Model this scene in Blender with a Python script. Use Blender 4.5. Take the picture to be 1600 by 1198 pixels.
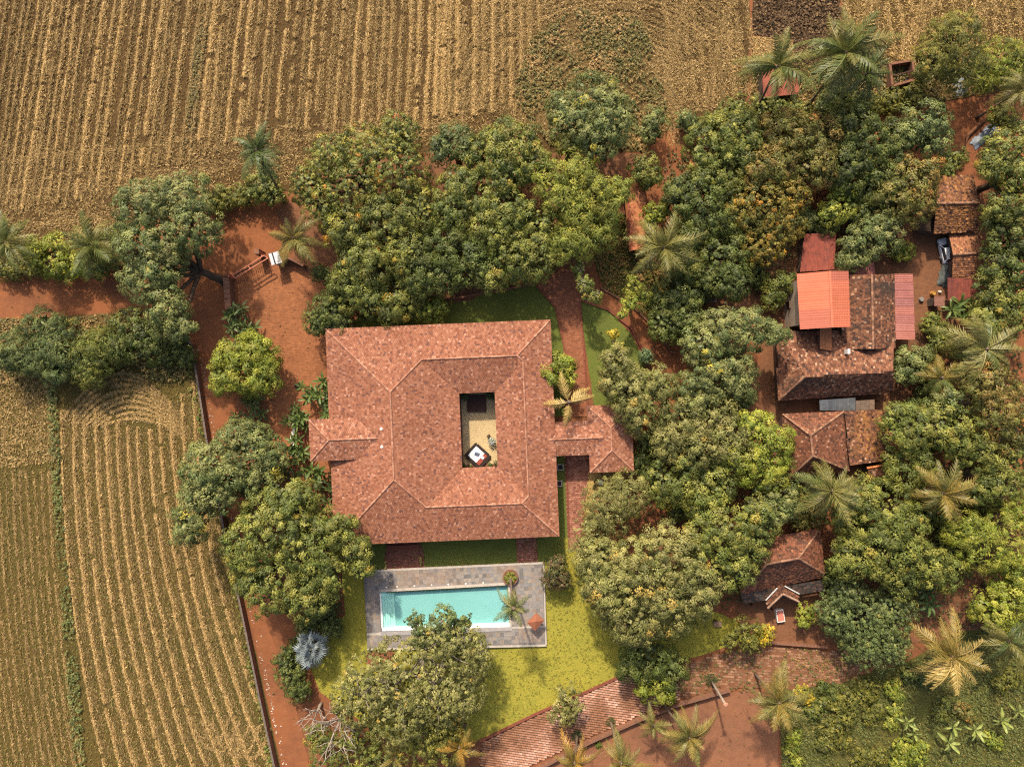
import bpy, math, random
import numpy as np
from mathutils import Vector, Matrix, Quaternion
from mathutils.geometry import tessellate_polygon

for o in list(bpy.data.objects):
    bpy.data.objects.remove(o)
scene = bpy.context.scene
COL = scene.collection

# ------------------------------------------------------------------ camera
CAM_H = 106.0                      # metres above the ground; 1 photo pixel = 0.1 m on the ground
cam_d = bpy.data.cameras.new('camera')
cam_d.sensor_fit = 'HORIZONTAL'
cam_d.angle = 2 * math.atan(80.0 / CAM_H)
cam_d.clip_start = 1.0
cam_d.clip_end = 3000.0
cam = bpy.data.objects.new('camera', cam_d)
cam.location = (0, 0, CAM_H)
cam.rotation_euler = (0, 0, 0)
COL.objects.link(cam)
scene.camera = cam

# ------------------------------------------------------------------ sky, sun, exposure
SUN_EL = math.radians(43.0)
SUN_AZ = (-0.27, 0.963)            # where the sun stands: up and a little left in the picture
world = bpy.data.worlds.new('World')
scene.world = world
world.use_nodes = True
wn = world.node_tree.nodes
wl = world.node_tree.links
wn.clear()
w_out = wn.new('ShaderNodeOutputWorld')
w_bg = wn.new('ShaderNodeBackground')
w_sky = wn.new('ShaderNodeTexSky')
w_sky.sky_type = 'NISHITA'
w_sky.sun_disc = False
w_sky.sun_elevation = SUN_EL
w_sky.sun_rotation = math.atan2(SUN_AZ[0], SUN_AZ[1])
w_sky.air_density = 1.0
w_sky.dust_density = 6.0
w_bg.inputs['Strength'].default_value = 0.13
wl.new(w_sky.outputs[0], w_bg.inputs['Color'])
wl.new(w_bg.outputs[0], w_out.inputs['Surface'])
sun_d = bpy.data.lights.new('sun', 'SUN')
sun_d.energy = 3.8
sun_d.angle = math.radians(1.6)
sun_d.color = (1.0, 0.87, 0.68)
sun = bpy.data.objects.new('sun', sun_d)
_dir = Vector((-SUN_AZ[0] * math.cos(SUN_EL), -SUN_AZ[1] * math.cos(SUN_EL), -math.sin(SUN_EL)))
sun.rotation_euler = _dir.to_track_quat('-Z', 'Y').to_euler()
sun.location = (-30, 100, 80)
COL.objects.link(sun)
vs = scene.view_settings
vs.view_transform = 'Standard'
vs.look = 'None'
vs.exposure = 0.62
vs.gamma = 1.0
vs.use_curve_mapping = False
scene.cycles.use_denoising = False
scene.cycles.filter_width = 1.2
scene.cycles.max_bounces = 6
scene.cycles.transparent_max_bounces = 8
scene.cycles.caustics_reflective = False
scene.cycles.caustics_refractive = False

RNG = np.random.default_rng(7)
random.seed(7)

# ------------------------------------------------------------------ helpers
def W(px, py, h=0.0):
    """photo pixel of a point standing h metres above the ground -> world point"""
    k = 0.1 * (CAM_H - h) / CAM_H
    return Vector(((px - 800.0) * k, (599.0 - py) * k, h))

def hash2(ix, iy, seed):
    n = (ix.astype(np.int64) * 374761393 + iy.astype(np.int64) * 668265263 + seed * 974634777) & 0x7fffffff
    n = ((n ^ (n >> 13)) * 1274126177) & 0x7fffffff
    n = n ^ (n >> 16)
    return (n & 0xffff) / 65535.0

def vnoise(x, y, seed=0):
    x = np.asarray(x, float); y = np.asarray(y, float)
    ix = np.floor(x); iy = np.floor(y)
    fx = x - ix; fy = y - iy
    fx = fx * fx * (3 - 2 * fx); fy = fy * fy * (3 - 2 * fy)
    a = hash2(ix, iy, seed); b = hash2(ix + 1, iy, seed)
    c = hash2(ix, iy + 1, seed); d = hash2(ix + 1, iy + 1, seed)
    return (a * (1 - fx) + b * fx) * (1 - fy) + (c * (1 - fx) + d * fx) * fy

def fbm(x, y, seed=0, oct=3):
    s = 0; a = 0.5; t = 0
    for i in range(oct):
        s = s + a * vnoise(np.asarray(x) * 2 ** i, np.asarray(y) * 2 ** i, seed + i * 17)
        t += a; a *= 0.5
    return s / t

def inside(poly, x, y):
    """points in polygon (poly Nx2)"""
    poly = np.asarray(poly, float)
    r = np.zeros(len(x), bool)
    j = len(poly) - 1
    for i in range(len(poly)):
        xi, yi = poly[i]; xj, yj = poly[j]
        c = ((yi > y) != (yj > y)) & (x < (xj - xi) * (y - yi) / (yj - yi + 1e-12) + xi)
        r ^= c
        j = i
    return r

def tag(o, label=None, cat=None, group=None, kind=None):
    if label: o['label'] = label
    if cat: o['category'] = cat
    if group: o['group'] = group
    if kind: o['kind'] = kind
    return o

def empty(name, loc, label, cat, group=None, rz=0.0):
    o = bpy.data.objects.new(name, None)
    o.empty_display_size = 0.3
    o.location = loc
    o.rotation_euler = (0, 0, rz)
    COL.objects.link(o)
    tag(o, label, cat, group)
    return o

def world_matrix(o):
    m = Matrix.LocRotScale(o.location, o.rotation_euler, o.scale)
    return world_matrix(o.parent) @ o.matrix_parent_inverse @ m if o.parent else m

def link(o, parent=None, local=False):
    COL.objects.link(o)
    if parent is not None:
        o.parent = parent
        if not local:
            o.matrix_parent_inverse = world_matrix(parent).inverted()
    return o

def mesh_np(name, V, F, mat, C=None, smooth=False, UV=None):
    """V (n,3), F (m,3|4) arrays -> mesh; C (n,3) point colours"""
    me = bpy.data.meshes.new(name)
    V = np.ascontiguousarray(V, np.float32); F = np.ascontiguousarray(F, np.int32)
    n, k = F.shape
    me.vertices.add(len(V)); me.vertices.foreach_set('co', V.ravel())
    me.loops.add(n * k); me.loops.foreach_set('vertex_index', F.ravel())
    me.polygons.add(n)
    me.polygons.foreach_set('loop_start', np.arange(0, n * k, k, dtype=np.int32))
    me.polygons.foreach_set('loop_total', np.full(n, k, np.int32))
    me.polygons.foreach_set('use_smooth', np.full(n, bool(smooth)))
    if C is not None:
        a = me.color_attributes.new('Col', 'FLOAT_COLOR', 'POINT')
        cc = np.ones((len(V), 4), np.float32); cc[:, :3] = C
        a.data.foreach_set('color', cc.ravel())
    me.update(calc_edges=True)
    me.materials.append(mat)
    return me

def obj_np(name, V, F, mat, C=None, parent=None, smooth=False, kind=None):
    """V in world coordinates; becomes local to the parent's base"""
    V = np.asarray(V, float)
    o = bpy.data.objects.new(name, None if False else mesh_np(name, V, F, mat, C, smooth))
    link(o, parent)
    if kind: o['kind'] = kind
    return o

class MB:
    """collects polygons (world coordinates) into one mesh"""
    def __init__(self):
        self.v = []; self.f = []
    def poly(self, pts):
        i = len(self.v)
        self.v += [tuple(p) for p in pts]
        self.f.append(tuple(range(i, i + len(pts))))
        return self
    def box(self, c, s, rz=0.0, taper=1.0):
        """c = centre of the base, s = full size"""
        i = len(self.v)
        ca, sa = math.cos(rz), math.sin(rz)
        for z, t in ((0, 1.0), (s[2], taper)):
            for sx, sy in ((-1, -1), (1, -1), (1, 1), (-1, 1)):
                x = sx * s[0] / 2 * t; y = sy * s[1] / 2 * t
                self.v.append((c[0] + x * ca - y * sa, c[1] + x * sa + y * ca, c[2] + z))
        for q in ((3, 2, 1, 0), (4, 5, 6, 7), (0, 1, 5, 4), (1, 2, 6, 5), (2, 3, 7, 6), (3, 0, 4, 7)):
            self.f.append(tuple(i + k for k in q))
        return self
    def beam(self, a, b, w, h):
        """box with a rectangular section running from a to b (its top along the line a-b)"""
        a = Vector(a); b = Vector(b)
        d = (b - a)
        if d.length < 1e-6: return self
        d.normalize()
        s = d.cross(Vector((0, 0, 1)))
        if s.length < 1e-4: s = Vector((1, 0, 0))
        s.normalize(); u = s.cross(d)
        i = len(self.v)
        for p in (a, b):
            for e, g in ((-1, -1), (1, -1), (1, 0), (-1, 0)):
                self.v.append(tuple(p + s * (e * w / 2) + u * (g * h)))
        for q in ((0, 1, 2, 3), (7, 6, 5, 4), (0, 4, 5, 1), (1, 5, 6, 2), (2, 6, 7, 3), (3, 7, 4, 0)):
            self.f.append(tuple(i + k for k in q))
        return self
    def tube(self, pts, radii, n=8, cap=True):
        pts = [Vector(p) for p in pts]
        i0 = len(self.v)
        ref = Vector((0.31, 0.95, 0.05))
        for k, p in enumerate(pts):
            d = (pts[min(k + 1, len(pts) - 1)] - pts[max(k - 1, 0)])
            if d.length < 1e-9: d = Vector((0, 0, 1))
            d.normalize()
            s = d.cross(ref)
            if s.length < 1e-3: s = d.cross(Vector((1, 0, 0)))
            s.normalize(); t = d.cross(s)
            for j in range(n):
                a = 2 * math.pi * j / n
                self.v.append(tuple(p + (s * math.cos(a) + t * math.sin(a)) * radii[k]))
        for k in range(len(pts) - 1):
            for j in range(n):
                a = i0 + k * n + j; b = i0 + k * n + (j + 1) % n
                self.f.append((a, b, b + n, a + n))
        if cap:
            self.f.append(tuple(i0 + j for j in reversed(range(n))))
            e = i0 + (len(pts) - 1) * n
            self.f.append(tuple(e + j for j in range(n)))
        return self
    def lathe(self, c, prof, n=16):
        """prof = [(r, z)...] round the vertical axis at c"""
        i0 = len(self.v)
        for r, z in prof:
            for j in range(n):
                a = 2 * math.pi * j / n
                self.v.append((c[0] + r * math.cos(a), c[1] + r * math.sin(a), c[2] + z))
        for k in range(len(prof) - 1):
            for j in range(n):
                a = i0 + k * n + j; b = i0 + k * n + (j + 1) % n
                self.f.append((a, b, b + n, a + n))
        self.f.append(tuple(i0 + j for j in reversed(range(n))))
        e = i0 + (len(prof) - 1) * n
        self.f.append(tuple(e + j for j in range(n)))
        return self
    def prism(self, pts, thick):
        """polygon (3-d, any tilt) extruded straight down by thick"""
        i = len(self.v); n = len(pts)
        up = [Vector(p) for p in pts]
        area = sum(up[k].x * up[(k + 1) % n].y - up[(k + 1) % n].x * up[k].y for k in range(n))
        if area < 0: up = up[::-1]
        self.v += [tuple(p) for p in up] + [(p.x, p.y, p.z - thick) for p in up]
        self.f.append(tuple(i + k for k in range(n)))
        self.f.append(tuple(i + n + k for k in reversed(range(n))))
        for k in range(n):
            m = (k + 1) % n
            self.f.append((i + k, i + n + k, i + n + m, i + m))
        return self
    def build(self, name, mat, parent=None, smooth=False, kind=None, bevel=0.0, local=False):
        me = bpy.data.meshes.new(name)
        me.from_pydata(self.v, [], self.f)
        me.materials.append(mat)
        if smooth:
            me.polygons.foreach_set('use_smooth', np.ones(len(me.polygons), bool))
        o = bpy.data.objects.new(name, me)
        link(o, parent, local)
        if bevel:
            m = o.modifiers.new('bevel', 'BEVEL'); m.width = bevel; m.segments = 2; m.limit_method = 'ANGLE'
        if kind: o['kind'] = kind
        return o

# ------------------------------------------------------------------ materials
MATS = {}
def mat_new(name):
    m = bpy.data.materials.new(name)
    m.use_nodes = True
    nt = m.node_tree
    b = nt.nodes['Principled BSDF']
    MATS[name] = m
    return m, nt, b

def mat_ground(name, c1, c2, c3, scale=0.12, fine=2.0, rough=0.95, bump=0.3, bscale=3.0, stretch=None, angle=0.0, fine_mix=0.5):
    """three colours mixed by a large and a fine noise, with fine relief"""
    m, nt, b = mat_new(name)
    N, L = nt.nodes, nt.links
    geo = N.new('ShaderNodeNewGeometry')
    mp = N.new('ShaderNodeMapping')
    L.new(geo.outputs['Position'], mp.inputs['Vector'])
    mp.inputs['Rotation'].default_value = (0, 0, angle)
    if stretch: mp.inputs['Scale'].default_value = (stretch[0], stretch[1], 1)
    n1 = N.new('ShaderNodeTexNoise'); n1.inputs['Scale'].default_value = scale; n1.inputs['Detail'].default_value = 6; n1.inputs['Roughness'].default_value = 0.62
    n2 = N.new('ShaderNodeTexNoise'); n2.inputs['Scale'].default_value = fine; n2.inputs['Detail'].default_value = 5; n2.inputs['Roughness'].default_value = 0.7
    L.new(geo.outputs['Position'], n1.inputs['Vector'])
    L.new(mp.outputs['Vector'], n2.inputs['Vector'])
    r1 = N.new('ShaderNodeMapRange'); r1.inputs['From Min'].default_value = 0.36; r1.inputs['From Max'].default_value = 0.64
    r2 = N.new('ShaderNodeMapRange'); r2.inputs['From Min'].default_value = 0.35; r2.inputs['From Max'].default_value = 0.68
    L.new(n1.outputs['Fac'], r1.inputs['Value']); L.new(n2.outputs['Fac'], r2.inputs['Value'])
    m1 = N.new('ShaderNodeMix'); m1.data_type = 'RGBA'
    m1.inputs['A'].default_value = (*c1, 1); m1.inputs['B'].default_value = (*c2, 1)
    L.new(r1.outputs['Result'], m1.inputs['Factor'])
    ml = N.new('ShaderNodeMath'); ml.operation = 'MULTIPLY'; ml.inputs[1].default_value = fine_mix
    L.new(r2.outputs['Result'], ml.inputs[0])
    m2 = N.new('ShaderNodeMix'); m2.data_type = 'RGBA'
    m2.inputs['B'].default_value = (*c3, 1)
    L.new(m1.outputs['Result'], m2.inputs['A']); L.new(ml.outputs[0], m2.inputs['Factor'])
    L.new(m2.outputs['Result'], b.inputs['Base Color'])
    b.inputs['Roughness'].default_value = rough
    b.inputs['Specular IOR Level'].default_value = 0.13
    if bump:
        n3 = N.new('ShaderNodeTexNoise'); n3.inputs['Scale'].default_value = bscale; n3.inputs['Detail'].default_value = 5
        L.new(mp.outputs['Vector'], n3.inputs['Vector'])
        bp = N.new('ShaderNodeBump'); bp.inputs['Strength'].default_value = bump; bp.inputs['Distance'].default_value = 0.25
        L.new(n3.outputs['Fac'], bp.inputs['Height']); L.new(bp.outputs['Normal'], b.inputs['Normal'])
    return m

def mat_attr(name, rough=0.8, spec=0.2, transl=0.0, noise=0.0, nscale=6.0):
    """colour comes from the mesh's own colour attribute"""
    m, nt, b = mat_new(name)
    N, L = nt.nodes, nt.links
    a = N.new('ShaderNodeAttribute'); a.attribute_name = 'Col'
    src = a.outputs['Color']
    if noise:
        g = N.new('ShaderNodeNewGeometry')
        n = N.new('ShaderNodeTexNoise'); n.inputs['Scale'].default_value = nscale; n.inputs['Detail'].default_value = 4
        L.new(g.outputs['Position'], n.inputs['Vector'])
        r = N.new('ShaderNodeMapRange'); r.inputs['From Min'].default_value = 0.3; r.inputs['From Max'].default_value = 0.7
        r.inputs['To Min'].default_value = 1 - noise; r.inputs['To Max'].default_value = 1 + noise * 0.6
        L.new(n.outputs['Fac'], r.inputs['Value'])
        mx = N.new('ShaderNodeMix'); mx.data_type = 'RGBA'; mx.blend_type = 'MULTIPLY'; mx.inputs['Factor'].default_value = 1
        L.new(src, mx.inputs['A']); L.new(r.outputs['Result'], mx.inputs['B'])
        src = mx.outputs['Result']
    L.new(src, b.inputs['Base Color'])
    b.inputs['Roughness'].default_value = rough
    b.inputs['Specular IOR Level'].default_value = spec
    if transl:
        t = N.new('ShaderNodeBsdfTranslucent')
        hs = N.new('ShaderNodeHueSaturation'); hs.inputs['Value'].default_value = 1.15; hs.inputs['Hue'].default_value = 0.49
        L.new(src, hs.inputs['Color']); L.new(hs.outputs['Color'], t.inputs['Color'])
        mix = N.new('ShaderNodeMixShader'); mix.inputs['Fac'].default_value = transl
        L.new(b.outputs[0], mix.inputs[1]); L.new(t.outputs[0], mix.inputs[2])
        L.new(mix.outputs[0], nt.nodes['Material Output'].inputs['Surface'])
    return m

def mat_plain(name, c, rough=0.7, c2=None, scale=3.0, metal=0.0, bump=0.0, spec=0.3):
    m, nt, b = mat_new(name)
    N, L = nt.nodes, nt.links
    c2 = c2 or tuple(x * 0.7 for x in c)
    g = N.new('ShaderNodeNewGeometry')
    n = N.new('ShaderNodeTexNoise'); n.inputs['Scale'].default_value = scale; n.inputs['Detail'].default_value = 6; n.inputs['Roughness'].default_value = 0.65
    L.new(g.outputs['Position'], n.inputs['Vector'])
    r = N.new('ShaderNodeMapRange'); r.inputs['From Min'].default_value = 0.38; r.inputs['From Max'].default_value = 0.68
    L.new(n.outputs['Fac'], r.inputs['Value'])
    mx = N.new('ShaderNodeMix'); mx.data_type = 'RGBA'
    mx.inputs['A'].default_value = (*c, 1); mx.inputs['B'].default_value = (*c2, 1)
    L.new(r.outputs['Result'], mx.inputs['Factor'])
    L.new(mx.outputs['Result'], b.inputs['Base Color'])
    b.inputs['Roughness'].default_value = rough; b.inputs['Metallic'].default_value = metal
    b.inputs['Specular IOR Level'].default_value = spec
    if bump:
        bp = N.new('ShaderNodeBump'); bp.inputs['Strength'].default_value = bump; bp.inputs['Distance'].default_value = 0.05
        L.new(n.outputs['Fac'], bp.inputs['Height']); L.new(bp.outputs['Normal'], b.inputs['Normal'])
    return m

M_SOIL = mat_ground('red_soil', (0.20, 0.074, 0.033), (0.135, 0.055, 0.029), (0.26, 0.105, 0.046), 0.10, 0.9, bump=0.35, bscale=1.6)
M_ROAD = mat_ground('red_road', (0.235, 0.084, 0.034), (0.15, 0.06, 0.031), (0.28, 0.112, 0.046), 0.14, 0.8, bump=0.25, bscale=1.5)
M_YARD = mat_ground('dark_yard', (0.17, 0.075, 0.04), (0.11, 0.055, 0.032), (0.25, 0.11, 0.05), 0.2, 1.3, bump=0.4, bscale=2.0)
M_FIELD_N = mat_ground('stubble_brown', (0.085, 0.05, 0.019), (0.11, 0.064, 0.023), (0.045, 0.029, 0.013), 0.07, 2.6, bump=0.8, bscale=3.2, fine_mix=0.8)
M_FIELD_S = mat_ground('stubble_olive', (0.115, 0.075, 0.021), (0.088, 0.068, 0.019), (0.055, 0.042, 0.013), 0.06, 2.6, bump=0.8, bscale=3.2, fine_mix=0.75)
M_PLOUGH = mat_ground('ploughed_earth', (0.075, 0.045, 0.026), (0.06, 0.038, 0.022), (0.14, 0.085, 0.042), 0.15, 2.2, bump=1.0, bscale=2.0, fine_mix=0.8)
M_STRAWBED = mat_ground('straw_bed', (0.38, 0.24, 0.085), (0.30, 0.17, 0.06), (0.44, 0.30, 0.11), 0.3, 2.4, bump=0.8, bscale=3.0)
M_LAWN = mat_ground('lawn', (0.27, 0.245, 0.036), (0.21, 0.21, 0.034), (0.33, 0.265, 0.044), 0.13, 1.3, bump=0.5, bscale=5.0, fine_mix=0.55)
M_LAWN_SHADE = mat_ground('lawn_shaded', (0.11, 0.135, 0.028), (0.09, 0.115, 0.026), (0.15, 0.155, 0.034), 0.16, 1.3, bump=0.5, bscale=5.0, fine_mix=0.5)  # darker copy of the lawn, shadow put into its green
M_ROUGH = mat_ground('rough_grass', (0.08, 0.082, 0.021), (0.105, 0.088, 0.024), (0.055, 0.06, 0.017), 0.12, 1.1, bump=0.9, bscale=2.4, fine_mix=0.7)
M_SCRUB = mat_ground('scrub_soil', (0.115, 0.075, 0.027), (0.145, 0.088, 0.034), (0.075, 0.06, 0.02), 0.16, 1.3, bump=0.8, bscale=2.4, fine_mix=0.7)
M_GRAVEL = mat_ground('court_gravel', (0.47, 0.35, 0.19), (0.40, 0.30, 0.16), (0.55, 0.42, 0.24), 0.5, 4.0, bump=0.4, bscale=6.0, fine_mix=0.6)
M_COURT = mat_ground('brown_court', (0.22, 0.095, 0.048), (0.15, 0.068, 0.04), (0.27, 0.125, 0.068), 0.16, 0.9, bump=0.25, bscale=1.5)
M_GAP = mat_plain('dark_joint', (0.085, 0.05, 0.032), 0.95)
M_PAVEBASE = mat_plain('joint_sand', (0.17, 0.075, 0.042), 0.95)
M_YARDBASE = mat_plain('forecourt_sand', (0.24, 0.095, 0.043), 0.95, (0.19, 0.078, 0.04), 0.5)
M_DECKBASE = mat_plain('deck_mortar', (0.20, 0.18, 0.165), 0.95)
M_TILE = mat_attr('clay_tile', 0.85, 0.15, noise=0.22, nscale=3.5)
M_SLAB = mat_plain('clay_underlay', (0.24, 0.085, 0.045), 0.9)
M_SLAB_OLD = mat_plain('old_underlay', (0.05, 0.03, 0.02), 0.95)
M_PAVER = mat_attr('paver', 0.9, 0.15, noise=0.2, nscale=2.5)
M_LEAF = mat_attr('leaf', 0.5, 0.35, transl=0.22)
M_PALM = mat_attr('palm_leaf', 0.45, 0.35, transl=0.25)
M_STRAW = mat_attr('straw', 0.8, 0.15, transl=0.15)
M_BARK = mat_plain('bark', (0.10, 0.065, 0.042), 0.95, (0.055, 0.038, 0.026), 5, bump=0.6)
M_PALEBARK = mat_plain('pale_bark', (0.34, 0.29, 0.24), 0.9, (0.20, 0.16, 0.13), 5, bump=0.4)
M_WALLPL = mat_plain('plaster', (0.42, 0.34, 0.26), 0.9, (0.33, 0.25, 0.18), 0.8)
M_LATERITE = mat_plain('laterite', (0.23, 0.105, 0.06), 0.95, (0.12, 0.062, 0.042), 2.5, bump=0.6)
M_OLDWALL = mat_plain('weathered_wall', (0.15, 0.095, 0.07), 0.95, (0.075, 0.055, 0.045), 1.6, bump=0.5)
M_WOOD = mat_plain('dark_wood', (0.075, 0.032, 0.022), 0.7, (0.05, 0.022, 0.016), 4)
M_FASCIA = mat_plain('red_fascia', (0.21, 0.062, 0.035), 0.8)
M_STONE = mat_attr('slate_paver', 0.75, 0.3, noise=0.18, nscale=3.0)
M_WHITE = mat_plain('white_paint', (0.78, 0.75, 0.70), 0.6, (0.66, 0.62, 0.56), 2)
M_DARK = mat_plain('dark_opening', (0.03, 0.026, 0.024), 0.8)

# ------------------------------------------------------------------ ground sheets
def densify(poly, step, jit, seed):
    out = []
    rg = np.random.default_rng(seed)
    n = len(poly)
    for i in range(n):
        a = np.array(poly[i], float); b = np.array(poly[(i + 1) % n], float)
        L = np.hypot(*(b - a)); k = max(1, int(L / step))
        nx, ny = -(b - a)[1] / (L + 1e-9), (b - a)[0] / (L + 1e-9)
        for j in range(k):
            t = j / k
            p = a + (b - a) * t
            w = (fbm(np.array([p[0] * 0.045]), np.array([p[1] * 0.045]), seed)[0] - 0.5) * 2 * jit + rg.normal() * jit * 0.12
            if j == 0: w *= 0.3
            out.append((p[0] + nx * w, p[1] + ny * w))
    return out

SHEETS = [0]
def sheet(name, poly, z, mat, jit=0.0, seed=1, kind='structure', parent=None, step=12, hole=None):
    """flat ground sheet from a photo-pixel outline; each sheet lies 4 mm above the one before"""
    global TOPZ
    TOPZ = z = 0.004 * SHEETS[0]; SHEETS[0] += 1
    pp = densify(poly, step, jit, seed) if jit else poly
    loops = [pp] + ([hole] if hole else [])
    v = []; L = []
    for lp in loops:
        L.append([Vector((W(x, y).x, W(x, y).y, 0)) for x, y in lp])
        v += [(p.x, p.y, z) for p in L[-1]]
    F = []
    for t in tessellate_polygon(L):
        a, b, c = (np.array(v[i][:2]) for i in t)
        cr = (b[0] - a[0]) * (c[1] - a[1]) - (b[1] - a[1]) * (c[0] - a[0])
        F.append(t if cr > 0 else t[::-1])
    return obj_np(name, np.array(v), np.array(F), mat, None, parent, kind=kind)

POOL_HOLE = [(592.7, 926.4), (792.6, 915.4), (795.3, 976.2), (596.2, 983.2)]
sheet('ground', [(-4000, -4000), (5600, -4000), (5600, 5200), (-4000, 5200)], 0.0, M_SOIL, hole=POOL_HOLE)
sheet('stubble_field_north', [(-500, -500), (1172, -500), (1170, 100), (1165, 165), (1120, 185), (1075, 190), (1045, 232), (1040, 190),
       (1000, 225), (860, 240), (700, 230), (560, 250), (450, 300), (350, 318), (250, 330), (150, 390), (60, 425), (-500, 425)], 0.012, M_FIELD_N, 5, 3)
sheet('stubble_field_south', [(-500, 545), (100, 560), (240, 520), (290, 535), (312, 590), (330, 690), (360, 830), (386, 960), (418, 1100), (440, 1205), (540, 1700), (-500, 1700)], 0.012, M_FIELD_S, 2, 4)
sheet('ploughed_plot', [(1176, -500), (1312, -500), (1312, 40), (1330, 90), (1262, 150), (1240, 110), (1240, 62), (1176, 55)], 0.012, M_PLOUGH, 3, 5)
sheet('straw_floor', [(1176, 57), (1238, 62), (1242, 96), (1180, 92)], 0.012, M_STRAWBED, 2, 6)
sheet('stubble_field_east', [(1314, -500), (2200, -500), (2200, 60), (1600, 70), (1520, 100), (1430, 112), (1385, 98), (1335, 66), (1314, 40)], 0.012, M_FIELD_N, 4, 7)
sheet('road_west', [(-500, 425), (0, 428), (110, 424), (190, 428), (225, 470), (260, 500), (300, 420), (340, 330), (430, 318), (480, 330), (520, 400), (430, 395), (365, 430),
       (355, 500), (362, 600), (380, 690), (400, 830), (412, 960), (462, 1100), (485, 1205), (570, 1700), (470, 1700), (440, 1200), (388, 960), (330, 690), (306, 545), (280, 505), (195, 492), (0, 500), (-500, 505)], 0.008, M_ROAD, 2.5, 8)
sheet('road_north', [(840, 245), (900, 245), (1000, 238), (1040, 230), (1052, 170), (1062, 170), (1066, 235), (1160, 232), (1300, 200), (1380, 175), (1480, 160), (1600, 128), (2200, 0), (2200, 130), (1600, 215), (1520, 240), (1470, 240), (1440, 200), (1380, 200), (1250, 250),
       (1130, 290), (1060, 285), (900, 292), (850, 290)], 0.016, M_ROAD, 4, 9)
sheet('village_yard', [(1130, 380), (1260, 330), (1400, 330), (1480, 350), (1500, 500), (1440, 560), (1440, 720), (1330, 780), (1200, 760), (1150, 640), (1190, 560), (1130, 480)], 0.008, M_YARD, 6, 10)
sheet('east_lane', [(1570, 200), (1640, 200), (1640, 900), (1560, 900), (1575, 740), (1585, 560), (1580, 400)], 0.012, M_ROAD, 4, 11)
# lawns
sheet('lawn_north', [(560, 492), (700, 470), (840, 444), (868, 480), (882, 540), (884, 650), (866, 650), (860, 500), (560, 516), (552, 510)], 0.02, M_LAWN_SHADE, 1.2, 12)
sheet('lawn_east', [(906, 470), (935, 470), (985, 520), (1005, 560), (1020, 640), (930, 650), (918, 560)], 0.02, M_LAWN_SHADE, 1.2, 13)
sheet('lawn_gatehouse', [(935, 330), (985, 340), (990, 395), (1045, 420), (1075, 470), (1060, 540), (1020, 500), (945, 452), (925, 400)], 0.02, M_ROUGH, 3, 14)
sheet('lawn_pool', [(530, 850), (885, 836), (900, 860), (960, 900), (1130, 960), (1190, 990), (1100, 1022), (1000, 1046), (912, 1082), (835, 1115), (745, 1158), (640, 1180), (500, 1080), (480, 1030), (540, 960)], 0.012, M_LAWN, 1.5, 15, hole=POOL_HOLE)
sheet('lawn_strip', [(866, 708), (884, 708), (888, 840), (860, 840)], 0.024, M_LAWN_SHADE, 0.6, 16)
sheet('lawn_behind_pool', [(560, 846), (880, 834), (884, 882), (560, 895)], 0.02, M_LAWN_SHADE, 0.6, 17)
# rough ground in the south-east
sheet('rough_grass_plot', [(1212, 1070), (1330, 1058), (1420, 1030), (1500, 985), (1640, 960), (2200, 960), (2200, 1700), (1225, 1700), (1222, 1200)], 0.012, M_ROUGH, 4, 18)
sheet('earth_court', [(835, 1205), (1000, 1128), (1135, 1082), (1180, 1075), (1215, 1110), (1225, 1700), (800, 1700)], 0.016, M_COURT, 2, 19)
sheet('hut_yard', [(1150, 930), (1300, 915), (1340, 990), (1280, 1012), (1190, 1000), (1160, 985)], 0.012, M_YARD, 3, 20)
sheet('shade_soil', [(1330, 830), (1600, 740), (1660, 960), (1500, 985), (1400, 1010), (1310, 960)], 0.012, M_YARD, 5, 21)  # dark ground sheet; tree shade is put into its colour
sheet('grove_shade_soil', [(430, 330), (560, 250), (1000, 240), (950, 330), (930, 400), (860, 420), (700, 480), (560, 490), (470, 430)], 0.020, M_YARD, 5, 22)  # darker earth under the grove, tree shadow painted into the sheet
sheet('weedy_margin', [(820, 60), (900, 20), (1010, 40), (1040, 150), (1010, 240), (860, 225), (800, 160)], 0.02, M_SCRUB, 8, 23)
sheet('verge_west', [(-500, 498), (0, 498), (190, 490), (275, 505), (300, 545), (240, 560), (100, 600), (-500, 600)], 0.02, M_SCRUB, 3, 24)
sheet('verge_north_east', [(1240, 110), (1330, 70), (1430, 110), (1500, 110), (1600, 75), (1700, 60), (1700, 120), (1500, 155), (1380, 172), (1280, 200), (1180, 190), (1170, 150)], 0.02, M_SCRUB, 3, 25)

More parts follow.
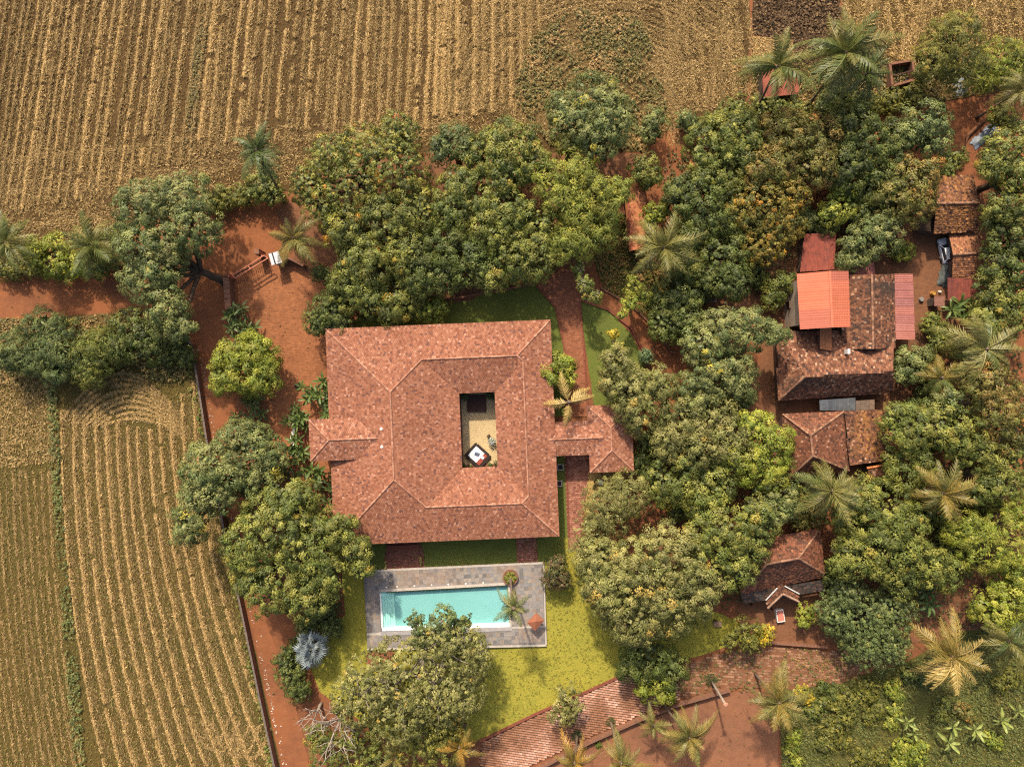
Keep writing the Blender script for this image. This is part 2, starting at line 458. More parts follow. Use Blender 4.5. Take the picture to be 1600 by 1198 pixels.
# ------------------------------------------------------------------ paving laid piece by piece
def pave(name, poly, z, tw, tl, ang, pal, gap=0.03, th=0.03, jit=0.15, parent=None, mat=None, seed=0, bond=0.5, drop=0.0, patch=None, hole=None, gapx=None):
    """rows of pavers inside a photo-pixel outline; one joined piece of many"""
    rg = np.random.default_rng(seed)
    pw = np.array([W(x, y, 0)[:2] for x, y in poly])
    ca, sa = math.cos(ang), math.sin(ang)
    R = np.array([[ca, sa], [-sa, ca]])
    q = pw @ R.T
    lo = q.min(0); hi = q.max(0)
    us = np.arange(lo[0], hi[0] + tw, tw); vs_ = np.arange(lo[1], hi[1] + tl, tl)
    U, Vv = np.meshgrid(us, vs_)
    U = U + (np.arange(len(vs_)) % 2)[:, None] * tw * bond
    c = np.stack([U.ravel(), Vv.ravel()], 1)
    cw = c @ R
    ok = inside(pw, cw[:, 0], cw[:, 1])
    if hole is not None:
        hw = np.array([W(x, y, 0)[:2] for x, y in hole])
        ok &= ~inside(hw, cw[:, 0], cw[:, 1])
    if drop: ok &= rg.random(len(ok)) > drop
    c = c[ok]; cw = cw[ok]; n = len(c)
    hx = (tw - (gap if gapx is None else gapx)) / 2; hy = (tl - gap) / 2
    offs = np.array([(-hx, -hy), (hx, -hy), (hx, hy), (-hx, hy)])
    cor = c[:, None, :] + offs[None]
    cor = cor @ R
    zt = z + th + rg.normal(0, th * 0.12, n)
    V = np.zeros((n, 8, 3))
    V[:, :4, :2] = cor; V[:, 4:, :2] = cor
    V[:, :4, 2] = z; V[:, 4:, 2] = zt[:, None]
    base = (np.arange(n) * 8)[:, None, None]
    q6 = np.array([(4, 5, 6, 7), (0, 1, 5, 4), (1, 2, 6, 5), (2, 3, 7, 6), (3, 0, 4, 7)])
    F = (base + q6[None]).reshape(-1, 4)
    pal = np.array(pal)
    C = pal[rg.integers(0, len(pal), n)] * (1 + rg.normal(0, jit, n))[:, None]
    if patch is not None: C = patch(cw, C, rg)
    C = np.clip(np.repeat(C, 8, 0), 0.01, 0.9)
    return obj_np(name, V.reshape(-1, 3), F, mat or M_PAVER, C, parent, kind='stuff')

BRICK = [(0.285, 0.112, 0.049), (0.265, 0.104, 0.047), (0.305, 0.122, 0.053)]
def soil_patch(cw, C, rg):
    n = fbm(cw[:, 0] * 0.25, cw[:, 1] * 0.25, 15)
    return C * (0.72 + 0.5 * n)[:, None]
HA = math.radians(2.35)
yard_poly = [(372, 447), (425, 414), (470, 418), (520, 455), (548, 470), (512, 512), (514, 620), (500, 660), (470, 712), (520, 720), (522, 800), (470, 800), (440, 715), (412, 640), (385, 560), (372, 500)]
yard = sheet('paved_forecourt', yard_poly, 0.024, M_YARDBASE, 0, 30)
pave('paver', yard_poly, TOPZ, 0.46, 0.24, HA, BRICK, 0.016, 0.012, 0.045, yard, seed=1, patch=soil_patch)
path_n_poly = [(838, 446), (880, 420), (915, 425), (906, 470), (912, 545), (918, 650), (884, 652), (882, 545), (868, 480)]
path_n = sheet('brick_path_north', path_n_poly, 0.028, M_YARDBASE)
pave('paver', path_n_poly, TOPZ, 0.42, 0.26, HA, [(0.26, 0.10, 0.052), (0.235, 0.09, 0.048), (0.285, 0.115, 0.062)], 0.018, 0.014, 0.07, path_n, seed=2)
path_e_poly = [(882, 706), (922, 706), (918, 760), (912, 790), (905, 860), (888, 860), (884, 780)]
path_e = sheet('brick_path_east', path_e_poly, 0.03, M_PAVEBASE)
pave('paver', path_e_poly, TOPZ, 0.42, 0.30, HA, [(0.30, 0.13, 0.085), (0.25, 0.10, 0.07), (0.35, 0.16, 0.11)], 0.04, 0.03, 0.12, path_e, seed=3)
lane_poly = [(915, 440), (940, 452), (985, 478), (1020, 512), (1050, 555), (1068, 590), (1040, 600), (1012, 560), (985, 510), (950, 482), (905, 468)]
sheet('garden_lane', lane_poly, 0.028, M_ROAD, 1, 31)
sheet('sand_walk', [(918, 735), (985, 735), (960, 780), (915, 790)], 0.026, M_STRAWBED, 1, 311)
STEP = [(0.50, 0.28, 0.20), (0.45, 0.24, 0.165), (0.54, 0.32, 0.24), (0.40, 0.20, 0.13)]
def drive_patch(cw, C, rg):
    n = fbm(cw[:, 0] * 0.22, cw[:, 1] * 0.22, 5)
    f = np.clip((n - 0.47) * 5, 0, 1)[:, None]
    return C * (1 - f) + np.array((0.27, 0.13, 0.075)) * (0.8 + 0.4 * rg.random(len(C)))[:, None] * f
drive_poly = [(752, 1160), (835, 1118), (912, 1084), (985, 1050), (1060, 1040), (1060, 1092), (1000, 1116), (918, 1152), (830, 1195), (800, 1215), (745, 1230)]
drive = sheet('stepped_driveway', drive_poly, 0.024, M_GAP, 0, 33)
pave('paver', drive_poly, TOPZ, 0.55, 0.37, math.radians(-8), STEP, 0.14, 0.09, 0.1, drive, seed=4, patch=drive_patch, gapx=0.03)
drive2_poly = [(1060, 1040), (1110, 1024), (1180, 1006), (1260, 1014), (1330, 1018), (1345, 1050), (1320, 1064), (1250, 1076), (1180, 1074), (1135, 1074), (1060, 1092)]
drive2 = sheet('worn_driveway', drive2_poly, 0.020, M_YARD, 2, 34)
pave('paver', drive2_poly, TOPZ, 0.6, 0.40, math.radians(-3), [(0.25, 0.135, 0.08), (0.20, 0.10, 0.06), (0.30, 0.165, 0.10)], 0.10, 0.03, 0.12, drive2, seed=5, drop=0.4, gapx=0.03)

# ------------------------------------------------------------------ roofs laid tile by tile
def slope_tiles(name, poly, tw, tl, pal, wts, parent, seed=0, jit=0.09, lift=0.05, gap=0.02, rough=0.010, patch=None, mat=None):
    rg = np.random.default_rng(seed)
    P = np.array([tuple(p) for p in poly], float)
    c = P.mean(0)
    nrm = np.zeros(3)
    for i in range(len(P)):
        nrm += np.cross(P[i] - c, P[(i + 1) % len(P)] - c)
    nrm /= np.linalg.norm(nrm)
    if nrm[2] < 0: nrm = -nrm
    d = np.array([0, 0, -1.0]); d = d - nrm * d.dot(nrm)
    if np.linalg.norm(d) < 1e-4: d = np.array([0, -1.0, 0])
    d /= np.linalg.norm(d)
    u = np.cross(d, nrm); u /= np.linalg.norm(u)
    q = np.stack([(P - c) @ u, (P - c) @ d], 1)
    t_hi = q[:, 1].max(); t_lo = q[:, 1].min()
    Vs = []; Cs = []
    pal = np.array(pal)
    nrow = int((t_hi - t_lo) / tl) + 1
    for r in range(nrow):
        t1 = t_hi + 0.06 - r * tl
        tm = t1 - tl * 0.5
        xs = []
        for i in range(len(q)):
            a = q[i]; b = q[(i + 1) % len(q)]
            if (a[1] - tm) * (b[1] - tm) < 0:
                xs.append(a[0] + (b[0] - a[0]) * (tm - a[1]) / (b[1] - a[1]))
        if len(xs) < 2: continue
        x0, x1 = min(xs), max(xs)
        off = (r % 2) * tw * 0.5 + rg.normal(0, tw * 0.03)
        k0 = math.floor((x0 - off) / tw); k1 = math.ceil((x1 - off) / tw)
        a = off + np.arange(k0, k1) * tw; b = a + tw - gap
        a = np.maximum(a, x0); b = np.minimum(b, x1)
        ok = b - a > 0.05
        a = a[ok]; b = b[ok]; n = len(a)
        if n == 0: continue
        dz = rg.normal(0, rough, n); dt = rg.normal(0, rough * 1.4, n)
        V = np.zeros((n, 6, 3))
        def pt(s, t, h):
            return c + np.outer(s, u) + np.outer(t, d) + np.outer(h, nrm)
        tb = t1 + dt; tt = t1 - tl * 1.12
        tt = np.full(n, tt)
        V[:, 0] = pt(a, tt, 0.002 + dz * 0.1); V[:, 1] = pt(b, tt, 0.002 + dz * 0.1)
        V[:, 2] = pt(b, tb, 0.004 + lift + dz); V[:, 3] = pt(a, tb, 0.004 + lift + dz)
        V[:, 4] = pt(b, tb, np.full(n, -0.015)); V[:, 5] = pt(a, tb, np.full(n, -0.015))
        cc = pal[rg.choice(len(pal), n, p=wts)] * (1 + rg.normal(0, jit, n))[:, None]
        if patch is not None:
            cc = patch(V[:, 2], cc, rg)
        Vs.append(V); Cs.append(np.repeat(cc, 6, 0))
    if not Vs: return None
    V = np.concatenate(Vs); n = len(V)
    base = (np.arange(n) * 6)[:, None, None]
    q2 = np.array([(0, 3, 2, 1), (3, 5, 4, 2)])
    F = (base + q2[None]).reshape(-1, 4)
    C = np.clip(np.concatenate(Cs), 0.008, 0.9)
    return obj_np(name, V.reshape(-1, 3), F, mat or M_TILE, C, parent, kind='stuff')

def ridge_tiles(name, lines, pal, parent, r=0.14, seg=0.42, seed=0, jit=0.1):
    rg = np.random.default_rng(seed)
    V = []; F = []; C = []
    for a, b in lines:
        a = np.array(tuple(a), float); b = np.array(tuple(b), float)
        L = np.linalg.norm(b - a); n = max(1, int(L / seg))
        d = (b - a) / L
        s = np.cross(d, (0, 0, 1.0)); s /= np.linalg.norm(s)
        u = np.cross(s, d)
        for k in range(n):
            p0 = a + (b - a) * (k / n); p1 = a + (b - a) * ((k + 1.08) / n)
            i = len(V)
            for p, rr in ((p0, r * 1.08), (p1, r * 0.95)):
                for j in range(6):
                    an = math.pi * j / 5
                    V.append(p + s * math.cos(an) * rr * 1.15 + u * (math.sin(an) * rr * 0.9 + 0.01))
            for j in range(5):
                F.append((i + j, i + j + 1, i + 6 + j + 1, i + 6 + j))
            F.append((i, i + 6, i + 6, i + 11)) if False else None
            F.append((i + 5, i + 3, i + 2, i + 0))
            cc = np.array(pal[rg.integers(0, len(pal))]) * (1 + rg.normal(0, jit))
            C += [cc] * 12
    return obj_np(name, np.array(V), np.array(F), M_TILE, np.clip(np.array(C), 0.01, 0.9), parent, kind='stuff')

TERRA = [(0.26, 0.108, 0.063), (0.30, 0.134, 0.082), (0.215, 0.083, 0.048), (0.38, 0.195, 0.13), (0.145, 0.068, 0.054)]
TERRA_W = [0.44, 0.26, 0.2, 0.04, 0.06]
TERRA_SMOOTH = [(0.42, 0.15, 0.07), (0.40, 0.145, 0.07), (0.44, 0.165, 0.08), (0.36, 0.125, 0.06)]
RIDGE = [(0.35, 0.17, 0.11), (0.31, 0.14, 0.088), (0.40, 0.21, 0.14)]
PT = math.tan(math.radians(15.5))

def roof_piece(root, slopes, ridges, pal, wts, tw=0.30, tl=0.33, slab_mat=None, seed=0, jit=0.09, lift=0.013, patch=None, ridge_pal=RIDGE, rr=0.115, thick=0.14, rough=0.006, fascia=None, name='roof'):
    """a roof part (slab) with its tile slopes and ridge tiles as sub-parts"""
    mb = MB()
    for s in slopes: mb.prism([Vector(p) - Vector((0, 0, 0.02)) for p in s], thick)
    slab = mb.build(name, slab_mat or M_SLAB, root)
    for i, s in enumerate(slopes):
        slope_tiles('roof_tiles', s, tw, tl, pal, wts, slab, seed + i * 7 + 1, jit, lift, patch=patch, rough=rough)
    if ridges:
        ridge_tiles('ridge_tiles', ridges, ridge_pal, slab, rr, seed=seed + 91)
    return slab

# ------------------------------------------------------------------ main house
HE = 5.0
hc = Vector((-10.37, -7.30, 0))
def hl(x, y, z=0.0):
    """house-frame metres -> world"""
    return Vector((hc.x + x * math.cos(HA) - y * math.sin(HA), hc.y + x * math.sin(HA) + y * math.cos(HA), z))
def to_hl(p):
    x = p.x - hc.x; y = p.y - hc.y
    return (x * math.cos(HA) + y * math.sin(HA), -x * math.sin(HA) + y * math.cos(HA))

house = empty('courtyard_house', hl(0, 0, 0), 'large terracotta tiled house with rectangular open courtyard in its middle', 'house')
xL, xR, yT, yB = -16.72, 16.72, 16.07, -16.07
cx, cy = to_hl(W(747.5, 671.5, HE))
cw2, ch2 = 2.70, 5.60
cL, cR, cT, cB = cx - cw2, cx + cw2, cy + ch2, cy - ch2
D_, N_, R_, S_ = (cL - xL) / 2, (yT - cT) / 2, (xR - cR) / 2, (cB - yB) / 2
def hp(x, y, d): return hl(x, y, HE + PT * d)
oTL, oTR, oBL, oBR = hp(xL, yT, 0), hp(xR, yT, 0), hp(xL, yB, 0), hp(xR, yB, 0)
iTL, iTR, iBL, iBR = hp(cL, cT, 0), hp(cR, cT, 0), hp(cL, cB, 0), hp(cR, cB, 0)
rA, rB = hp(xL + D_, yT - D_, D_), hp(xL + D_, yB + D_, D_)
rNL = hp(cL - N_, cT + N_, N_); rSL = hp(cL - S_, cB - S_, S_)
rHR = hp(xR - N_, yT - N_, N_); rHB = hp(xR - S_, yB + S_, S_)
rQT = hp(xR - R_, cT + R_, R_); rQB = hp(xR - R_, cB - R_, R_)
slopes = [[oTL, oBL, rB, rA], [oTR, oTL, rA, rNL, rHR], [rA, rB, rSL, iBL, iTL, rNL], [rNL, iTL, iTR, rQT, rHR],
          [oBR, oTR, rHR, rQT, rQB, rHB], [rQT, iTR, iBR, rQB], [oBL, oBR, rHB, rSL, rB], [rSL, rHB, rQB, iBR, iBL]]
ridges = [(oTL, rA), (rA, rNL), (rNL, rHR), (oTR, rHR), (rHR, rQT), (rQT, rQB), (rQB, rHB), (oBR, rHB), (rHB, rSL), (rSL, rB), (oBL, rB), (rA, rB)]
def house_patch(p, C, rg):
    n = fbm(p[:, 0] * 0.16, p[:, 1] * 0.16, 11)
    return C * (0.86 + 0.3 * n)[:, None]
main_roof = roof_piece(house, slopes, ridges, TERRA, TERRA_W, seed=100, patch=house_patch)
# entrance wing (higher roof running into the west slope)
PE = 6.2
x0, y0 = to_hl(W(481, 656, PE)); x1, y1 = to_hl(W(487, 720, PE))
px0 = (x0 + x1) / 2; pyT, pyB = y0, y1; hw = (pyT - pyB) / 2; pm = (pyT + pyB) / 2
pxE = px0 + 11.2
def pp_(x, y, d): return hl(x, y, PE + PT * d)
a, b, c2, d2 = pp_(px0, pyT, 0), pp_(px0, pyB, 0), pp_(pxE, pyB, 0), pp_(pxE, pyT, 0)
e, f = pp_(px0 + hw, pm, hw), pp_(pxE, pm, hw)
entr_roof = roof_piece(house, [[a, b, e], [b, c2, f, e], [d2, a, e, f]], [(a, e), (b, e), (e, f)], TERRA, [0.36, 0.26, 0.18, 0.13, 0.07], seed=140, patch=house_patch)
# corridor and pavilion on the east
KE = 4.5
gx0 = xR - 2.6
_, gT = to_hl(W(890, 659, KE)); _, gB = to_hl(W(890, 711, KE))
vx0, vyT = to_hl(W(918, 634.5, KE)); vx1, vyB = to_hl(W(990, 735, KE))
gm = (gT + gB) / 2; gh = (gT - gB) / 2; vh = (vx1 - vx0) / 2; vm = (vx0 + vx1) / 2
def kp(x, y, d): return hl(x, y, KE + PT * d)
gx1 = vm - 0.9
corr_roof = roof_piece(house, [[kp(gx0, gT, 0), kp(gx0, gm, gh), kp(gx1, gm, gh), kp(gx1, gT, 0)], [kp(gx0, gB, 0), kp(gx1, gB, 0), kp(gx1, gm, gh), kp(gx0, gm, gh)]],
           [(kp(gx0, gm, gh), kp(vm - 1.2, gm, gh))], TERRA, [0.36, 0.26, 0.18, 0.13, 0.07], seed=160, patch=house_patch)
va, vb, vc, vd = kp(vx0, vyT, 0), kp(vx0, vyB, 0), kp(vx1, vyB, 0), kp(vx1, vyT, 0)
ve, vf = kp(vm, vyT - vh, vh), kp(vm, vyB + vh, vh)
pav_roof = roof_piece(house, [[vd, va, ve], [va, vb, vf, ve], [vb, vc, vf], [vc, vd, ve, vf]], [(va, ve), (vb, vf), (vc, vf), (vd, ve), (ve, vf)], TERRA, [0.36, 0.26, 0.18, 0.13, 0.07], seed=180, patch=house_patch)
# eaves boards
def eaves(root, pts, mat=M_FASCIA, h=0.22, w=0.06, drop=0.03):
    mb = MB()
    n = len(pts)
    for i in range(n):
        mb.beam(Vector(pts[i]) - Vector((0, 0, drop)), Vector(pts[(i + 1) % n]) - Vector((0, 0, drop)), w, h)
    return mb.build('eaves_board', mat, root)
eaves(main_roof, [oTL, oTR, oBR, oBL]); eaves(main_roof, [iTL, iTR, iBR, iBL])
eaves(entr_roof, [a, b, c2, d2]); eaves(pav_roof, [va, vb, vc, vd])
# walls, plinth, columns, openings
def ring_walls(root, rect, z0, z1, th, mat, name='wall'):
    x0, x1, y0, y1 = rect
    for (p, q) in (((x0, y1), (x1, y1)), ((x0, y0), (x1, y0))):
        MB().beam(hl(p[0], p[1], z1), hl(q[0], q[1], z1), th, z1 - z0).build(name, mat, root)
    for x in (x0, x1):
        MB().beam(hl(x, y0 + th / 2 + 0.003, z1), hl(x, y1 - th / 2 - 0.003, z1), th, z1 - z0).build(name, mat, root)
ring_walls(house, (xL + 1.3, xR - 1.3, yB + 1.3, yT - 1.3), 0.5, HE + 0.15, 0.35, M_WALLPL)
ring_walls(house, (cL - 2.6, cR + 2.6, cB - 2.6, cT + 2.6), 0.85, HE + 0.4, 0.3, M_WALLPL)
pl = MB()
for r in ((xL + 0.9, cL, yB + 0.9, yT - 0.9), (cR, xR - 0.9, yB + 0.9, yT - 0.9), (cL + 0.002, cR - 0.002, cT, yT - 0.9), (cL + 0.002, cR - 0.002, yB + 0.9, cB)):
    pl.prism([hl(r[0], r[2], 0.85), hl(r[1], r[2], 0.85), hl(r[1], r[3], 0.85), hl(r[0], r[3], 0.85)], 0.85)
pl.build('plinth', M_LATERITE, house)
sheetv = [hl(cL, cB, 0.80), hl(cR, cB, 0.80), hl(cR, cT, 0.80), hl(cL, cT, 0.80)]
MB().prism(sheetv, 0.5).build('court_floor', M_GRAVEL, house)
for i in range(5):
    for x in (cL - 0.35, cR + 0.35):
        MB().box(hl(x, cB + 0.3 + (cT - cB - 0.6) * i / 4, 0.85), (0.28, 0.28, HE - 0.87), HA).build('column', M_WOOD, house)
def opening(root, p, along, w, h, z, kind, outw):
    """window or door: frame proud of the wall with a dark pane"""
    fr = MB().beam(hl(p[0] - along[0] * w / 2, p[1] - along[1] * w / 2, z + h), hl(p[0] + along[0] * w / 2, p[1] + along[1] * w / 2, z + h), 0.42, h).build(kind, M_WOOD, root)
    if kind == 'window':
        for s in (-0.25, 0.25):
            MB().beam(hl(p[0] + along[0] * w * s - along[0] * w * 0.2 + outw[0] * 0.2, p[1] + along[1] * w * s - along[1] * w * 0.2 + outw[1] * 0.2, z + h - 0.1),
                      hl(p[0] + along[0] * w * s + along[0] * w * 0.2 + outw[0] * 0.2, p[1] + along[1] * w * s + along[1] * w * 0.2 + outw[1] * 0.2, z + h - 0.1), 0.04, h - 0.2).build('pane', M_DARK, fr)
    else:
        MB().box(hl(p[0] + outw[0] * 0.24 + along[0] * w * 0.35, p[1] + outw[1] * 0.24 + along[1] * w * 0.35, z + 1.0), (0.06, 0.06, 0.2), HA).build('handle', M_WHITE, fr)
for x in (-12, -8, 0, 4, 8, 12):
    opening(house, (x, yT - 1.3), (1, 0), 1.6, 1.5, 1.8, 'window', (0, 1))
for x in (-13, -10, -1, 2, 5, 8):
    opening(house, (x, yB + 1.3), (1, 0), 1.6, 1.5, 1.8, 'window', (0, -1))
for x in (-7.2, 11.4):
    opening(house, (x, yB + 1.3), (1, 0), 1.8, 2.3, 0.9, 'door', (0, -1))
for y in (-12, -7, 5, 11):
    opening(house, (xL + 1.3, y), (0, 1), 1.6, 1.5, 1.8, 'window', (-1, 0))
opening(house, (xL + 1.3, pm), (0, 1), 2.2, 2.4, 0.9, 'door', (-1, 0))
for y in (-12, -7, 8, 12):
    opening(house, (xR - 1.3, y), (0, 1), 1.6, 1.5, 1.8, 'window', (1, 0))
for x in (px0 + 0.7, xL - 0.2):
    for y in (pyT - 0.7, pyB + 0.7):
        MB().box(hl(x, y, 0.0), (0.4, 0.4, PE), HA).build('column', M_WALLPL, house)
for x in (vx0 + 0.6, vx1 - 0.6):
    for y in (vyB + 0.6, (vyB + vyT) / 2, vyT - 0.6):
        MB().box(hl(x, y, 0.0), (0.35, 0.35, KE), HA).build('column', M_WALLPL, house)
MB().prism([hl(vx0 + 0.3, vyB + 0.3, 0.3), hl(vx1 - 0.3, vyB + 0.3, 0.3), hl(vx1 - 0.3, vyT - 0.3, 0.3), hl(vx0 + 0.3, vyT - 0.3, 0.3)], 0.3).build('pavilion_floor', M_LATERITE, house)
# pale vents on the entrance wing ridge
for q in ((596.5, 670), (597.5, 698)):
    p = W(q[0], q[1], 7.2)
    p.z = 6.7
    MB().lathe(p, [(0.22, 0), (0.22, 0.5), (0.3, 0.52), (0.06, 0.68)], 10).build('roof_vent', M_WHITE, house)

# ------------------------------------------------------------------ court furniture
def cp(px, py, z=0.80):
    return W(px, py, z)
dk = empty('slatted_deck', cp(744.5, 630), 'dark red brown slatted timber deck at north end of courtyard', 'deck')
p00, p10, p11, p01 = cp(730, 617, 1.15), cp(759.5, 617, 1.15), cp(759.5, 643.5, 1.15), cp(730, 643.5, 1.15)
for i in range(10):
    t0 = i / 10; t1 = (i + 0.86) / 10
    q0, q1 = p00.lerp(p10, t0), p00.lerp(p10, t1); r0, r1 = p01.lerp(p11, t0), p01.lerp(p11, t1)
    MB().prism([q0, r0, r1, q1], 0.05).build('plank', M_WOOD, dk)
MB().prism([v - Vector((0, 0, 0.06)) for v in (p00, p01, p11, p10)], 0.32).build('deck_frame', M_WOOD, dk)
db = empty('daybed', cp(746.5, 711.5), 'black framed square daybed with white cushion and rust red throw, set diagonally in the court', 'daybed', rz=0)
bc = cp(746.5, 711.5)
ba = math.radians(-42)
def bl(x, y, z=0): return Vector((bc.x + x * math.cos(ba) - y * math.sin(ba), bc.y + x * math.sin(ba) + y * math.cos(ba), bc.z + z))
M_BLACKW = mat_plain('black_wood', (0.03, 0.018, 0.015), 0.6, (0.02, 0.013, 0.012))
M_CUSH = mat_plain('white_cushion', (0.66, 0.66, 0.70), 0.9, (0.56, 0.57, 0.62), 2)
M_RUST = mat_plain('rust_cloth', (0.30, 0.07, 0.045), 0.9, (0.22, 0.05, 0.035), 3)
M_BLUE = mat_plain('slate_cloth', (0.11, 0.14, 0.22), 0.9, (0.07, 0.09, 0.14), 5)
for sx in (-1, 1):
    MB().beam(bl(sx * 1.42, -1.22, 0.42), bl(sx * 1.42, 1.22, 0.42), 0.42, 0.2).build('side_rail', M_BLACKW, db)
    MB().beam(bl(-1.2, sx * 1.2, 0.423), bl(1.2, sx * 1.2, 0.423), 0.38, 0.2).build('side_rail', M_BLACKW, db)
    for sy in (-1, 1):
        MB().box(bl(sx * 1.5, sy * 1.28, 0), (0.14, 0.14, 0.24), ba).build('leg', M_BLACKW, db)
MB().box(bl(-0.3, 0, 0.2), (1.75, 1.95, 0.2), ba).build('mattress', M_CUSH, db, bevel=0.05)
MB().box(bl(0.88, 0, 0.2), (0.6, 1.95, 0.22), ba).build('throw', M_RUST, db, bevel=0.03)
MB().box(bl(-0.25, 0.15, 0.4), (0.75, 0.5, 0.12), ba + 0.4).build('cushion', M_BLUE, db, bevel=0.05)
MB().box(bl(0.8, 0.3, 0.42), (0.42, 0.45, 0.14), ba + 0.2).build('cushion', M_CUSH, db, bevel=0.05)
M_POT = mat_plain('clay_pot', (0.42, 0.30, 0.20), 0.8)
def pot_plant(px, py, z, r, label, pal, spread=0.5, leafn=40, group='potted plants in the courtyard'):
    b = W(px, py, z)
    e = empty('potted_plant', b, label, 'plant', group)
    MB().lathe(b, [(r * 0.7, 0), (r, r * 1.2), (r * 1.1, r * 1.3), (r * 0.85, r * 1.3), (r * 0.8, r * 1.1)], 12).build('pot', M_POT, e, smooth=True)
    rg = np.random.default_rng(int(px * 7 + py))
    leaf_blob('foliage', [(b.x, b.y, b.z + r * 1.3 + spread * 0.4)], [spread], leafn, 0.34, 0.13, pal, e, rg)
    return e

def leaf_quads(P, N, T, L, Wd):
    """kite leaves at P, normal N, direction T -> V,F"""
    n = len(P)
    S = np.cross(N, T)
    S /= (np.linalg.norm(S, axis=1, keepdims=True) + 1e-9)
    T2 = np.cross(S, N); T2 /= (np.linalg.norm(T2, axis=1, keepdims=True) + 1e-9)
    L = np.broadcast_to(np.asarray(L, float), (n,))[:, None]; Wd = np.broadcast_to(np.asarray(Wd, float), (n,))[:, None]
    V = np.stack([P - T2 * L * 0.5, P - T2 * L * 0.02 + S * Wd * 0.5, P + T2 * L * 0.5 - N * L * 0.08, P - T2 * L * 0.02 - S * Wd * 0.5], 1)
    F = (np.arange(n) * 4)[:, None] + np.arange(4)[None]
    return V.reshape(-1, 3), F

def unit(v):
    return v / (np.linalg.norm(v, axis=1, keepdims=True) + 1e-9)

def leaf_blob(name, centres, radii, n, L, Wd, pal, parent, rg, flat=0.8):
    Vs = []; Fs = []; Cs = []; off = 0
    for c, r in zip(centres, radii):
        d = unit(rg.normal(size=(n, 3))); d[:, 2] = np.abs(d[:, 2]) * 0.9 - 0.15
        P = np.array(c) + d * r * (0.45 + 0.55 * rg.random((n, 1))) * np.array([1, 1, flat])
        N = unit(d * 0.6 + np.array([0, 0, 0.7]) + rg.normal(size=(n, 3)) * 0.35)
        T = unit(d + rg.normal(size=(n, 3)) * 0.5)
        V, F = leaf_quads(P, N, T, L * (0.7 + 0.6 * rg.random(n)), Wd * (0.7 + 0.6 * rg.random(n)))
        pl_ = np.array(pal)
        C = pl_[rg.integers(0, len(pl_), n)] * (1 + rg.normal(0, 0.12, n))[:, None]
        Vs.append(V); Fs.append(F + off); Cs.append(np.repeat(C, 4, 0)); off += len(V)
    return obj_np(name, np.concatenate(Vs), np.concatenate(Fs), M_LEAF, np.clip(np.concatenate(Cs), 0.005, 0.9), parent)
GREENS = [(0.06, 0.10, 0.025), (0.09, 0.13, 0.03), (0.12, 0.15, 0.04)]
pot_plant(725, 726, 0.80, 0.26, 'small pot plant in the southwest corner of the courtyard', GREENS, 0.35, 40)
pot_plant(735.5, 727, 0.80, 0.28, 'round pale pot plant beside the daybed foot', [(0.2, 0.2, 0.06), (0.14, 0.17, 0.05)], 0.3, 34)
pot_plant(775, 722, 0.80, 0.28, 'pale potted shrub in the southeast corner of the courtyard', [(0.22, 0.2, 0.08), (0.12, 0.15, 0.05)], 0.45, 60)
pot_plant(766, 726, 0.80, 0.25, 'leafy pot plant between daybed and southeast corner pot', GREENS, 0.45, 60)
pot_plant(726, 620, 0.80, 0.3, 'green potted fern left of the slatted deck', GREENS, 0.7, 90)
pot_plant(766, 618, 0.80, 0.3, 'broad potted fern right of the slatted deck', GREENS, 0.75, 110)
pot_plant(774, 622, 0.80, 0.25, 'dark potted fern in the northeast courtyard corner', GREENS, 0.55, 70)
ch = empty('garden_chair', cp(764, 681), 'small brown wooden chair under a silvery potted shrub', 'chair')
cc_ = cp(764, 681); cz = 0.6
def chl(x, y, z): return Vector((cc_.x + x * math.cos(cz) - y * math.sin(cz), cc_.y + x * math.sin(cz) + y * math.cos(cz), cc_.z + z))
for i in range(4):
    MB().box(chl(0, -0.21 + i * 0.14, 0.42), (0.5, 0.11, 0.04), cz).build('seat_slat', M_WOOD, ch)
for sx in (-1, 1):
    for sy in (-1, 1):
        MB().box(chl(sx * 0.2, sy * 0.2, 0), (0.05, 0.05, 0.42 if sy < 0 else 0.9), cz).build('leg', M_WOOD, ch)
MB().box(chl(0, 0.24, 0.6), (0.46, 0.04, 0.3), cz).build('backrest', M_WOOD, ch)
pot_plant(769, 690, 0.80, 0.3, 'silvery white leaved potted shrub beside the wooden chair', [(0.5, 0.5, 0.5), (0.38, 0.42, 0.38), (0.10, 0.14, 0.05), (0.3, 0.35, 0.28)], 0.75, 120)

# ------------------------------------------------------------------ pool and its deck
M_WATER, nt, bsdf = mat_new('pool_water')
nt.nodes.remove(bsdf)
tr = nt.nodes.new('ShaderNodeBsdfTransparent'); tr.inputs['Color'].default_value = (0.86, 0.98, 0.965, 1)
gl = nt.nodes.new('ShaderNodeBsdfGlossy'); gl.inputs['Roughness'].default_value = 0.04
nz = nt.nodes.new('ShaderNodeTexNoise'); nz.inputs['Scale'].default_value = 1.8; nz.inputs['Detail'].default_value = 3
bp = nt.nodes.new('ShaderNodeBump'); bp.inputs['Strength'].default_value = 0.12; bp.inputs['Distance'].default_value = 0.05
gg = nt.nodes.new('ShaderNodeNewGeometry'); nt.links.new(gg.outputs['Position'], nz.inputs['Vector'])
nt.links.new(nz.outputs['Fac'], bp.inputs['Height']); nt.links.new(bp.outputs['Normal'], gl.inputs['Normal'])
mx = nt.nodes.new('ShaderNodeMixShader')
mx.inputs['Fac'].default_value = 0.035; nt.links.new(tr.outputs[0], mx.inputs[1]); nt.links.new(gl.outputs[0], mx.inputs[2])
nt.links.new(mx.outputs[0], nt.nodes['Material Output'].inputs['Surface'])
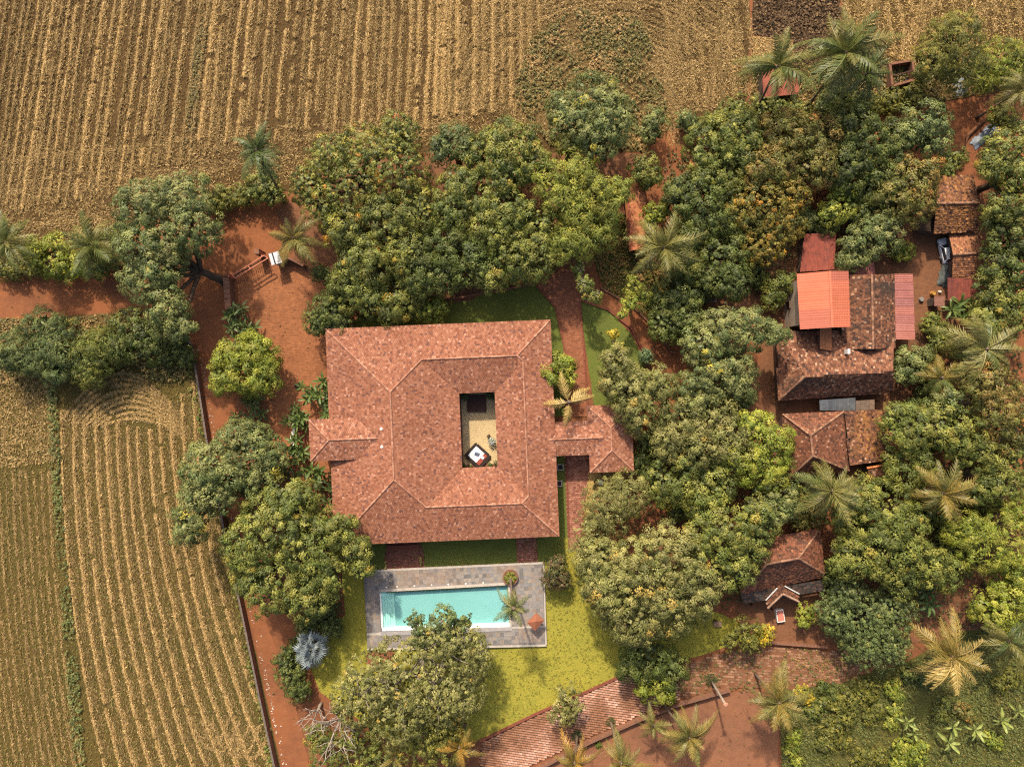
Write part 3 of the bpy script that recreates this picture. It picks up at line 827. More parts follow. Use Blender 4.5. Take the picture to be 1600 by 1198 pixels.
M_POOL = mat_ground('pool_plaster', (0.225, 0.425, 0.43), (0.245, 0.45, 0.455), (0.27, 0.475, 0.48), 0.25, 1.6, rough=0.5, bump=0.0, fine_mix=0.35)
M_POOLSTEP = mat_plain('pool_step', (0.42, 0.70, 0.64), 0.5, (0.50, 0.75, 0.70), 3)
M_COPING = mat_plain('pale_coping', (0.44, 0.39, 0.34), 0.8, (0.34, 0.30, 0.26), 1.5)

deck_px = [(568, 892.5), (848.5, 879.5), (852.8, 1008), (574, 1014.5)]
pool_px = [(593, 925), (793.5, 914), (796.2, 978.5), (596.6, 985.5)]
Z_D = 0.42
def dpt(px, py, z): return W(px, py, z)
def quad_lerp(q, s, t, z):
    a = np.array(q[0]) * (1 - s) + np.array(q[1]) * s; b = np.array(q[3]) * (1 - s) + np.array(q[2]) * s
    p = a * (1 - t) + b * t
    return dpt(p[0], p[1], z)
# deck body: four slabs round the basin
dk_o = [dpt(x, y, Z_D) for x, y in deck_px]; pl_o = [dpt(x, y, Z_D) for x, y in pool_px]
db_ = MB()
for i in range(4):
    j = (i + 1) % 4
    db_.prism([dk_o[i], dk_o[j], pl_o[j], pl_o[i]], 0.42)
deck = db_.build('pool_deck', M_DECKBASE, None)
tag(deck, kind='structure')
SLATE = [(0.235, 0.205, 0.185), (0.21, 0.195, 0.185), (0.255, 0.22, 0.19), (0.20, 0.188, 0.185), (0.27, 0.225, 0.185), (0.235, 0.185, 0.15), (0.15, 0.14, 0.135), (0.235, 0.21, 0.195), (0.22, 0.20, 0.19)]
def deck_patch(cw, C, rg):
    n = fbm(cw[:, 0] * 0.3, cw[:, 1] * 0.3, 71)
    f = np.clip((n - 0.45) * 4, 0, 1)[:, None]
    warm = np.array((0.30, 0.195, 0.13)) * (0.75 + 0.5 * rg.random(len(C)))[:, None]
    west = (np.clip((-21.6 - cw[:, 0]) * 0.7, 0, 1) * 0.55)[:, None]
    f = np.maximum(f * 0.4, west)
    return C * (1 - f) + warm * f
k = (CAM_H - Z_D) / CAM_H
sc_px = lambda L: [((x - 800) * k + 800, (y - 599) * k + 599) for x, y in L]
pave('paver', sc_px([(570, 895), (846.5, 882), (851, 1005.5), (576, 1012)]), Z_D, 0.58, 0.58, math.radians(2.6), SLATE, 0.010, 0.008, 0.05, deck, M_STONE, 8, 0.0, patch=deck_patch,
     hole=sc_px([(590.5, 922), (796.5, 911), (799, 989), (594, 996)]))
def strip(root, pxs, z, w, h, mat, name):
    for i in range(len(pxs) - 1):
        MB().beam(dpt(*pxs[i], z), dpt(*pxs[i + 1], z), w, h).build(name, mat, root)
strip(deck, [(568, 892.5), (848.5, 879.5)], Z_D + 0.05, 0.28, 0.4, M_COPING, 'coping')
strip(deck, [(849.5, 881), (853.3, 1006.5)], Z_D + 0.047, 0.22, 0.4, M_COPING, 'coping')
strip(deck, [(574, 1014.5), (853.8, 1008)], Z_D + 0.05, 0.30, 0.4, M_COPING, 'coping')
strip(deck, [(573, 991), (595, 990)], Z_D + 0.045, 0.34, 0.06, M_COPING, 'coping')
strip(deck, [(800, 980.5), (851.5, 978.3)], Z_D + 0.045, 0.30, 0.06, M_COPING, 'coping')
# basin
pool = empty('swimming_pool', quad_lerp(pool_px, 0.5, 0.5, 0), 'turquoise rectangular swimming pool with white rim set in slate deck', 'pool')
B = lambda s, t, z: quad_lerp(pool_px, s, t, 0) * 1.0 + Vector((0, 0, z))
ba_ = MB()
dep = -0.42
inn = [Vector((p.x, p.y, Z_D)) for p in pl_o]
low = [Vector((p.x, p.y, dep)) for p in pl_o]
ba_.poly([low[3], low[2], low[1], low[0]])
for i in range(4):
    j = (i + 1) % 4
    ba_.poly([inn[i], low[i], low[j], inn[j]][::-1])
ba_.build('basin', M_POOL, pool)
for i in range(5):
    s0 = 0.004; s1 = 0.012 + (5 - i) * 0.0185
    zt = dep + 0.125 * (i + 1)
    q = [pl_o[0].lerp(pl_o[1], s0), pl_o[0].lerp(pl_o[1], s1), pl_o[3].lerp(pl_o[2], s1), pl_o[3].lerp(pl_o[2], s0)]
    q = [Vector((v.x, v.y, zt)) for v in q]
    ins = [q[0].lerp(q[3], 0.015), q[1].lerp(q[2], 0.015), q[2].lerp(q[1], 0.015), q[3].lerp(q[0], 0.015)]
    MB().prism(ins, 0.12).build('step', M_POOLSTEP, pool)
wz = 0.33
MB().poly([Vector((p.x, p.y, wz)) for p in (pl_o[3], pl_o[2], pl_o[1], pl_o[0])]).build('water', M_WATER, pool)
# raised rims: white spill edge in the south and west, slate coping elsewhere
M_RIM = mat_plain('white_rim', (0.74, 0.78, 0.76), 0.5, (0.64, 0.70, 0.70), 3)
MB().beam(dpt(597.0, 983.5, 0.47), dpt(796.2, 976.8, 0.47), 0.42, 0.9).build('spill_edge', M_RIM, pool)
MB().beam(dpt(594.3, 926.5, 0.465), dpt(597.6, 981.3, 0.465), 0.26, 0.9).build('spill_edge', M_RIM, pool)
MB().beam(dpt(592, 922.9, 0.475), dpt(795.8, 911.6, 0.475), 0.42, 0.06).build('coping', M_COPING, pool)
MB().beam(dpt(795.2, 914, 0.472), dpt(797.9, 979, 0.472), 0.32, 0.06).build('coping', M_STONE_PLAIN if 'M_STONE_PLAIN' in globals() else M_COPING, pool)
M_LEDGE = mat_plain('slate_ledge', (0.26, 0.25, 0.26), 0.7, (0.34, 0.31, 0.29), 1.5)
MB().beam(dpt(592.5, 990.2, 0.462), dpt(800, 981.6, 0.462), 0.62, 0.10).build('overflow_ledge', M_LEDGE, pool)
# low lights let into the deck
LIGHT_AT = ('nearest the northwest pool corner', 'second from the northwest pool corner', 'third from the northwest pool corner', 'fourth from the west, halfway along the north pool edge',
            'third from the planter along the north pool edge', 'second from the planter along the north pool edge', 'nearest the round planter')
for i, x in enumerate((604, 620.5, 647.5, 674.5, 700.5, 728, 755)):
    p = dpt(x, 917.0 - (x - 604) * 0.045, Z_D + 0.008)
    e = MB().lathe(p, [(0.12, 0), (0.12, 0.05), (0.08, 0.07)], 10).build('deck_light', M_WHITE)
    tag(e, 'small white deck light ' + LIGHT_AT[i], 'light', 'lights along the pool')
# round brick bed below the west end of the deck
bed_px = [(596 + 24 * math.cos(t * math.pi / 12), 1030 + 19 * math.sin(t * math.pi / 12)) for t in range(24)]
bed = sheet('round_brick_bed', bed_px, 0.05, M_PAVEBASE)
pave('paver', bed_px, TOPZ, 0.4, 0.24, 0.3, [(0.25, 0.09, 0.05), (0.21, 0.075, 0.045)], 0.03, 0.05, 0.12, bed, seed=14)

# round planter with a palm, parasol
pln = empty('round_planter', dpt(797.5, 901, Z_D + 0.02), 'round brick planter of yellow green shrubs at pool corner', 'planter')
pc = dpt(797.5, 901, Z_D + 0.02)
MB().lathe(pc, [(1.18, 0), (1.2, 0.5), (1.0, 0.5), (0.95, 0.38), (0.0, 0.4)], 28).build('planter_wall', M_LATERITE, pln)
leaf_blob('shrub', [(pc.x + 0.62 * math.cos(t) * rr_, pc.y + 0.62 * math.sin(t) * rr_, pc.z + 0.55) for t, rr_ in [(0, 0)] + [(i * 1.05, 1.0) for i in range(6)]], [0.42] * 7, 110, 0.26, 0.12, [(0.22, 0.22, 0.03), (0.16, 0.18, 0.03), (0.28, 0.25, 0.04), (0.10, 0.13, 0.03)], pln, np.random.default_rng(3))
par_top = dpt(837, 971, 2.75)
par = empty('parasol', Vector((par_top.x, par_top.y, Z_D)), 'square rust brown parasol standing on the pool deck', 'parasol')
M_CANVAS = mat_plain('rust_canvas', (0.27, 0.10, 0.055), 0.85, (0.23, 0.085, 0.045), 3)
cor = [dpt(*q, 2.35) for q in ((838, 957), (850.5, 969), (836, 985.5), (823.3, 972.5))]
cor = [Vector((c.x, c.y, 2.35)) for c in cor]
cm = MB()
for i in range(4):
    cm.poly([cor[(i + 1) % 4], cor[i], par_top])
    cm.poly([cor[i], cor[(i + 1) % 4], cor[(i + 1) % 4] - Vector((0, 0, 0.16)), cor[i] - Vector((0, 0, 0.16))])
cm.build('canopy', M_CANVAS, par)
MB().tube([(par_top.x, par_top.y, Z_D), (par_top.x, par_top.y, 2.8)], [0.035, 0.03], 8).build('pole', M_WOOD, par)
MB().box((par_top.x, par_top.y, Z_D + 0.025), (0.6, 0.6, 0.09), 0.8).build('base', M_DARK, par)
for c in cor:
    MB().tube([(par_top.x, par_top.y, 2.1), tuple(c - Vector((0, 0, 0.06)))], [0.014, 0.012], 5).build('rib', M_WOOD, par)

# brick terrace and garden steps between the house and the pool
ter_px = [(604, 848), (655, 846), (660, 856), (663, 868), (663, 888), (601, 890), (601, 872), (603, 858)]
ter = sheet('brick_terrace', ter_px, 0.05, M_PAVEBASE)
pave('paver', ter_px, TOPZ, 0.36, 0.22, HA, [(0.22, 0.085, 0.062), (0.19, 0.07, 0.052), (0.25, 0.10, 0.075)], 0.035, 0.05, 0.12, ter, seed=12)
stp_px = [(806, 838), (838, 836.5), (840, 878), (808, 879.5)]
stp = sheet('brick_walk', stp_px, 0.05, M_PAVEBASE)
pave('paver', stp_px, TOPZ, 0.42, 0.30, HA, [(0.30, 0.12, 0.085), (0.25, 0.095, 0.07), (0.34, 0.15, 0.11)], 0.06, 0.05, 0.12, stp, seed=13)
for i in range(3):
    q0 = W(606, 852.5 + i * 2.7, 0); q1 = W(655, 850.5 + i * 2.7, 0)
    MB().beam(Vector((q0.x, q0.y, 0.62 - i * 0.18)), Vector((q1.x, q1.y, 0.62 - i * 0.18)), 0.26, 0.5 - i * 0.12).build('step', M_FASCIA, ter)
for i, (x, y) in enumerate(((603, 881), (658, 875))):
    a = W(x, y + 6); b = W(x, y - 6)
    e = empty('flower_trough', (a + b) / 2, ('yellow flowering trough on the west side of the brick terrace', 'yellow flowering trough on the east side of the brick terrace')[i], 'planter', 'troughs beside the terrace')
    MB().beam(Vector((a.x, a.y, 0.4)), Vector((b.x, b.y, 0.4)), 0.3, 0.4).build('trough', M_LATERITE, e)
    leaf_blob('flowers', [tuple(a.lerp(b, t) + Vector((0, 0, 0.55))) for t in (0.1, 0.3, 0.5, 0.7, 0.9)], [0.2] * 5, 40, 0.16, 0.09, [(0.55, 0.42, 0.12), (0.45, 0.36, 0.1), (0.2, 0.22, 0.05)], e, np.random.default_rng(i))

# ------------------------------------------------------------------ trees
PAL = {
    'mango':  [(0.105, 0.125, 0.032), (0.075, 0.098, 0.028), (0.14, 0.15, 0.042), (0.055, 0.075, 0.024)],
    'grey':   [(0.095, 0.12, 0.05), (0.12, 0.14, 0.06), (0.065, 0.09, 0.038), (0.14, 0.155, 0.07)],
    'teal':   [(0.062, 0.092, 0.04), (0.082, 0.11, 0.045), (0.05, 0.072, 0.032), (0.11, 0.135, 0.055)],
    'lime':   [(0.15, 0.18, 0.03), (0.115, 0.15, 0.026), (0.185, 0.20, 0.04), (0.085, 0.115, 0.024)],
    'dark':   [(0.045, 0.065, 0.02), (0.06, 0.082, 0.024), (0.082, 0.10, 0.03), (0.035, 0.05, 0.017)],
    'bamboo': [(0.185, 0.20, 0.045), (0.15, 0.175, 0.042), (0.115, 0.145, 0.038), (0.215, 0.22, 0.055)],
    'brown':  [(0.10, 0.105, 0.032), (0.12, 0.11, 0.036), (0.08, 0.088, 0.026), (0.145, 0.11, 0.038)],
    'speck':  [(0.095, 0.115, 0.032), (0.075, 0.095, 0.028), (0.13, 0.145, 0.04), (0.06, 0.075, 0.024), (0.16, 0.155, 0.04)],
    'flame':  [(0.085, 0.09, 0.025), (0.115, 0.105, 0.025), (0.15, 0.115, 0.024), (0.065, 0.072, 0.022)],
    'dusty':  [(0.13, 0.135, 0.055), (0.105, 0.115, 0.045), (0.16, 0.16, 0.07), (0.08, 0.09, 0.034)],
    'olive':  [(0.10, 0.105, 0.026), (0.075, 0.085, 0.022), (0.13, 0.13, 0.032), (0.055, 0.065, 0.02)],
    'yellow': [(0.30, 0.24, 0.03), (0.22, 0.20, 0.03), (0.14, 0.15, 0.03), (0.36, 0.27, 0.035)],
    'blue':   [(0.06, 0.10, 0.06), (0.045, 0.08, 0.045), (0.08, 0.12, 0.07)],
    'maroon': [(0.06, 0.05, 0.03), (0.09, 0.06, 0.04), (0.05, 0.06, 0.025), (0.12, 0.11, 0.05)],
}
ACC = {'speck': [(0.30, 0.16, 0.03), (0.20, 0.07, 0.03), (0.24, 0.2, 0.045)], 'brown': [(0.22, 0.12, 0.04), (0.19, 0.10, 0.04)], 'flame': [(0.30, 0.18, 0.025), (0.24, 0.12, 0.02)],
       'mango': [(0.20, 0.17, 0.04)], 'grey': [(0.26, 0.24, 0.05)], 'teal': [(0.15, 0.15, 0.05)], 'dusty': [(0.25, 0.19, 0.06)], 'olive': [(0.19, 0.16, 0.03)]}
#           clump radius, leaves per clump, leaf length, leaf width, clumps per m2, inner leaves
STYLE = {'rosette': (0.78, 56, 0.35, 0.165, 0.80, 1.0), 'fine': (0.68, 40, 0.40, 0.085, 1.05, 0.8), 'sparse': (0.50, 24, 0.34, 0.16, 1.05, 0.45),
         'bush': (0.40, 22, 0.27, 0.125, 2.2, 1.0), 'feather': (0.80, 34, 0.60, 0.10, 0.95, 0.9), 'clipped': (0.26, 15, 0.20, 0.11, 4.6, 0.8)}
TRI = [0]

def crown_mesh(lobes, style, pal, rg, dens=1.0):
    """lobes: (x,y,z,rx,rz) -> leaves gathered in clumps over the lobes' uneven surface"""
    rc, nl, LL, LW, cd, inner = STYLE[style]
    pal_a = np.array(PAL[pal]); acc = np.array(ACC.get(pal, PAL[pal]))
    lob = np.array(lobes)
    cents = []; outs = []
    for li, (x, y, z, r, rz) in enumerate(lobes):
        area = 2 * math.pi * r * r * 0.75 + 2 * math.pi * r * rz * 0.5
        n = max(6, int(area * cd * dens))
        d = unit(rg.normal(size=(n * 2, 3)))
        d = d[d[:, 2] > -0.35][:n]
        ph = rg.random(6) * 6.28
        lump = 1 + 0.10 * np.sin(d[:, 0] * 4.1 + ph[0]) * np.cos(d[:, 1] * 3.7 + ph[1]) + 0.09 * np.sin(d[:, 1] * 7.3 + ph[2] + d[:, 2] * 5) * np.cos(d[:, 0] * 6.1 + ph[3])
        lump += rg.normal(0, 0.055, len(d))
        P = np.array([x, y, z]) + d * lump[:, None] * np.array([r, r, rz])
        keep = np.ones(len(P), bool)
        for lj, q in enumerate(lobes):
            if lj == li: continue
            e = (P - np.array(q[:3])) / np.array([q[3], q[3], q[4]])
            keep &= (e ** 2).sum(1) > 0.62
        P = P[keep]; d = d[keep]
        cents.append(P); outs.append(d)
    P = np.concatenate(cents); d = np.concatenate(outs)
    low = P[:, 2] < 0.35
    P[low, 2] = 0.35 + rg.random(low.sum()) * 0.4
    nc = len(P)
    crad = rc * (0.6 + 0.75 * rg.random(nc))
    # colour of each clump, drifting slowly over the crown
    hue = fbm(P[:, 0] * 0.23, P[:, 1] * 0.23 + P[:, 2] * 0.3, 3)
    ci = np.clip(((hue - 0.25) * 2 * len(pal_a) * 0.5 + rg.random(nc) * len(pal_a) * 0.6).astype(int), 0, len(pal_a) - 1)
    cc = pal_a[ci] * (0.68 + 0.66 * rg.random(nc) ** 1.4)[:, None]
    ac = rg.random(nc) < (0.035 if pal in ('speck', 'brown', 'flame') else 0.02)
    cc[ac] = acc[rg.integers(0, len(acc), ac.sum())]
    idx = np.repeat(np.arange(nc), nl)
    m = len(idx)
    up = unit(d * 0.55 + np.array([0, 0, 0.75]))
    dd = unit(rg.normal(size=(m, 3)) * 0.75 + up[idx] * 0.85)
    LP = P[idx] + dd * (crad[idx] * (0.70 + 0.34 * rg.random(m)))[:, None] * np.array([1, 1, 0.85])
    NN = unit(dd * 0.85 + d[idx] * 0.45 + np.array([0, 0, 0.12]) + rg.normal(size=(m, 3)) * 0.24)
    TT = unit(dd * np.array([1, 1, 0.2]) + rg.normal(size=(m, 3)) * 0.35)
    if style in ('fine', 'feather'):
        TT = unit(dd * np.array([1, 1, -0.3]) + rg.normal(size=(m, 3)) * 0.25)
    sz = 0.7 + 0.6 * rg.random(m)
    V, F = leaf_quads(LP, NN, TT, LL * sz, LW * sz)
    lc = cc[idx] * (1 + rg.normal(0, 0.13, m))[:, None]
    C = np.repeat(lc, 4, 0)
    # inner foliage so that the crown is not hollow
    ni = int(nc * 5.5 * inner)
    if ni:
        k = rg.integers(0, len(lobes), ni)
        di = unit(rg.normal(size=(ni, 3)))
        rr = (0.35 + 0.52 * rg.random(ni))[:, None]
        IP = lob[k, :3] + di * rr * np.stack([lob[k, 3], lob[k, 3], lob[k, 4]], 1)
        IP[:, 2] = np.maximum(IP[:, 2], 0.4)
        IN = unit(di * 0.4 + np.array([0, 0, 0.9]) + rg.normal(size=(ni, 3)) * 0.4)
        V2, F2 = leaf_quads(IP, IN, unit(rg.normal(size=(ni, 3))), LL * 2.1, LW * 3.4)
        C2 = np.repeat(pal_a[rg.integers(0, len(pal_a), ni)] * (0.8 + 0.3 * rg.random(ni))[:, None], 4, 0)
        F = np.concatenate([F, F2 + len(V)]); V = np.concatenate([V, V2]); C = np.concatenate([C, C2])
    TRI[0] += len(F) * 2
    C = C * np.array((1.66, 1.54, 1.08))
    return V, F, np.clip(C, 0.004, 0.9)

def branch_path(a, b, rg, n=5, sag=0.08):
    a = Vector(a); b = Vector(b); L = (b - a).length
    pts = []
    for i in range(n + 1):
        t = i / n
        p = a.lerp(b, t) + Vector((0, 0, math.sin(t * math.pi) * L * sag * 0.5))
        if 0 < i < n: p += Vector(rg.normal(0, L * 0.03, 3))
        pts.append(p)
    return pts

def tree(name, style, pal, h, lobes_px, label, group=None, cat='tree', base=None, seed=None, dens=1.0, flat=0.88, bark=None, twigs=1):
    """crown lobes are given as photo pixels (centre, radius) at the height they stand"""
    rg = np.random.default_rng(seed if seed is not None else int(lobes_px[0][0] * 13 + lobes_px[0][1] * 7))
    lobes = []
    rmax = max(l[2] for l in lobes_px)
    for i, l in enumerate(lobes_px):
        px, py, r = l[:3]
        top = l[3] if len(l) > 3 else h * (1 - 0.22 * (1 - r / rmax)) * (1 - 0.08 * rg.random())
        rw = r * 0.1
        rz = min(rw * flat, top * 0.48)
        z = top - rz
        p = W(px, py, z)
        rw = rw * (CAM_H - z) / CAM_H * 0.99
        lobes.append((p.x, p.y, z, rw, rz))
    A = np.array(lobes)
    if base is None:
        w = A[:, 3] ** 2
        b = Vector(((A[:, 0] * w).sum() / w.sum(), (A[:, 1] * w).sum() / w.sum(), 0))
    else:
        b = W(base[0], base[1], 0)
    root = empty(name, b, label, cat, group)
    mb = MB()
    tr_ = 0.045 * h + 0.02 * math.sqrt(len(lobes))
    zf = A[:, 2].min() * (0.55 if base is None else 0.5)
    cxy = Vector((A[:, 0].mean(), A[:, 1].mean(), 0))
    fork = Vector((b.x, b.y, 0)).lerp(cxy, 0.45) + Vector((0, 0, zf))
    mb.tube(branch_path(b - Vector((0, 0, 0.1)), fork, rg, 4, 0), [tr_ * 1.35, tr_ * 1.05, tr_ * 0.95, tr_ * 0.9, tr_ * 0.85], 9)
    for (x, y, z, r, rz) in lobes:
        c = Vector((x, y, z))
        pth = branch_path(fork, c, rg, 4)
        mb.tube(pth, [tr_ * 0.6, tr_ * 0.5, tr_ * 0.42, tr_ * 0.34, tr_ * 0.25], 6)
        nb = int(4 * twigs)
        for k in range(nb):
            dv = unit(rg.normal(size=(1, 3)) * np.array([1, 1, 0.6]) + np.array([[0, 0, 0.5]]))[0]
            tip = c + Vector((dv[0] * r, dv[1] * r, dv[2] * rz)) * (0.93 if twigs <= 1 else 0.99)
            st = pth[3].lerp(pth[4], rg.random())
            mb.tube(branch_path(st, tip, rg, 3), [tr_ * 0.22, tr_ * 0.16, tr_ * 0.11, tr_ * 0.05], 5)
    mb.build('trunk', bark or M_BARK, root, smooth=True)
    V, F, C = crown_mesh(lobes, style, pal, rg, dens)
    obj_np('crown', V, F, M_LEAF, C, root)
    return root

T = tree
G_W, G_N, G_C, G_E, G_S = 'trees along the west lane', 'trees of the north grove', 'trees between house and village', 'trees round the village', 'trees of the south garden'
# --- west
T('spreading_tree', 'rosette', 'grey', 13, [(232, 330, 46), (292, 318, 44), (222, 388, 36), (262, 385, 36), (232, 438, 36), (260, 480, 30), (284, 512, 20), (305, 358, 38), (255, 418, 32)],
  'tall leaning grey green tree arching over the west road fork', G_W, base=(354, 440), seed=1)
T('field_bush', 'rosette', 'lime', 5, [(88, 402, 32), (62, 392, 20), (112, 420, 22)], 'bright dense bush on the road verge between two leaning palms', 'bushes along the west road', 'bush')
T('field_bush', 'bush', 'olive', 3, [(24, 417, 22), (52, 418, 16), (4, 420, 18)], 'low olive bush at the left picture edge above the road', 'bushes along the west road', 'bush')
T('field_bush', 'rosette', 'mango', 4.5, [(165, 405, 26), (185, 378, 20), (150, 418, 16)], 'dark verge bush under the palm beside the leaning tree', 'bushes along the west road', 'bush')
T('field_hedge', 'bush', 'olive', 3.2, [(352, 310, 20), (380, 306, 18), (332, 320, 18)], 'low hedge along the field edge right of the leaning tree', 'bushes along the west road', 'bush')
T('field_bush', 'rosette', 'mango', 4.5, [(412, 288, 22), (425, 305, 18), (400, 300, 15)], 'round bush at the foot of the tall lone field palm', 'bushes along the west road', 'bush')
G_V = 'feathery trees on the south field verge'
T('feathery_tree', 'feather', 'teal', 6, [(28, 548, 28), (10, 562, 22), (45, 565, 18)], 'feathery green tree at the left picture edge below the road', G_V)
T('feathery_tree', 'feather', 'teal', 6.5, [(72, 514, 28), (102, 540, 36), (70, 558, 26), (88, 584, 18)], 'broad feathery tree with bluish foliage on the verge left of centre hedge', G_V)
T('feathery_tree', 'feather', 'mango', 6, [(152, 552, 34), (142, 580, 24), (166, 538, 24)], 'yellowish feathery tree overhanging the south stubble field', G_V)
T('leafy_tree', 'rosette', 'dark', 5.5, [(206, 514, 30), (226, 538, 28), (190, 542, 22), (252, 526, 24)], 'dark leafy tree under the tip of the leaning tree', G_V)
T('leafy_tree', 'bush', 'dark', 3.5, [(278, 545, 18), (292, 560, 14), (262, 555, 16)], 'low dark thicket against the bend of the lane wall', G_V, 'bush')
T('lime_tree', 'rosette', 'lime', 8, [(388, 572, 42), (352, 588, 26), (404, 552, 28), (412, 592, 26), (365, 560, 28)], 'bright yellow green tree standing alone between lane and forecourt', G_W)
T('spreading_tree', 'rosette', 'grey', 11, [(330, 732, 42), (392, 708, 42), (312, 782, 28), (296, 822, 26), (345, 772, 32), (418, 718, 26), (370, 690, 30), (358, 740, 34), (400, 748, 26), (318, 750, 28)], 'pale grey green tree leaning over the field below the lane wall', G_W, seed=21, base=(385, 770))
T('spreading_tree', 'rosette', 'mango', 12.5, [(440, 820, 56), (488, 848, 46), (398, 852, 42), (458, 782, 38), (522, 828, 32), (430, 906, 50), (482, 926, 38), (390, 898, 28), (505, 890, 32)], 'largest dense green tree at the southwest corner of the house', G_W, seed=22)
T('leafy_limb_tree', 'rosette', 'mango', 10, [(556, 862, 22), (566, 890, 16), (540, 850, 14)], 'narrow pale tree leaning towards the northwest deck corner', G_W, base=(505, 882), seed=23, bark=M_PALEBARK, twigs=1.5)
T('shade_shrub', 'bush', 'dark', 4, [(455, 1050, 24), (466, 1076, 20), (448, 1030, 18), (470, 1010, 20)], 'dark shrub between the red lane and the silver fan palm', G_S, 'bush')
T('shade_shrub', 'bush', 'dark', 4, [(508, 955, 26), (485, 975, 22), (520, 980, 18)], 'dark shrub behind the silver fan palm on the shaded lawn', G_S, 'bush')
# --- south garden
T('open_crowned_tree', 'sparse', 'dusty', 12.5, [(640, 1050, 60), (702, 1010, 46), (588, 1062, 46), (684, 1075, 54), (735, 1025, 34), (560, 1088, 40), (720, 1078, 38), (622, 1112, 46)], 'wide thin leaved dusty tree below the pool with pale twigs', G_S, seed=31, dens=1.25, bark=M_PALEBARK, twigs=2)
T('pool_tree', 'sparse', 'teal', 10.5, [(693, 968, 22), (648, 972, 14), (660, 992, 18), (726, 972, 13), (700, 990, 20)], 'green leafy branches reaching over the south pool rim', G_S, base=(690, 1020), seed=32, dens=1.2, bark=M_PALEBARK, twigs=1.6)
T('open_crowned_tree', 'sparse', 'speck', 8, [(520, 1178, 34), (560, 1160, 32), (500, 1150, 22), (585, 1190, 28)], 'scrubby tree under bare pale branches at the bottom edge', G_S, seed=33)
T('open_crowned_tree', 'sparse', 'olive', 9, [(655, 1152, 40), (690, 1165, 32), (700, 1130, 30)], 'olive tree at the bottom edge beside a yellow palm', G_S, seed=34)
T('young_tree', 'sparse', 'dusty', 5, [(886, 1092, 22), (878, 1112, 20), (895, 1108, 17)], 'small pale tree growing through the stepped driveway edge', G_S)
T('young_tree', 'rosette', 'lime', 6, [(1024, 1062, 24), (1036, 1082, 17), (1008, 1080, 14)], 'bright yellow green tree overhanging the middle of the driveway', G_S)
T('shade_tree', 'rosette', 'dark', 7, [(1010, 1022, 36), (1045, 1045, 26), (985, 1040, 20)], 'dark tree in the shade south of the great round tree', G_S)
T('great_round_tree', 'rosette', 'dusty', 14, [(1000, 900, 62), (1050, 872, 52), (958, 920, 46), (1030, 935, 52), (988, 958, 46), (1082, 922, 40), (940, 880, 34)], 'great round pale green tree east of the pool lawn', G_C, seed=41, dens=1.05)
T('maroon_bush', 'bush', 'maroon', 4.5, [(868, 890, 20), (860, 905, 14), (878, 905, 14)], 'dark maroon bush at the northeast deck corner', G_S, 'bush')
# --- north grove
T('grove_tree', 'sparse', 'speck', 10, [(520, 252, 38), (572, 240, 42), (622, 214, 34), (482, 292, 28), (560, 298, 52), (622, 268, 48), (505, 322, 30)], 'speckled grove tree with orange blossom bordering the north field', G_N, seed=51, dens=1.3)
T('grove_tree', 'rosette', 'speck', 9.5, [(602, 358, 50), (545, 362, 38), (652, 330, 42), (572, 412, 40), (640, 402, 38)], 'dense dark speckled tree in the west of the north grove', G_N, seed=52)
T('grove_tree', 'rosette', 'teal', 9, [(712, 222, 26), (735, 240, 20), (690, 235, 20)], 'small bluish green tree at the grove edge beside the field', G_N)
T('grove_tree', 'rosette', 'mango', 11, [(800, 232, 42), (768, 246, 38), (832, 256, 32), (790, 276, 34)], 'round billowing tree at the north edge of the grove', G_N, seed=54)
T('grove_tree', 'rosette', 'mango', 11, [(750, 312, 42), (792, 332, 38), (718, 292, 30), (768, 362, 38), (710, 330, 32)], 'dense billowing tree in the middle of the north grove', G_N, seed=55)
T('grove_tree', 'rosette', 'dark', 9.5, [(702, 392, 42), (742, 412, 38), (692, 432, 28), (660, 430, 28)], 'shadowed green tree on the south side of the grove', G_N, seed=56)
T('bamboo_clump', 'feather', 'bamboo', 12, [(862, 282, 28), (900, 270, 24), (880, 312, 28)], 'yellow green bamboo clump nearest the north road', G_N, seed=57)
T('bamboo_clump', 'feather', 'bamboo', 11, [(930, 304, 32), (966, 300, 20), (905, 332, 26), (950, 322, 24)], 'bamboo clump arching right over the gatehouse roof', G_N, seed=58)
T('bamboo_clump', 'feather', 'bamboo', 10, [(905, 372, 34), (935, 362, 26), (880, 384, 26)], 'bamboo clump at the head of the brick path', G_N, seed=59)
T('grove_tree', 'rosette', 'mango', 10, [(802, 402, 42), (840, 352, 34), (832, 402, 36), (770, 430, 26)], 'broad green tree on the south edge of the grove by the path', G_N, seed=60)
T('grove_tree', 'rosette', 'mango', 8, [(548, 452, 32), (580, 468, 24), (565, 432, 26)], 'yellowish green tree behind the forecourt clipped bush', G_N, seed=61)
T('grove_tree', 'rosette', 'speck', 7, [(625, 468, 28), (610, 488, 18), (645, 455, 22)], 'small autumn tinted tree over the north garden path', G_N, seed=62)
T('garden_shrub', 'bush', 'lime', 4, [(672, 484, 22), (688, 478, 16), (658, 488, 14)], 'bright green shrub on the lawn north of the house', G_N, 'bush')
T('round_tree', 'bush', 'dark', 6.5, [(514, 490, 32), (530, 506, 22), (498, 502, 22), (525, 474, 20)], 'neat round dark tree at the northwest roof corner', G_N, seed=63)
T('clipped_hedge', 'clipped', 'dark', 3.5, [(500, 426, 14), (518, 434, 14), (536, 442, 14)], 'dark clipped hedge beside the forecourt under the grove', G_N, 'hedge')
T('great_round_tree', 'rosette', 'grey', 12, [(925, 172, 50), (898, 194, 34), (955, 190, 36), (930, 216, 34), (880, 172, 24)], 'pale round tree standing at the weedy field margin', G_N, seed=64)
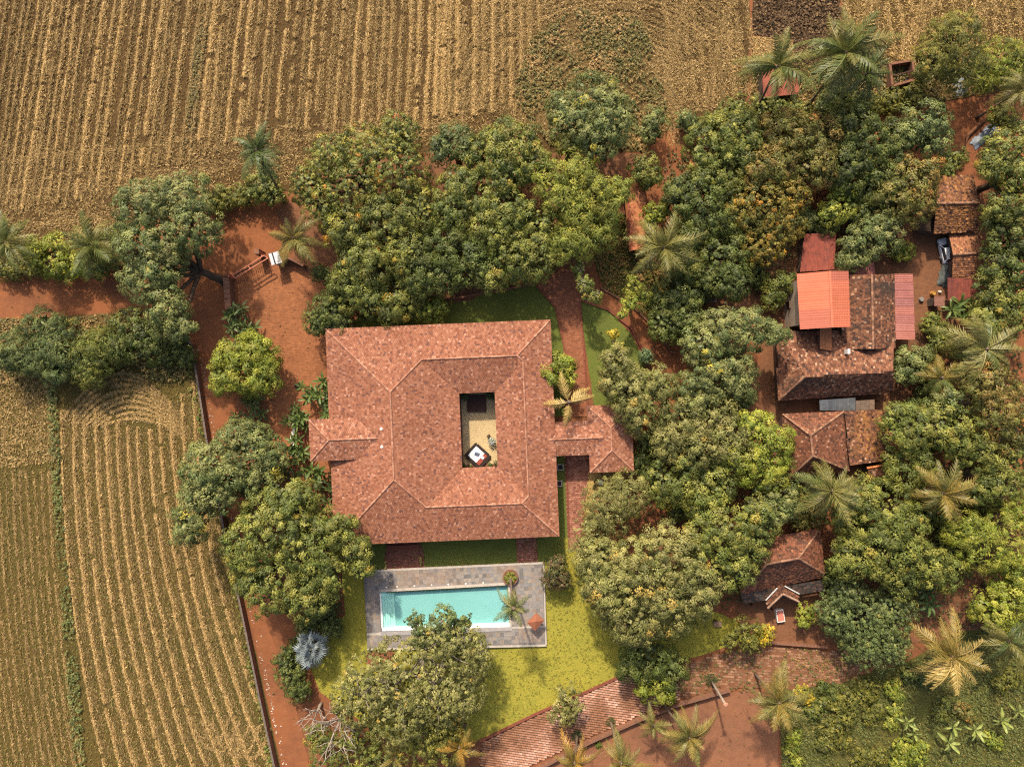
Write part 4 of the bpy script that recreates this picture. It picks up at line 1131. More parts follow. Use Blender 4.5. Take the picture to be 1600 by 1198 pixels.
T('field_bush', 'rosette', 'grey', 5.5, [(1020, 192, 19), (1012, 208, 15)], 'small oval pale tree left of the field track', G_N)
T('bamboo_clump', 'feather', 'olive', 9, [(886, 232, 20), (902, 225, 14)], 'small olive bamboo tuft between grove and round tree', G_N, seed=65)
T('roadside_tree', 'rosette', 'mango', 6.5, [(1005, 268, 23), (1018, 280, 15)], 'small round tree beside the north road above the gatehouse', G_N)
T('pale_twig_tree', 'sparse', 'mango', 8, [(914, 446, 15), (926, 462, 14), (905, 420, 12)], 'thin tree with a pale bare twig over the brick path fork', G_N, bark=M_PALEBARK, twigs=2)
T('thin_tree', 'sparse', 'lime', 6.5, [(992, 448, 15), (984, 474, 13), (1005, 462, 11), (972, 492, 9)], 'thin yellow leaved sapling leaning over the garden lane', G_N, twigs=1.6)
T('yellow_bush', 'bush', 'yellow', 4.5, [(958, 521, 9), (970, 545, 8)], 'bright yellow flowering bush beside the curved lane', G_C, 'bush')
T('clipped_ball', 'clipped', 'blue', 3, [(1010, 556, 12)], 'blue green clipped ball bush on the curved lane verge', G_C, 'bush')
T('court_tree', 'rosette', 'lime', 6.5, [(870, 578, 24), (886, 590, 14), (858, 592, 13), (880, 570, 14)], 'light green round tree against the east roof edge', G_C, seed=66)
# --- between house and village
T('pale_tree', 'rosette', 'dusty', 10, [(965, 568, 26), (985, 610, 36), (962, 594, 26), (1000, 642, 36), (1030, 602, 26)], 'pale mottled tree right of the brick path', G_C, seed=71)
T('pale_tree', 'rosette', 'grey', 10.5, [(1130, 520, 36), (1170, 515, 32), (1210, 520, 20), (1098, 540, 32)], 'pale tree reaching east towards the orange roof', G_C, seed=72)
T('pale_tree', 'rosette', 'grey', 10, [(1108, 582, 42), (1088, 614, 32), (1142, 572, 32), (1150, 602, 26)], 'pale green tree in the middle of the tree belt west of the village', G_C, seed=73)
T('pale_tree', 'rosette', 'dusty', 10, [(1100, 650, 40), (1060, 660, 34), (1132, 690, 40), (1082, 692, 34), (1045, 690, 26)], 'dusty green tree beside the pavilion roof', G_C, seed=74)
T('vine_tree', 'rosette', 'lime', 9.5, [(1200, 690, 34), (1180, 662, 24), (1192, 730, 36), (1162, 722, 32)], 'yellow tinged tree touching the old hipped roof', G_C, seed=75)
T('blossom_tree', 'rosette', 'mango', 9, [(1045, 752, 38), (1095, 768, 36), (1122, 752, 30), (1070, 720, 28)], 'yellow blossomed tree southeast of the pavilion', G_C, seed=76)
T('dusty_tree', 'fine', 'dusty', 9, [(950, 790, 40), (930, 828, 32), (982, 770, 32), (920, 860, 28)], 'dusty fine leaved tree at the end of the east brick path', G_C, seed=77)
T('pale_tree', 'rosette', 'mango', 11.5, [(1120, 832, 46), (1160, 850, 36), (1142, 882, 36), (1180, 812, 32), (1100, 872, 40)], 'round billowing tree left of the thatched dark hut roof', G_C, seed=78)
T('pale_tree', 'rosette', 'grey', 9, [(1215, 772, 30), (1200, 800, 26), (1228, 795, 20)], 'pale tree between the old hipped roof and the hut', G_C, seed=79)
T('shade_tree', 'rosette', 'dark', 6.5, [(1048, 470, 32), (1040, 508, 26), (1072, 498, 28), (1080, 465, 22)], 'dark tree on the east verge of the garden lane', G_C, seed=80)
T('shade_tree', 'rosette', 'dark', 9, [(1128, 408, 36), (1142, 440, 28), (1110, 435, 22)], 'dark tree beside the trellis frame', G_C, seed=81)
T('shade_tree', 'rosette', 'mango', 7.5, [(1058, 398, 26), (1078, 418, 24), (1070, 375, 22)], 'green tree behind the big coconut palm by the gatehouse', G_C, seed=82)
T('garden_shrub', 'bush', 'lime', 5, [(1020, 338, 18), (1035, 330, 12)], 'bright green shrub right of the gatehouse roof', G_C, 'bush')
# --- north east
T('creeper_mound', 'bush', 'mango', 4, [(1150, 176, 26), (1190, 180, 28), (1240, 182, 28), (1112, 192, 18), (1215, 170, 20)], 'creeper covered mound along the field under two tall palms', G_E, 'bush', flat=0.5)
T('roadside_tree', 'rosette', 'mango', 8.5, [(1110, 232, 40), (1152, 220, 42), (1130, 266, 36), (1172, 242, 32)], 'broad tree right of the field track junction', G_E, seed=91)
T('roadside_bush', 'bush', 'teal', 3.5, [(1072, 188, 16), (1085, 200, 14)], 'bluish bush on the right side of the field track', G_E, 'bush')
T('roadside_tree', 'rosette', 'dark', 9, [(1070, 314, 34), (1092, 342, 36), (1058, 300, 20), (1096, 302, 34)], 'dark tree immediately right of the gatehouse', G_E, seed=92)
T('roadside_tree', 'fine', 'dark', 8, [(1140, 312, 36), (1160, 352, 32), (1130, 350, 28)], 'dark fine leaved tree between gatehouse and village', G_E, seed=93)
T('flame_tree', 'sparse', 'flame', 9.5, [(1192, 332, 46), (1222, 352, 32), (1190, 382, 32), (1232, 310, 28), (1160, 330, 26)], 'orange tinged flowering tree north of the village roofs', G_E, seed=94, dens=1.3, twigs=1.5)
T('russet_tree', 'rosette', 'brown', 10.5, [(1230, 216, 42), (1270, 222, 38), (1215, 256, 32), (1272, 262, 32), (1190, 268, 26)], 'russet tinted tree above the red earth clearing', G_E, seed=95)
T('dark_tree', 'rosette', 'dark', 9.5, [(1330, 202, 38), (1352, 232, 38), (1320, 262, 36)], 'dark green tree left of the small teal tree by the road', G_E, seed=96)
T('teal_tree', 'rosette', 'teal', 9.5, [(1440, 194, 34), (1455, 220, 28), (1420, 214, 22)], 'bluish green tree standing in the bend of the red road', G_E, seed=97)
T('dark_tree', 'rosette', 'dark', 8.5, [(1388, 246, 28), (1370, 290, 34), (1395, 215, 22)], 'dark tree below the bend of the red road', G_E, seed=98)
T('russet_tree', 'rosette', 'brown', 9.5, [(1414, 290, 38), (1446, 268, 20), (1392, 312, 28), (1424, 322, 30)], 'russet brown tree left of the golden tiled roof', G_E, seed=99)
T('bright_tree', 'rosette', 'lime', 7, [(1310, 320, 24), (1318, 300, 16), (1300, 335, 14)], 'bright green small tree in the dark grove north of the orange roof', G_E, seed=100)
T('pale_tree', 'rosette', 'grey', 7.5, [(1350, 380, 32), (1380, 368, 26), (1330, 400, 22), (1368, 350, 22)], 'pale green tree just north of the old tiled roof', G_E, seed=101)
T('yard_bush', 'bush', 'lime', 3, [(1412, 394, 16), (1405, 384, 10)], 'round bright green bush in the red village yard', G_E, 'bush')
T('yard_tree', 'rosette', 'mango', 5, [(1215, 450, 20), (1208, 468, 14), (1228, 440, 12)], 'small tree left of the orange metal roof', G_E)
T('olive_tree', 'fine', 'olive', 12, [(1482, 82, 46), (1490, 58, 36), (1502, 112, 34), (1455, 100, 28)], 'large olive green tree at the east field corner', G_E, seed=102)
T('roadside_bush', 'fine', 'lime', 6.5, [(1560, 102, 34), (1592, 95, 26), (1530, 120, 24)], 'light green thicket along the road at the right edge', G_E, 'bush', seed=103)
T('verge_bush', 'bush', 'olive', 2.6, [(1392, 158, 20), (1428, 150, 18), (1360, 168, 18)], 'low olive thicket along the road below the brick shell', G_E, 'bush')
T('verge_bush', 'bush', 'dark', 4, [(1310, 150, 26), (1340, 165, 24), (1290, 165, 18)], 'dark thicket below the tallest palm', G_E, 'bush')
T('edge_tree', 'rosette', 'mango', 11.5, [(1574, 242, 40), (1594, 282, 38), (1552, 258, 24), (1578, 322, 36)], 'tall bright tree at the right edge above the golden roof', G_E, seed=104)
T('edge_tree', 'rosette', 'dark', 10.5, [(1576, 372, 36), (1572, 420, 34), (1594, 402, 30), (1562, 342, 22)], 'darker tree right of the tiled outhouses', G_E, seed=105)
T('edge_tree', 'rosette', 'mango', 9.5, [(1558, 462, 36), (1585, 492, 32), (1542, 502, 26)], 'leafy tree right of the red lean-to', G_E, seed=106)
T('roadside_bush', 'bush', 'mango', 5, [(1562, 180, 18), (1580, 195, 15)], 'bush on the road bank beside the blue tarpaulin', G_E, 'bush')
T('round_bush', 'rosette', 'grey', 6, [(1420, 570, 26), (1440, 560, 16), (1412, 585, 16)], 'round pale tree at the southeast corner of the old roof', G_E, seed=107)
# --- east
T('russet_tree', 'rosette', 'brown', 11.5, [(1540, 602, 36), (1560, 642, 42), (1520, 582, 26), (1580, 682, 32)], 'tall russet tree with bare pale limbs at the right edge', G_E, seed=111, bark=M_PALEBARK, twigs=1.6)
T('pale_tree', 'rosette', 'grey', 8.5, [(1482, 626, 23), (1470, 640, 14)], 'small pale round tree beside the russet tree', G_E, seed=112)
T('spreading_tree', 'rosette', 'mango', 10, [(1420, 672, 36), (1470, 662, 36), (1500, 682, 32), (1400, 655, 22)], 'spreading tree leaning over the mossy brown roof', G_E, seed=113, bark=M_PALEBARK)
T('round_bush', 'rosette', 'mango', 8, [(1412, 738, 30), (1440, 722, 22), (1396, 716, 16)], 'round tree at the lower right of the mossy brown roof', G_E, seed=114)
T('edge_tree', 'rosette', 'mango', 9.5, [(1530, 712, 32), (1570, 722, 32), (1560, 752, 32), (1530, 762, 22)], 'green tree above the red clearing at the right edge', G_E, seed=115)
T('great_round_tree', 'fine', 'lime', 10.5, [(1570, 842, 46), (1530, 852, 40), (1510, 830, 30), (1592, 802, 30)], 'wide finely leaved bright tree at the right edge', G_E, seed=116)
T('edge_tree', 'rosette', 'lime', 9, [(1580, 932, 40), (1550, 952, 30), (1590, 902, 30)], 'golden tinted tree above the rough grass at the right edge', G_E, seed=117)
T('great_round_tree', 'rosette', 'mango', 11, [(1360, 802, 54), (1402, 822, 40), (1328, 790, 40), (1370, 852, 46), (1412, 862, 32), (1326, 868, 32)], 'great round yellow green tree right of the hut', G_E, seed=118)
T('creeper_bush', 'bush', 'brown', 4.5, [(1266, 802, 22), (1248, 812, 16), (1255, 785, 16)], 'russet creeper bush above the hut roof', G_E, 'bush')
T('spreading_tree', 'rosette', 'mango', 9, [(1440, 882, 34), (1472, 892, 26), (1400, 892, 34)], 'green tree between the great round tree and the banana plant', G_E, seed=119)
T('glossy_tree', 'bush', 'teal', 8, [(1345, 968, 50), (1390, 956, 38), (1306, 958, 30), (1352, 1002, 42), (1384, 1002, 36), (1322, 925, 30)], 'glossy dark green tree dotted with light leaves beside the hut yard', G_E, seed=120, dens=0.8)
T('yellow_bush', 'bush', 'yellow', 3.2, [(1194, 988, 15), (1185, 1000, 10)], 'yellow green rounded bush at the hut yard gate', G_S, 'bush')
T('thin_tree', 'sparse', 'olive', 5, [(1162, 985, 22), (1142, 1000, 16), (1172, 1005, 14)], 'thin olive tree left of the hut yard', G_S)
T('yard_bush', 'bush', 'lime', 4, [(1262, 958, 15), (1255, 972, 9)], 'green bush right of the hut forecourt', G_S, 'bush')
T('creeper_patch', 'bush', 'olive', 1.6, [(1330, 1092, 22), (1356, 1078, 18), (1305, 1100, 14)], 'low creeper patch beyond the end of the worn driveway', G_S, 'bush', flat=0.4)
T('creeper_patch', 'bush', 'olive', 1.6, [(1300, 1140, 22), (1320, 1125, 18), (1290, 1165, 16), (1318, 1160, 12)], 'olive creeper patch on the rough grass at the lower right', G_S, 'bush', flat=0.4)
T('marigold_bush', 'bush', 'yellow', 2.2, [(1250, 1082, 12), (1262, 1090, 9), (1240, 1090, 8)], 'golden yellow flowering bush beside the driveway palm', G_S, 'bush')
T('bright_shrub', 'bush', 'lime', 2.5, [(1412, 1172, 18), (1432, 1180, 16), (1405, 1190, 14), (1440, 1165, 10)], 'bright lime shrub at the bottom edge near banana plants', G_S, 'bush')

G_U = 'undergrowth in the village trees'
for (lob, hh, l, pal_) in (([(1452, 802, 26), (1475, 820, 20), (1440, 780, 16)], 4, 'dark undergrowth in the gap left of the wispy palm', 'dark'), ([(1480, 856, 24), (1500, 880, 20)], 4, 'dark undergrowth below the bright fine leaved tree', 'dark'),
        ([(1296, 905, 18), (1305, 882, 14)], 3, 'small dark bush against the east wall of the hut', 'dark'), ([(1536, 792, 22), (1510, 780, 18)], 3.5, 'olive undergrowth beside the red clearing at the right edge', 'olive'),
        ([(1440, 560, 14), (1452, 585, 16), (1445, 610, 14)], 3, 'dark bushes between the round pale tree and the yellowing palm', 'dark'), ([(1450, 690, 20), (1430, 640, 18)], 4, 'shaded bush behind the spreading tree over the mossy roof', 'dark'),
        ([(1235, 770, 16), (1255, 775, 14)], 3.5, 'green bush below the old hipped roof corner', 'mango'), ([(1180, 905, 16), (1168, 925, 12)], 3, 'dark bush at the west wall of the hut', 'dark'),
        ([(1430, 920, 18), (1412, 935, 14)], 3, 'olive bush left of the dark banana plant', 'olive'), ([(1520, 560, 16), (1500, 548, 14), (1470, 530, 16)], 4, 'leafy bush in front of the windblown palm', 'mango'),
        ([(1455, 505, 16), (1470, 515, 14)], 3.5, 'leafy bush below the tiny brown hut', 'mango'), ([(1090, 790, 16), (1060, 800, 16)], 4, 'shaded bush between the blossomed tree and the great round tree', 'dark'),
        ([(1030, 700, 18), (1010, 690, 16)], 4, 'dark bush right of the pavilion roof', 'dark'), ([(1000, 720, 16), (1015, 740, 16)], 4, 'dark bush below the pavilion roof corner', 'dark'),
        ([(1150, 640, 18), (1165, 625, 14)], 4, 'pale bush on the red ground west of the mossy shaded slope', 'grey'), ([(1290, 350, 22), (1265, 345, 18)], 5, 'dark bush above the dull red corrugated roof', 'dark'),
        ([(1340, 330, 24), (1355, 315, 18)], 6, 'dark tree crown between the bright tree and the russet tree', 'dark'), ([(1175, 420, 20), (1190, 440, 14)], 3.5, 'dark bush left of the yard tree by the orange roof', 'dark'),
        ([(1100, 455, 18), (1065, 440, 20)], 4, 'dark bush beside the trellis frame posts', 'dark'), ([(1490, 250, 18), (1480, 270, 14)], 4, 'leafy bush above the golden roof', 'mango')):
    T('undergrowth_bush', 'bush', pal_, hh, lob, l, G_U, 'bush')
G_R = 'shrubs on the rough grass'
for (lob, hh, l, pal_) in (([(1395, 1075, 14), (1405, 1090, 10)], 1.6, 'lime weed clump right of the creeper patch', 'lime'), ([(1400, 1110, 12), (1392, 1130, 10)], 1.5, 'yellowish weed clump above the banana plants', 'bamboo'),
        ([(1500, 1110, 14), (1515, 1118, 10)], 1.4, 'russet weed clump above the yellowest banana plant', 'brown'), ([(1545, 1155, 12), (1560, 1160, 10)], 1.2, 'low lime weed clump below the banana row', 'lime'),
        ([(1360, 1120, 14), (1372, 1108, 10)], 1.4, 'olive weed clump left of the banana plants', 'olive'), ([(1270, 1110, 14), (1285, 1100, 10)], 1.4, 'green weed clump right of the driveway palm', 'mango'),
        ([(1240, 1150, 12), (1236, 1170, 12), (1245, 1190, 10)], 1.6, 'lime weeds along the right edge of the earth court', 'lime'), ([(1350, 1185, 18), (1372, 1180, 14)], 1.6, 'olive weed clump at the bottom edge left of the lime shrub', 'olive'),
        ([(1470, 1115, 12), (1480, 1100, 9)], 1.4, 'green weed clump above the left banana plants', 'mango'), ([(1420, 1052, 14), (1440, 1060, 12)], 1.6, 'dark weed clump below the glossy dark tree', 'dark'),
        ([(1300, 1080, 12), (1285, 1072, 10)], 1.5, 'dark weed clump at the driveway end', 'dark'), ([(1580, 1060, 16), (1560, 1070, 12)], 1.3, 'olive weed clump near the right picture edge', 'olive')):
    T('weed_clump', 'bush', pal_, hh, lob, l, G_R, 'bush', flat=0.5)

# ------------------------------------------------------------------ palms
def frond_mesh(name, L, width, droop, pal, seed, fold=0.5, yellow=0.3):
    """a pinnate frond along +X from the origin, rachis and leaflets"""
    rg = np.random.default_rng(seed)
    n = 27
    t = np.linspace(0.0, 1, n)
    X = L * (t - 0.16 * droop * t ** 2.2); Z = L * (0.16 * t - 0.62 * droop * t ** 2.1)
    side = rg.normal(0, 0.11) * L * t ** 2
    Rc = np.stack([X, side, Z], 1)
    V = []; F = []; C = []
    pal = np.array(pal)
    # rachis, a thin three-sided strip
    for i in range(n):
        w = 0.055 * (1 - 0.8 * t[i]) + 0.008
        V += [Rc[i] + (0, w, 0), Rc[i] + (0, 0, w * 0.9), Rc[i] + (0, -w, 0)]
        C += [pal[-1] * 1.1] * 3
    for i in range(n - 1):
        for j in range(2):
            a = i * 3 + j
            F.append((a, a + 3, a + 4, a + 1))
    tg = np.gradient(Rc, axis=0); tg /= np.linalg.norm(tg, axis=1, keepdims=True)
    tw = rg.normal(0, 0.25)
    for i in range(3, n):
        env = (math.sin(min(1, (t[i] - 0.06) / 0.94) ** 0.62 * math.pi) ** 0.55) if t[i] < 0.999 else 0.3
        env = max(env, 0.32)
        for s in (-1, 1):
            ll = width * env * (0.7 + 0.5 * rg.random())
            d = tg[i] * 0.55 + np.array([0, s, 0]) * 0.9 + np.array([0, 0, -fold * (0.5 + 0.7 * rg.random())]) + rg.normal(0, 0.07, 3)
            d[2] += s * tw * 0.4
            d /= np.linalg.norm(d)
            p0 = Rc[i]; p1 = Rc[i] + d * ll * 0.55; p2 = Rc[i] + d * ll + np.array([0, 0, -0.22 * ll])
            wv = tg[i] * (0.052 + 0.02 * rg.random()) * (L / 4.0)
            k = len(V)
            V += [p0 - wv * 0.6, p0 + wv * 0.6, p1 + wv, p1 - wv, p2]
            cc = pal[rg.integers(0, len(pal))] * (1 + rg.normal(0, 0.12))
            tip = cc * (1 - yellow) + np.array((0.26, 0.20, 0.05)) * yellow
            C += [cc, cc, cc, cc, tip]
            F.append((k, k + 1, k + 2, k + 3)); F.append((k + 3, k + 2, k + 4, k + 4))
    F4 = [f for f in F if f[2] != f[3]]
    F3 = [(f[0], f[1], f[2]) for f in F if f[2] == f[3]]
    me = bpy.data.meshes.new(name)
    me.from_pydata([tuple(v) for v in V], [], F4 + F3)
    a = me.color_attributes.new('Col', 'FLOAT_COLOR', 'POINT')
    cc = np.ones((len(V), 4), np.float32); cc[:, :3] = np.clip(np.array(C), 0.005, 0.9)
    a.data.foreach_set('color', cc.ravel())
    me.materials.append(M_PALM)
    return me

PP = {'green': [(0.10, 0.13, 0.03), (0.075, 0.10, 0.026), (0.14, 0.155, 0.04)],
      'pale': [(0.165, 0.16, 0.04), (0.12, 0.125, 0.032), (0.21, 0.185, 0.055)],
      'deep': [(0.055, 0.085, 0.025), (0.07, 0.10, 0.03), (0.10, 0.125, 0.035)],
      'gold': [(0.22, 0.17, 0.04), (0.175, 0.15, 0.036), (0.27, 0.19, 0.045)],
      'straw': [(0.40, 0.29, 0.09), (0.33, 0.24, 0.07), (0.45, 0.33, 0.11)],
      'orange': [(0.40, 0.20, 0.03), (0.34, 0.19, 0.03), (0.28, 0.19, 0.04)]}
FR = {}
for kn, pv in PP.items():
    FR[kn] = [frond_mesh('frond', 4.0, 1.12, dr, pv, 900 + i * 7 + len(FR), yellow=0.35 if kn in ('green', 'deep') else 0.15) for i, dr in enumerate((0.7, 1.05, 1.3, 1.5, 1.6))]
M_TRUNK = mat_plain('palm_trunk', (0.17, 0.125, 0.09), 0.95, (0.09, 0.065, 0.045), 6, bump=0.5)

def palm(head, h, r, kind, label, base=None, n=17, seed=0, group='coconut palms', kind2=None, name='coconut_palm', spread=(66, -12), wind=0.0, trunk=True, cat='palm tree'):
    rg = np.random.default_rng(seed + 5000)
    hp_ = W(head[0], head[1], h)
    if base is None:
        b = Vector((hp_.x - rg.normal(0, 0.5), hp_.y - rg.normal(0, 0.5), 0))
    else:
        b = W(base[0], base[1], 0)
    e = empty(name, b, label, cat, group)
    rt = 0.14 + 0.006 * h
    pts = []; rad = []
    for i in range(9):
        t = i / 8
        p = b.lerp(hp_, t ** 1.25 if base else t)
        p.z = h * t
        pts.append(p); rad.append(rt * (1.5 - 0.65 * min(1, t * 4)) if t < 0.25 else rt * (0.88 - 0.2 * t))
    pts[0].z = -0.1
    MB().tube(pts, rad, 9).build('trunk', M_TRUNK, e, smooth=True)
    MB().lathe(hp_ - Vector((0, 0, 0.35)), [(rt * 0.7, 0), (rt * 1.7, 0.25), (rt * 1.5, 0.6), (rt * 0.4, 1.0)], 8).build('crown_heart', M_TRUNK, e, smooth=True)
    base_inv = Matrix.Translation(-b)
    n = int(n * 1.25) if n > 6 else n
    for i in range(n):
        t = i / max(1, n - 1)
        az = i * 2.39996 + rg.normal(0, 0.3)
        pit = math.radians(spread[0] + (spread[1] - spread[0]) * t + rg.normal(0, 6))
        kk = kind if (kind2 is None or rg.random() > 0.35) else kind2
        me = FR[kk][min(4, max(0, int(t * 4.99 + rg.normal(0, 0.7))))] if n > 6 else FR[kk][0]
        o = bpy.data.objects.new('frond', me)
        n_extra = 0
        if wind:
            az = az + wind * math.sin(az - 0.6)
        s = r * 0.1 / 3.7 * (0.74 + 0.46 * rg.random()) * (0.82 if t < 0.2 else 1)
        M = Matrix.Translation(hp_ + Vector((0, 0, 0.12 * (1 - t)))) @ Matrix.Rotation(az, 4, 'Z') @ Matrix.Rotation(-pit, 4, 'Y') @ Matrix.Rotation(rg.normal(0, 0.25), 4, 'X') @ Matrix.Diagonal((s, s, s, 1))
        COL.objects.link(o)
        o.parent = e
        o.matrix_local = base_inv @ M
    return e

palm((402, 236), 14, 36, 'deep', 'tall lone palm leaning over the north field edge', (443, 306), 20, 1)
palm((12, 380), 9, 40, 'green', 'leaning palm at the left picture edge', (69, 401), 18, 2, kind2='pale')
palm((147, 383), 8, 46, 'green', 'palm on the road verge beside the leaning tree', (160, 396), 21, 3, kind2='pale')
palm((459, 373), 7.5, 38, 'pale', 'pale palm beside the white gate booth', (466, 382), 18, 4, kind2='gold')
palm((1036, 388), 9, 50, 'pale', 'big pale coconut palm right of the gatehouse', (1013, 408), 22, 5)
palm((889, 628), 8, 46, 'straw', 'dying palm with five yellow fronds beside the corridor roof', (880, 627), 5, 6, spread=(18, -4))
palm((803, 949), 12.5, 27, 'green', 'slim palm leaning out of the round pool planter', (797.5, 902), 13, 7, kind2='pale', spread=(50, -20))
palm((1213, 106), 12, 50, 'pale', 'tall palm over the small red roof by the field', (1177, 178), 20, 8, kind2='green')
palm((1320, 84), 13, 60, 'green', 'tallest palm beside the ploughed plot', (1260, 168), 25, 9, kind2='pale')
palm((1350, 118), 8, 42, 'deep', 'dark palm half hidden under the tallest palm', None, 18, 10)
palm((1596, 140), 9, 36, 'pale', 'palm cut by the right picture edge above the road', None, 17, 11)
palm((1540, 545), 10, 56, 'pale', 'windblown palm with long hanging fronds right of the village', None, 25, 12, kind2='green', spread=(40, -40))
palm((1470, 590), 7, 34, 'gold', 'small yellowing palm beside the round pale tree', None, 11, 13, kind2='green')
palm((1298, 766), 10, 46, 'pale', 'palm at the south corner of the old hipped roof', None, 21, 14, kind2='green')
palm((1472, 770), 9, 48, 'gold', 'wispy yellowing palm in the dark gap right of the great tree', None, 17, 15, kind2='pale')
palm((1485, 1024), 9, 50, 'gold', 'large golden brown palm above the rough grass', (1462, 1000), 21, 16, kind2='straw')
palm((1574, 1000), 8, 38, 'deep', 'shadowed palm at the right edge above the grass', None, 15, 17, kind2='pale')
palm((1216, 1096), 9, 48, 'pale', 'palm at the corner between driveway and earth court', (1180, 1052), 18, 18, kind2='gold')
palm((1076, 1150), 8.5, 44, 'pale', 'palm standing in the earth court with yellow upright fronds', (1036, 1098), 20, 19, kind2='gold')
palm((1021, 1132), 6, 26, 'pale', 'small palm against the driveway wall', None, 12, 20, kind2='gold')
palm((970, 1190), 9, 38, 'gold', 'yellow palm at the bottom edge right of its twin', (954, 1126), 15, 21, kind2='pale')
palm((897, 1190), 9, 36, 'gold', 'golden palm at the bottom edge left of its twin', (901, 1148), 15, 22, kind2='orange')
palm((718, 1166), 7, 32, 'orange', 'orange yellow palm at the bottom edge beside the open crowned tree', None, 15, 23, kind2='gold')
palm((618, 1182), 6, 28, 'gold', 'dull low palm at the bottom edge under the open crowned tree', None, 13, 24, kind2='pale')
palm((1068, 462), 5, 22, 'deep', 'low dark palm in the shade beside the garden lane', None, 13, 25)
# headless palm
pb, ph_ = W(1112, 1064), W(1133, 1099, 8)
e = empty('palm_stump', pb, 'headless palm trunk leaning over the driveway wall', 'palm trunk')
MB().tube([pb - Vector((0, 0, 0.1)), pb.lerp(ph_, 0.3), pb.lerp(ph_, 0.7), ph_], [0.26, 0.19, 0.17, 0.16], 9).build('trunk', M_PALEBARK, e, smooth=True)
MB().lathe(ph_ - Vector((0, 0, 0.1)), [(0.16, 0), (0.3, 0.15), (0.36, 0.4), (0.2, 0.55)], 9).build('broken_top', mat_plain('rotten_wood', (0.45, 0.22, 0.14), 0.95), e)

# silver fan palm
def fan_leaf_mesh(seed):
    rg = np.random.default_rng(seed)
    V = []; F = []; C = []
    n = 17
    for i in range(n):
        a = math.radians(-105 + 210 * i / (n - 1))
        r = 0.85 * (0.8 + 0.35 * rg.random())
        d = np.array([math.cos(a), math.sin(a), 0])
        s = np.array([-math.sin(a), math.cos(a), 0])
        o = np.array([0.9, 0, 0.25])
        k = len(V)
        V += [o, o + d * r * 0.6 + s * 0.055 + (0, 0, 0.05), o + d * r + (0, 0, -0.18 - 0.12 * rg.random()), o + d * r * 0.6 - s * 0.055 + (0, 0, -0.05)]
        F.append((k, k + 1, k + 2, k + 3))
        c = np.array((0.21, 0.25, 0.26)) * (0.7 + 0.6 * rg.random()); C += [c] * 4
    k = len(V)
    V += [np.array((0, -0.03, 0)), np.array((0, 0.03, 0)), np.array((0.95, 0.02, 0.26)), np.array((0.95, -0.02, 0.26))]
    F.append((k, k + 1, k + 2, k + 3)); C += [np.array((0.35, 0.40, 0.36))] * 4
    return mesh_np('leaf', np.array(V), np.array(F), M_PALM, np.array(C))
FAN = [fan_leaf_mesh(i) for i in range(3)]
hp_ = W(490, 1012, 3.2); b = Vector((hp_.x, hp_.y, 0))
e = empty('fan_palm', b, 'silver blue fan palm on the shaded lawn west of the pool', 'palm tree')
MB().tube([b, hp_], [0.3, 0.24], 9).build('trunk', M_TRUNK, e)
rg = np.random.default_rng(5)
for i in range(17):
    o = bpy.data.objects.new('leaf', FAN[i % 3]); COL.objects.link(o); o.parent = e
    t = i / 16; s = 1.7 * (0.85 + 0.3 * rg.random())
    o.matrix_local = Matrix.Translation((0, 0, 3.2)) @ Matrix.Rotation(i * 2.4, 4, 'Z') @ Matrix.Rotation(-math.radians(70 - 75 * t), 4, 'Y') @ Matrix.Rotation(rg.normal(0, 0.4), 4, 'X') @ Matrix.Diagonal((s, s, s, 1))

# ------------------------------------------------------------------ banana and heliconia
def paddle_mesh(name, L, wd, droop, pal, seed):
    rg = np.random.default_rng(seed); V = []; C = []; F = []
    n = 9
    pal = np.array(pal)
    for i in range(n):
        t = i / (n - 1)
        x = L * (t - 0.12 * droop * t * t); z = L * (0.1 * t - 0.5 * droop * t * t)
        w = wd * (math.sin(math.pi * min(1, max(0.0, (t - 0.12) / 0.9)) ** 0.8) ** 0.6) * 0.5 + 0.02
        tear = 1 - 0.25 * rg.random()
        c = pal[rg.integers(0, len(pal))]
        V += [(x, w * tear, z + w * 0.28), (x, 0, z), (x, -w * tear, z + w * 0.28)]
        C += [c, c * 1.25, c * 0.95]
    for i in range(n - 1):
        for j in range(2):
            a = i * 3 + j; F.append((a, a + 1, a + 4, a + 3))
    return mesh_np(name, np.array(V), np.array(F), M_PALM, np.clip(np.array(C), 0.005, 0.9))
BN = {'bright': [paddle_mesh('leaf', 2.2, 0.62, d, [(0.22, 0.26, 0.06), (0.17, 0.22, 0.05), (0.27, 0.29, 0.08)], 40 + i) for i, d in enumerate((0.4, 0.75, 1.1))],
      'deep': [paddle_mesh('leaf', 2.2, 0.58, d, [(0.07, 0.12, 0.035), (0.10, 0.15, 0.045), (0.055, 0.09, 0.028)], 50 + i) for i, d in enumerate((0.4, 0.75, 1.1))],
      'heli': [paddle_mesh('leaf', 1.6, 0.42, d, [(0.12, 0.16, 0.035), (0.17, 0.19, 0.045), (0.08, 0.12, 0.03)], 60 + i) for i, d in enumerate((0.4, 0.8, 1.15))],
      'dheli': [paddle_mesh('leaf', 1.6, 0.42, d, [(0.055, 0.085, 0.025), (0.08, 0.11, 0.03), (0.10, 0.13, 0.04)], 70 + i) for i, d in enumerate((0.4, 0.8, 1.15))]}
M_STEM = mat_plain('banana_stem', (0.16, 0.17, 0.06), 0.8, (0.11, 0.09, 0.04), 4)
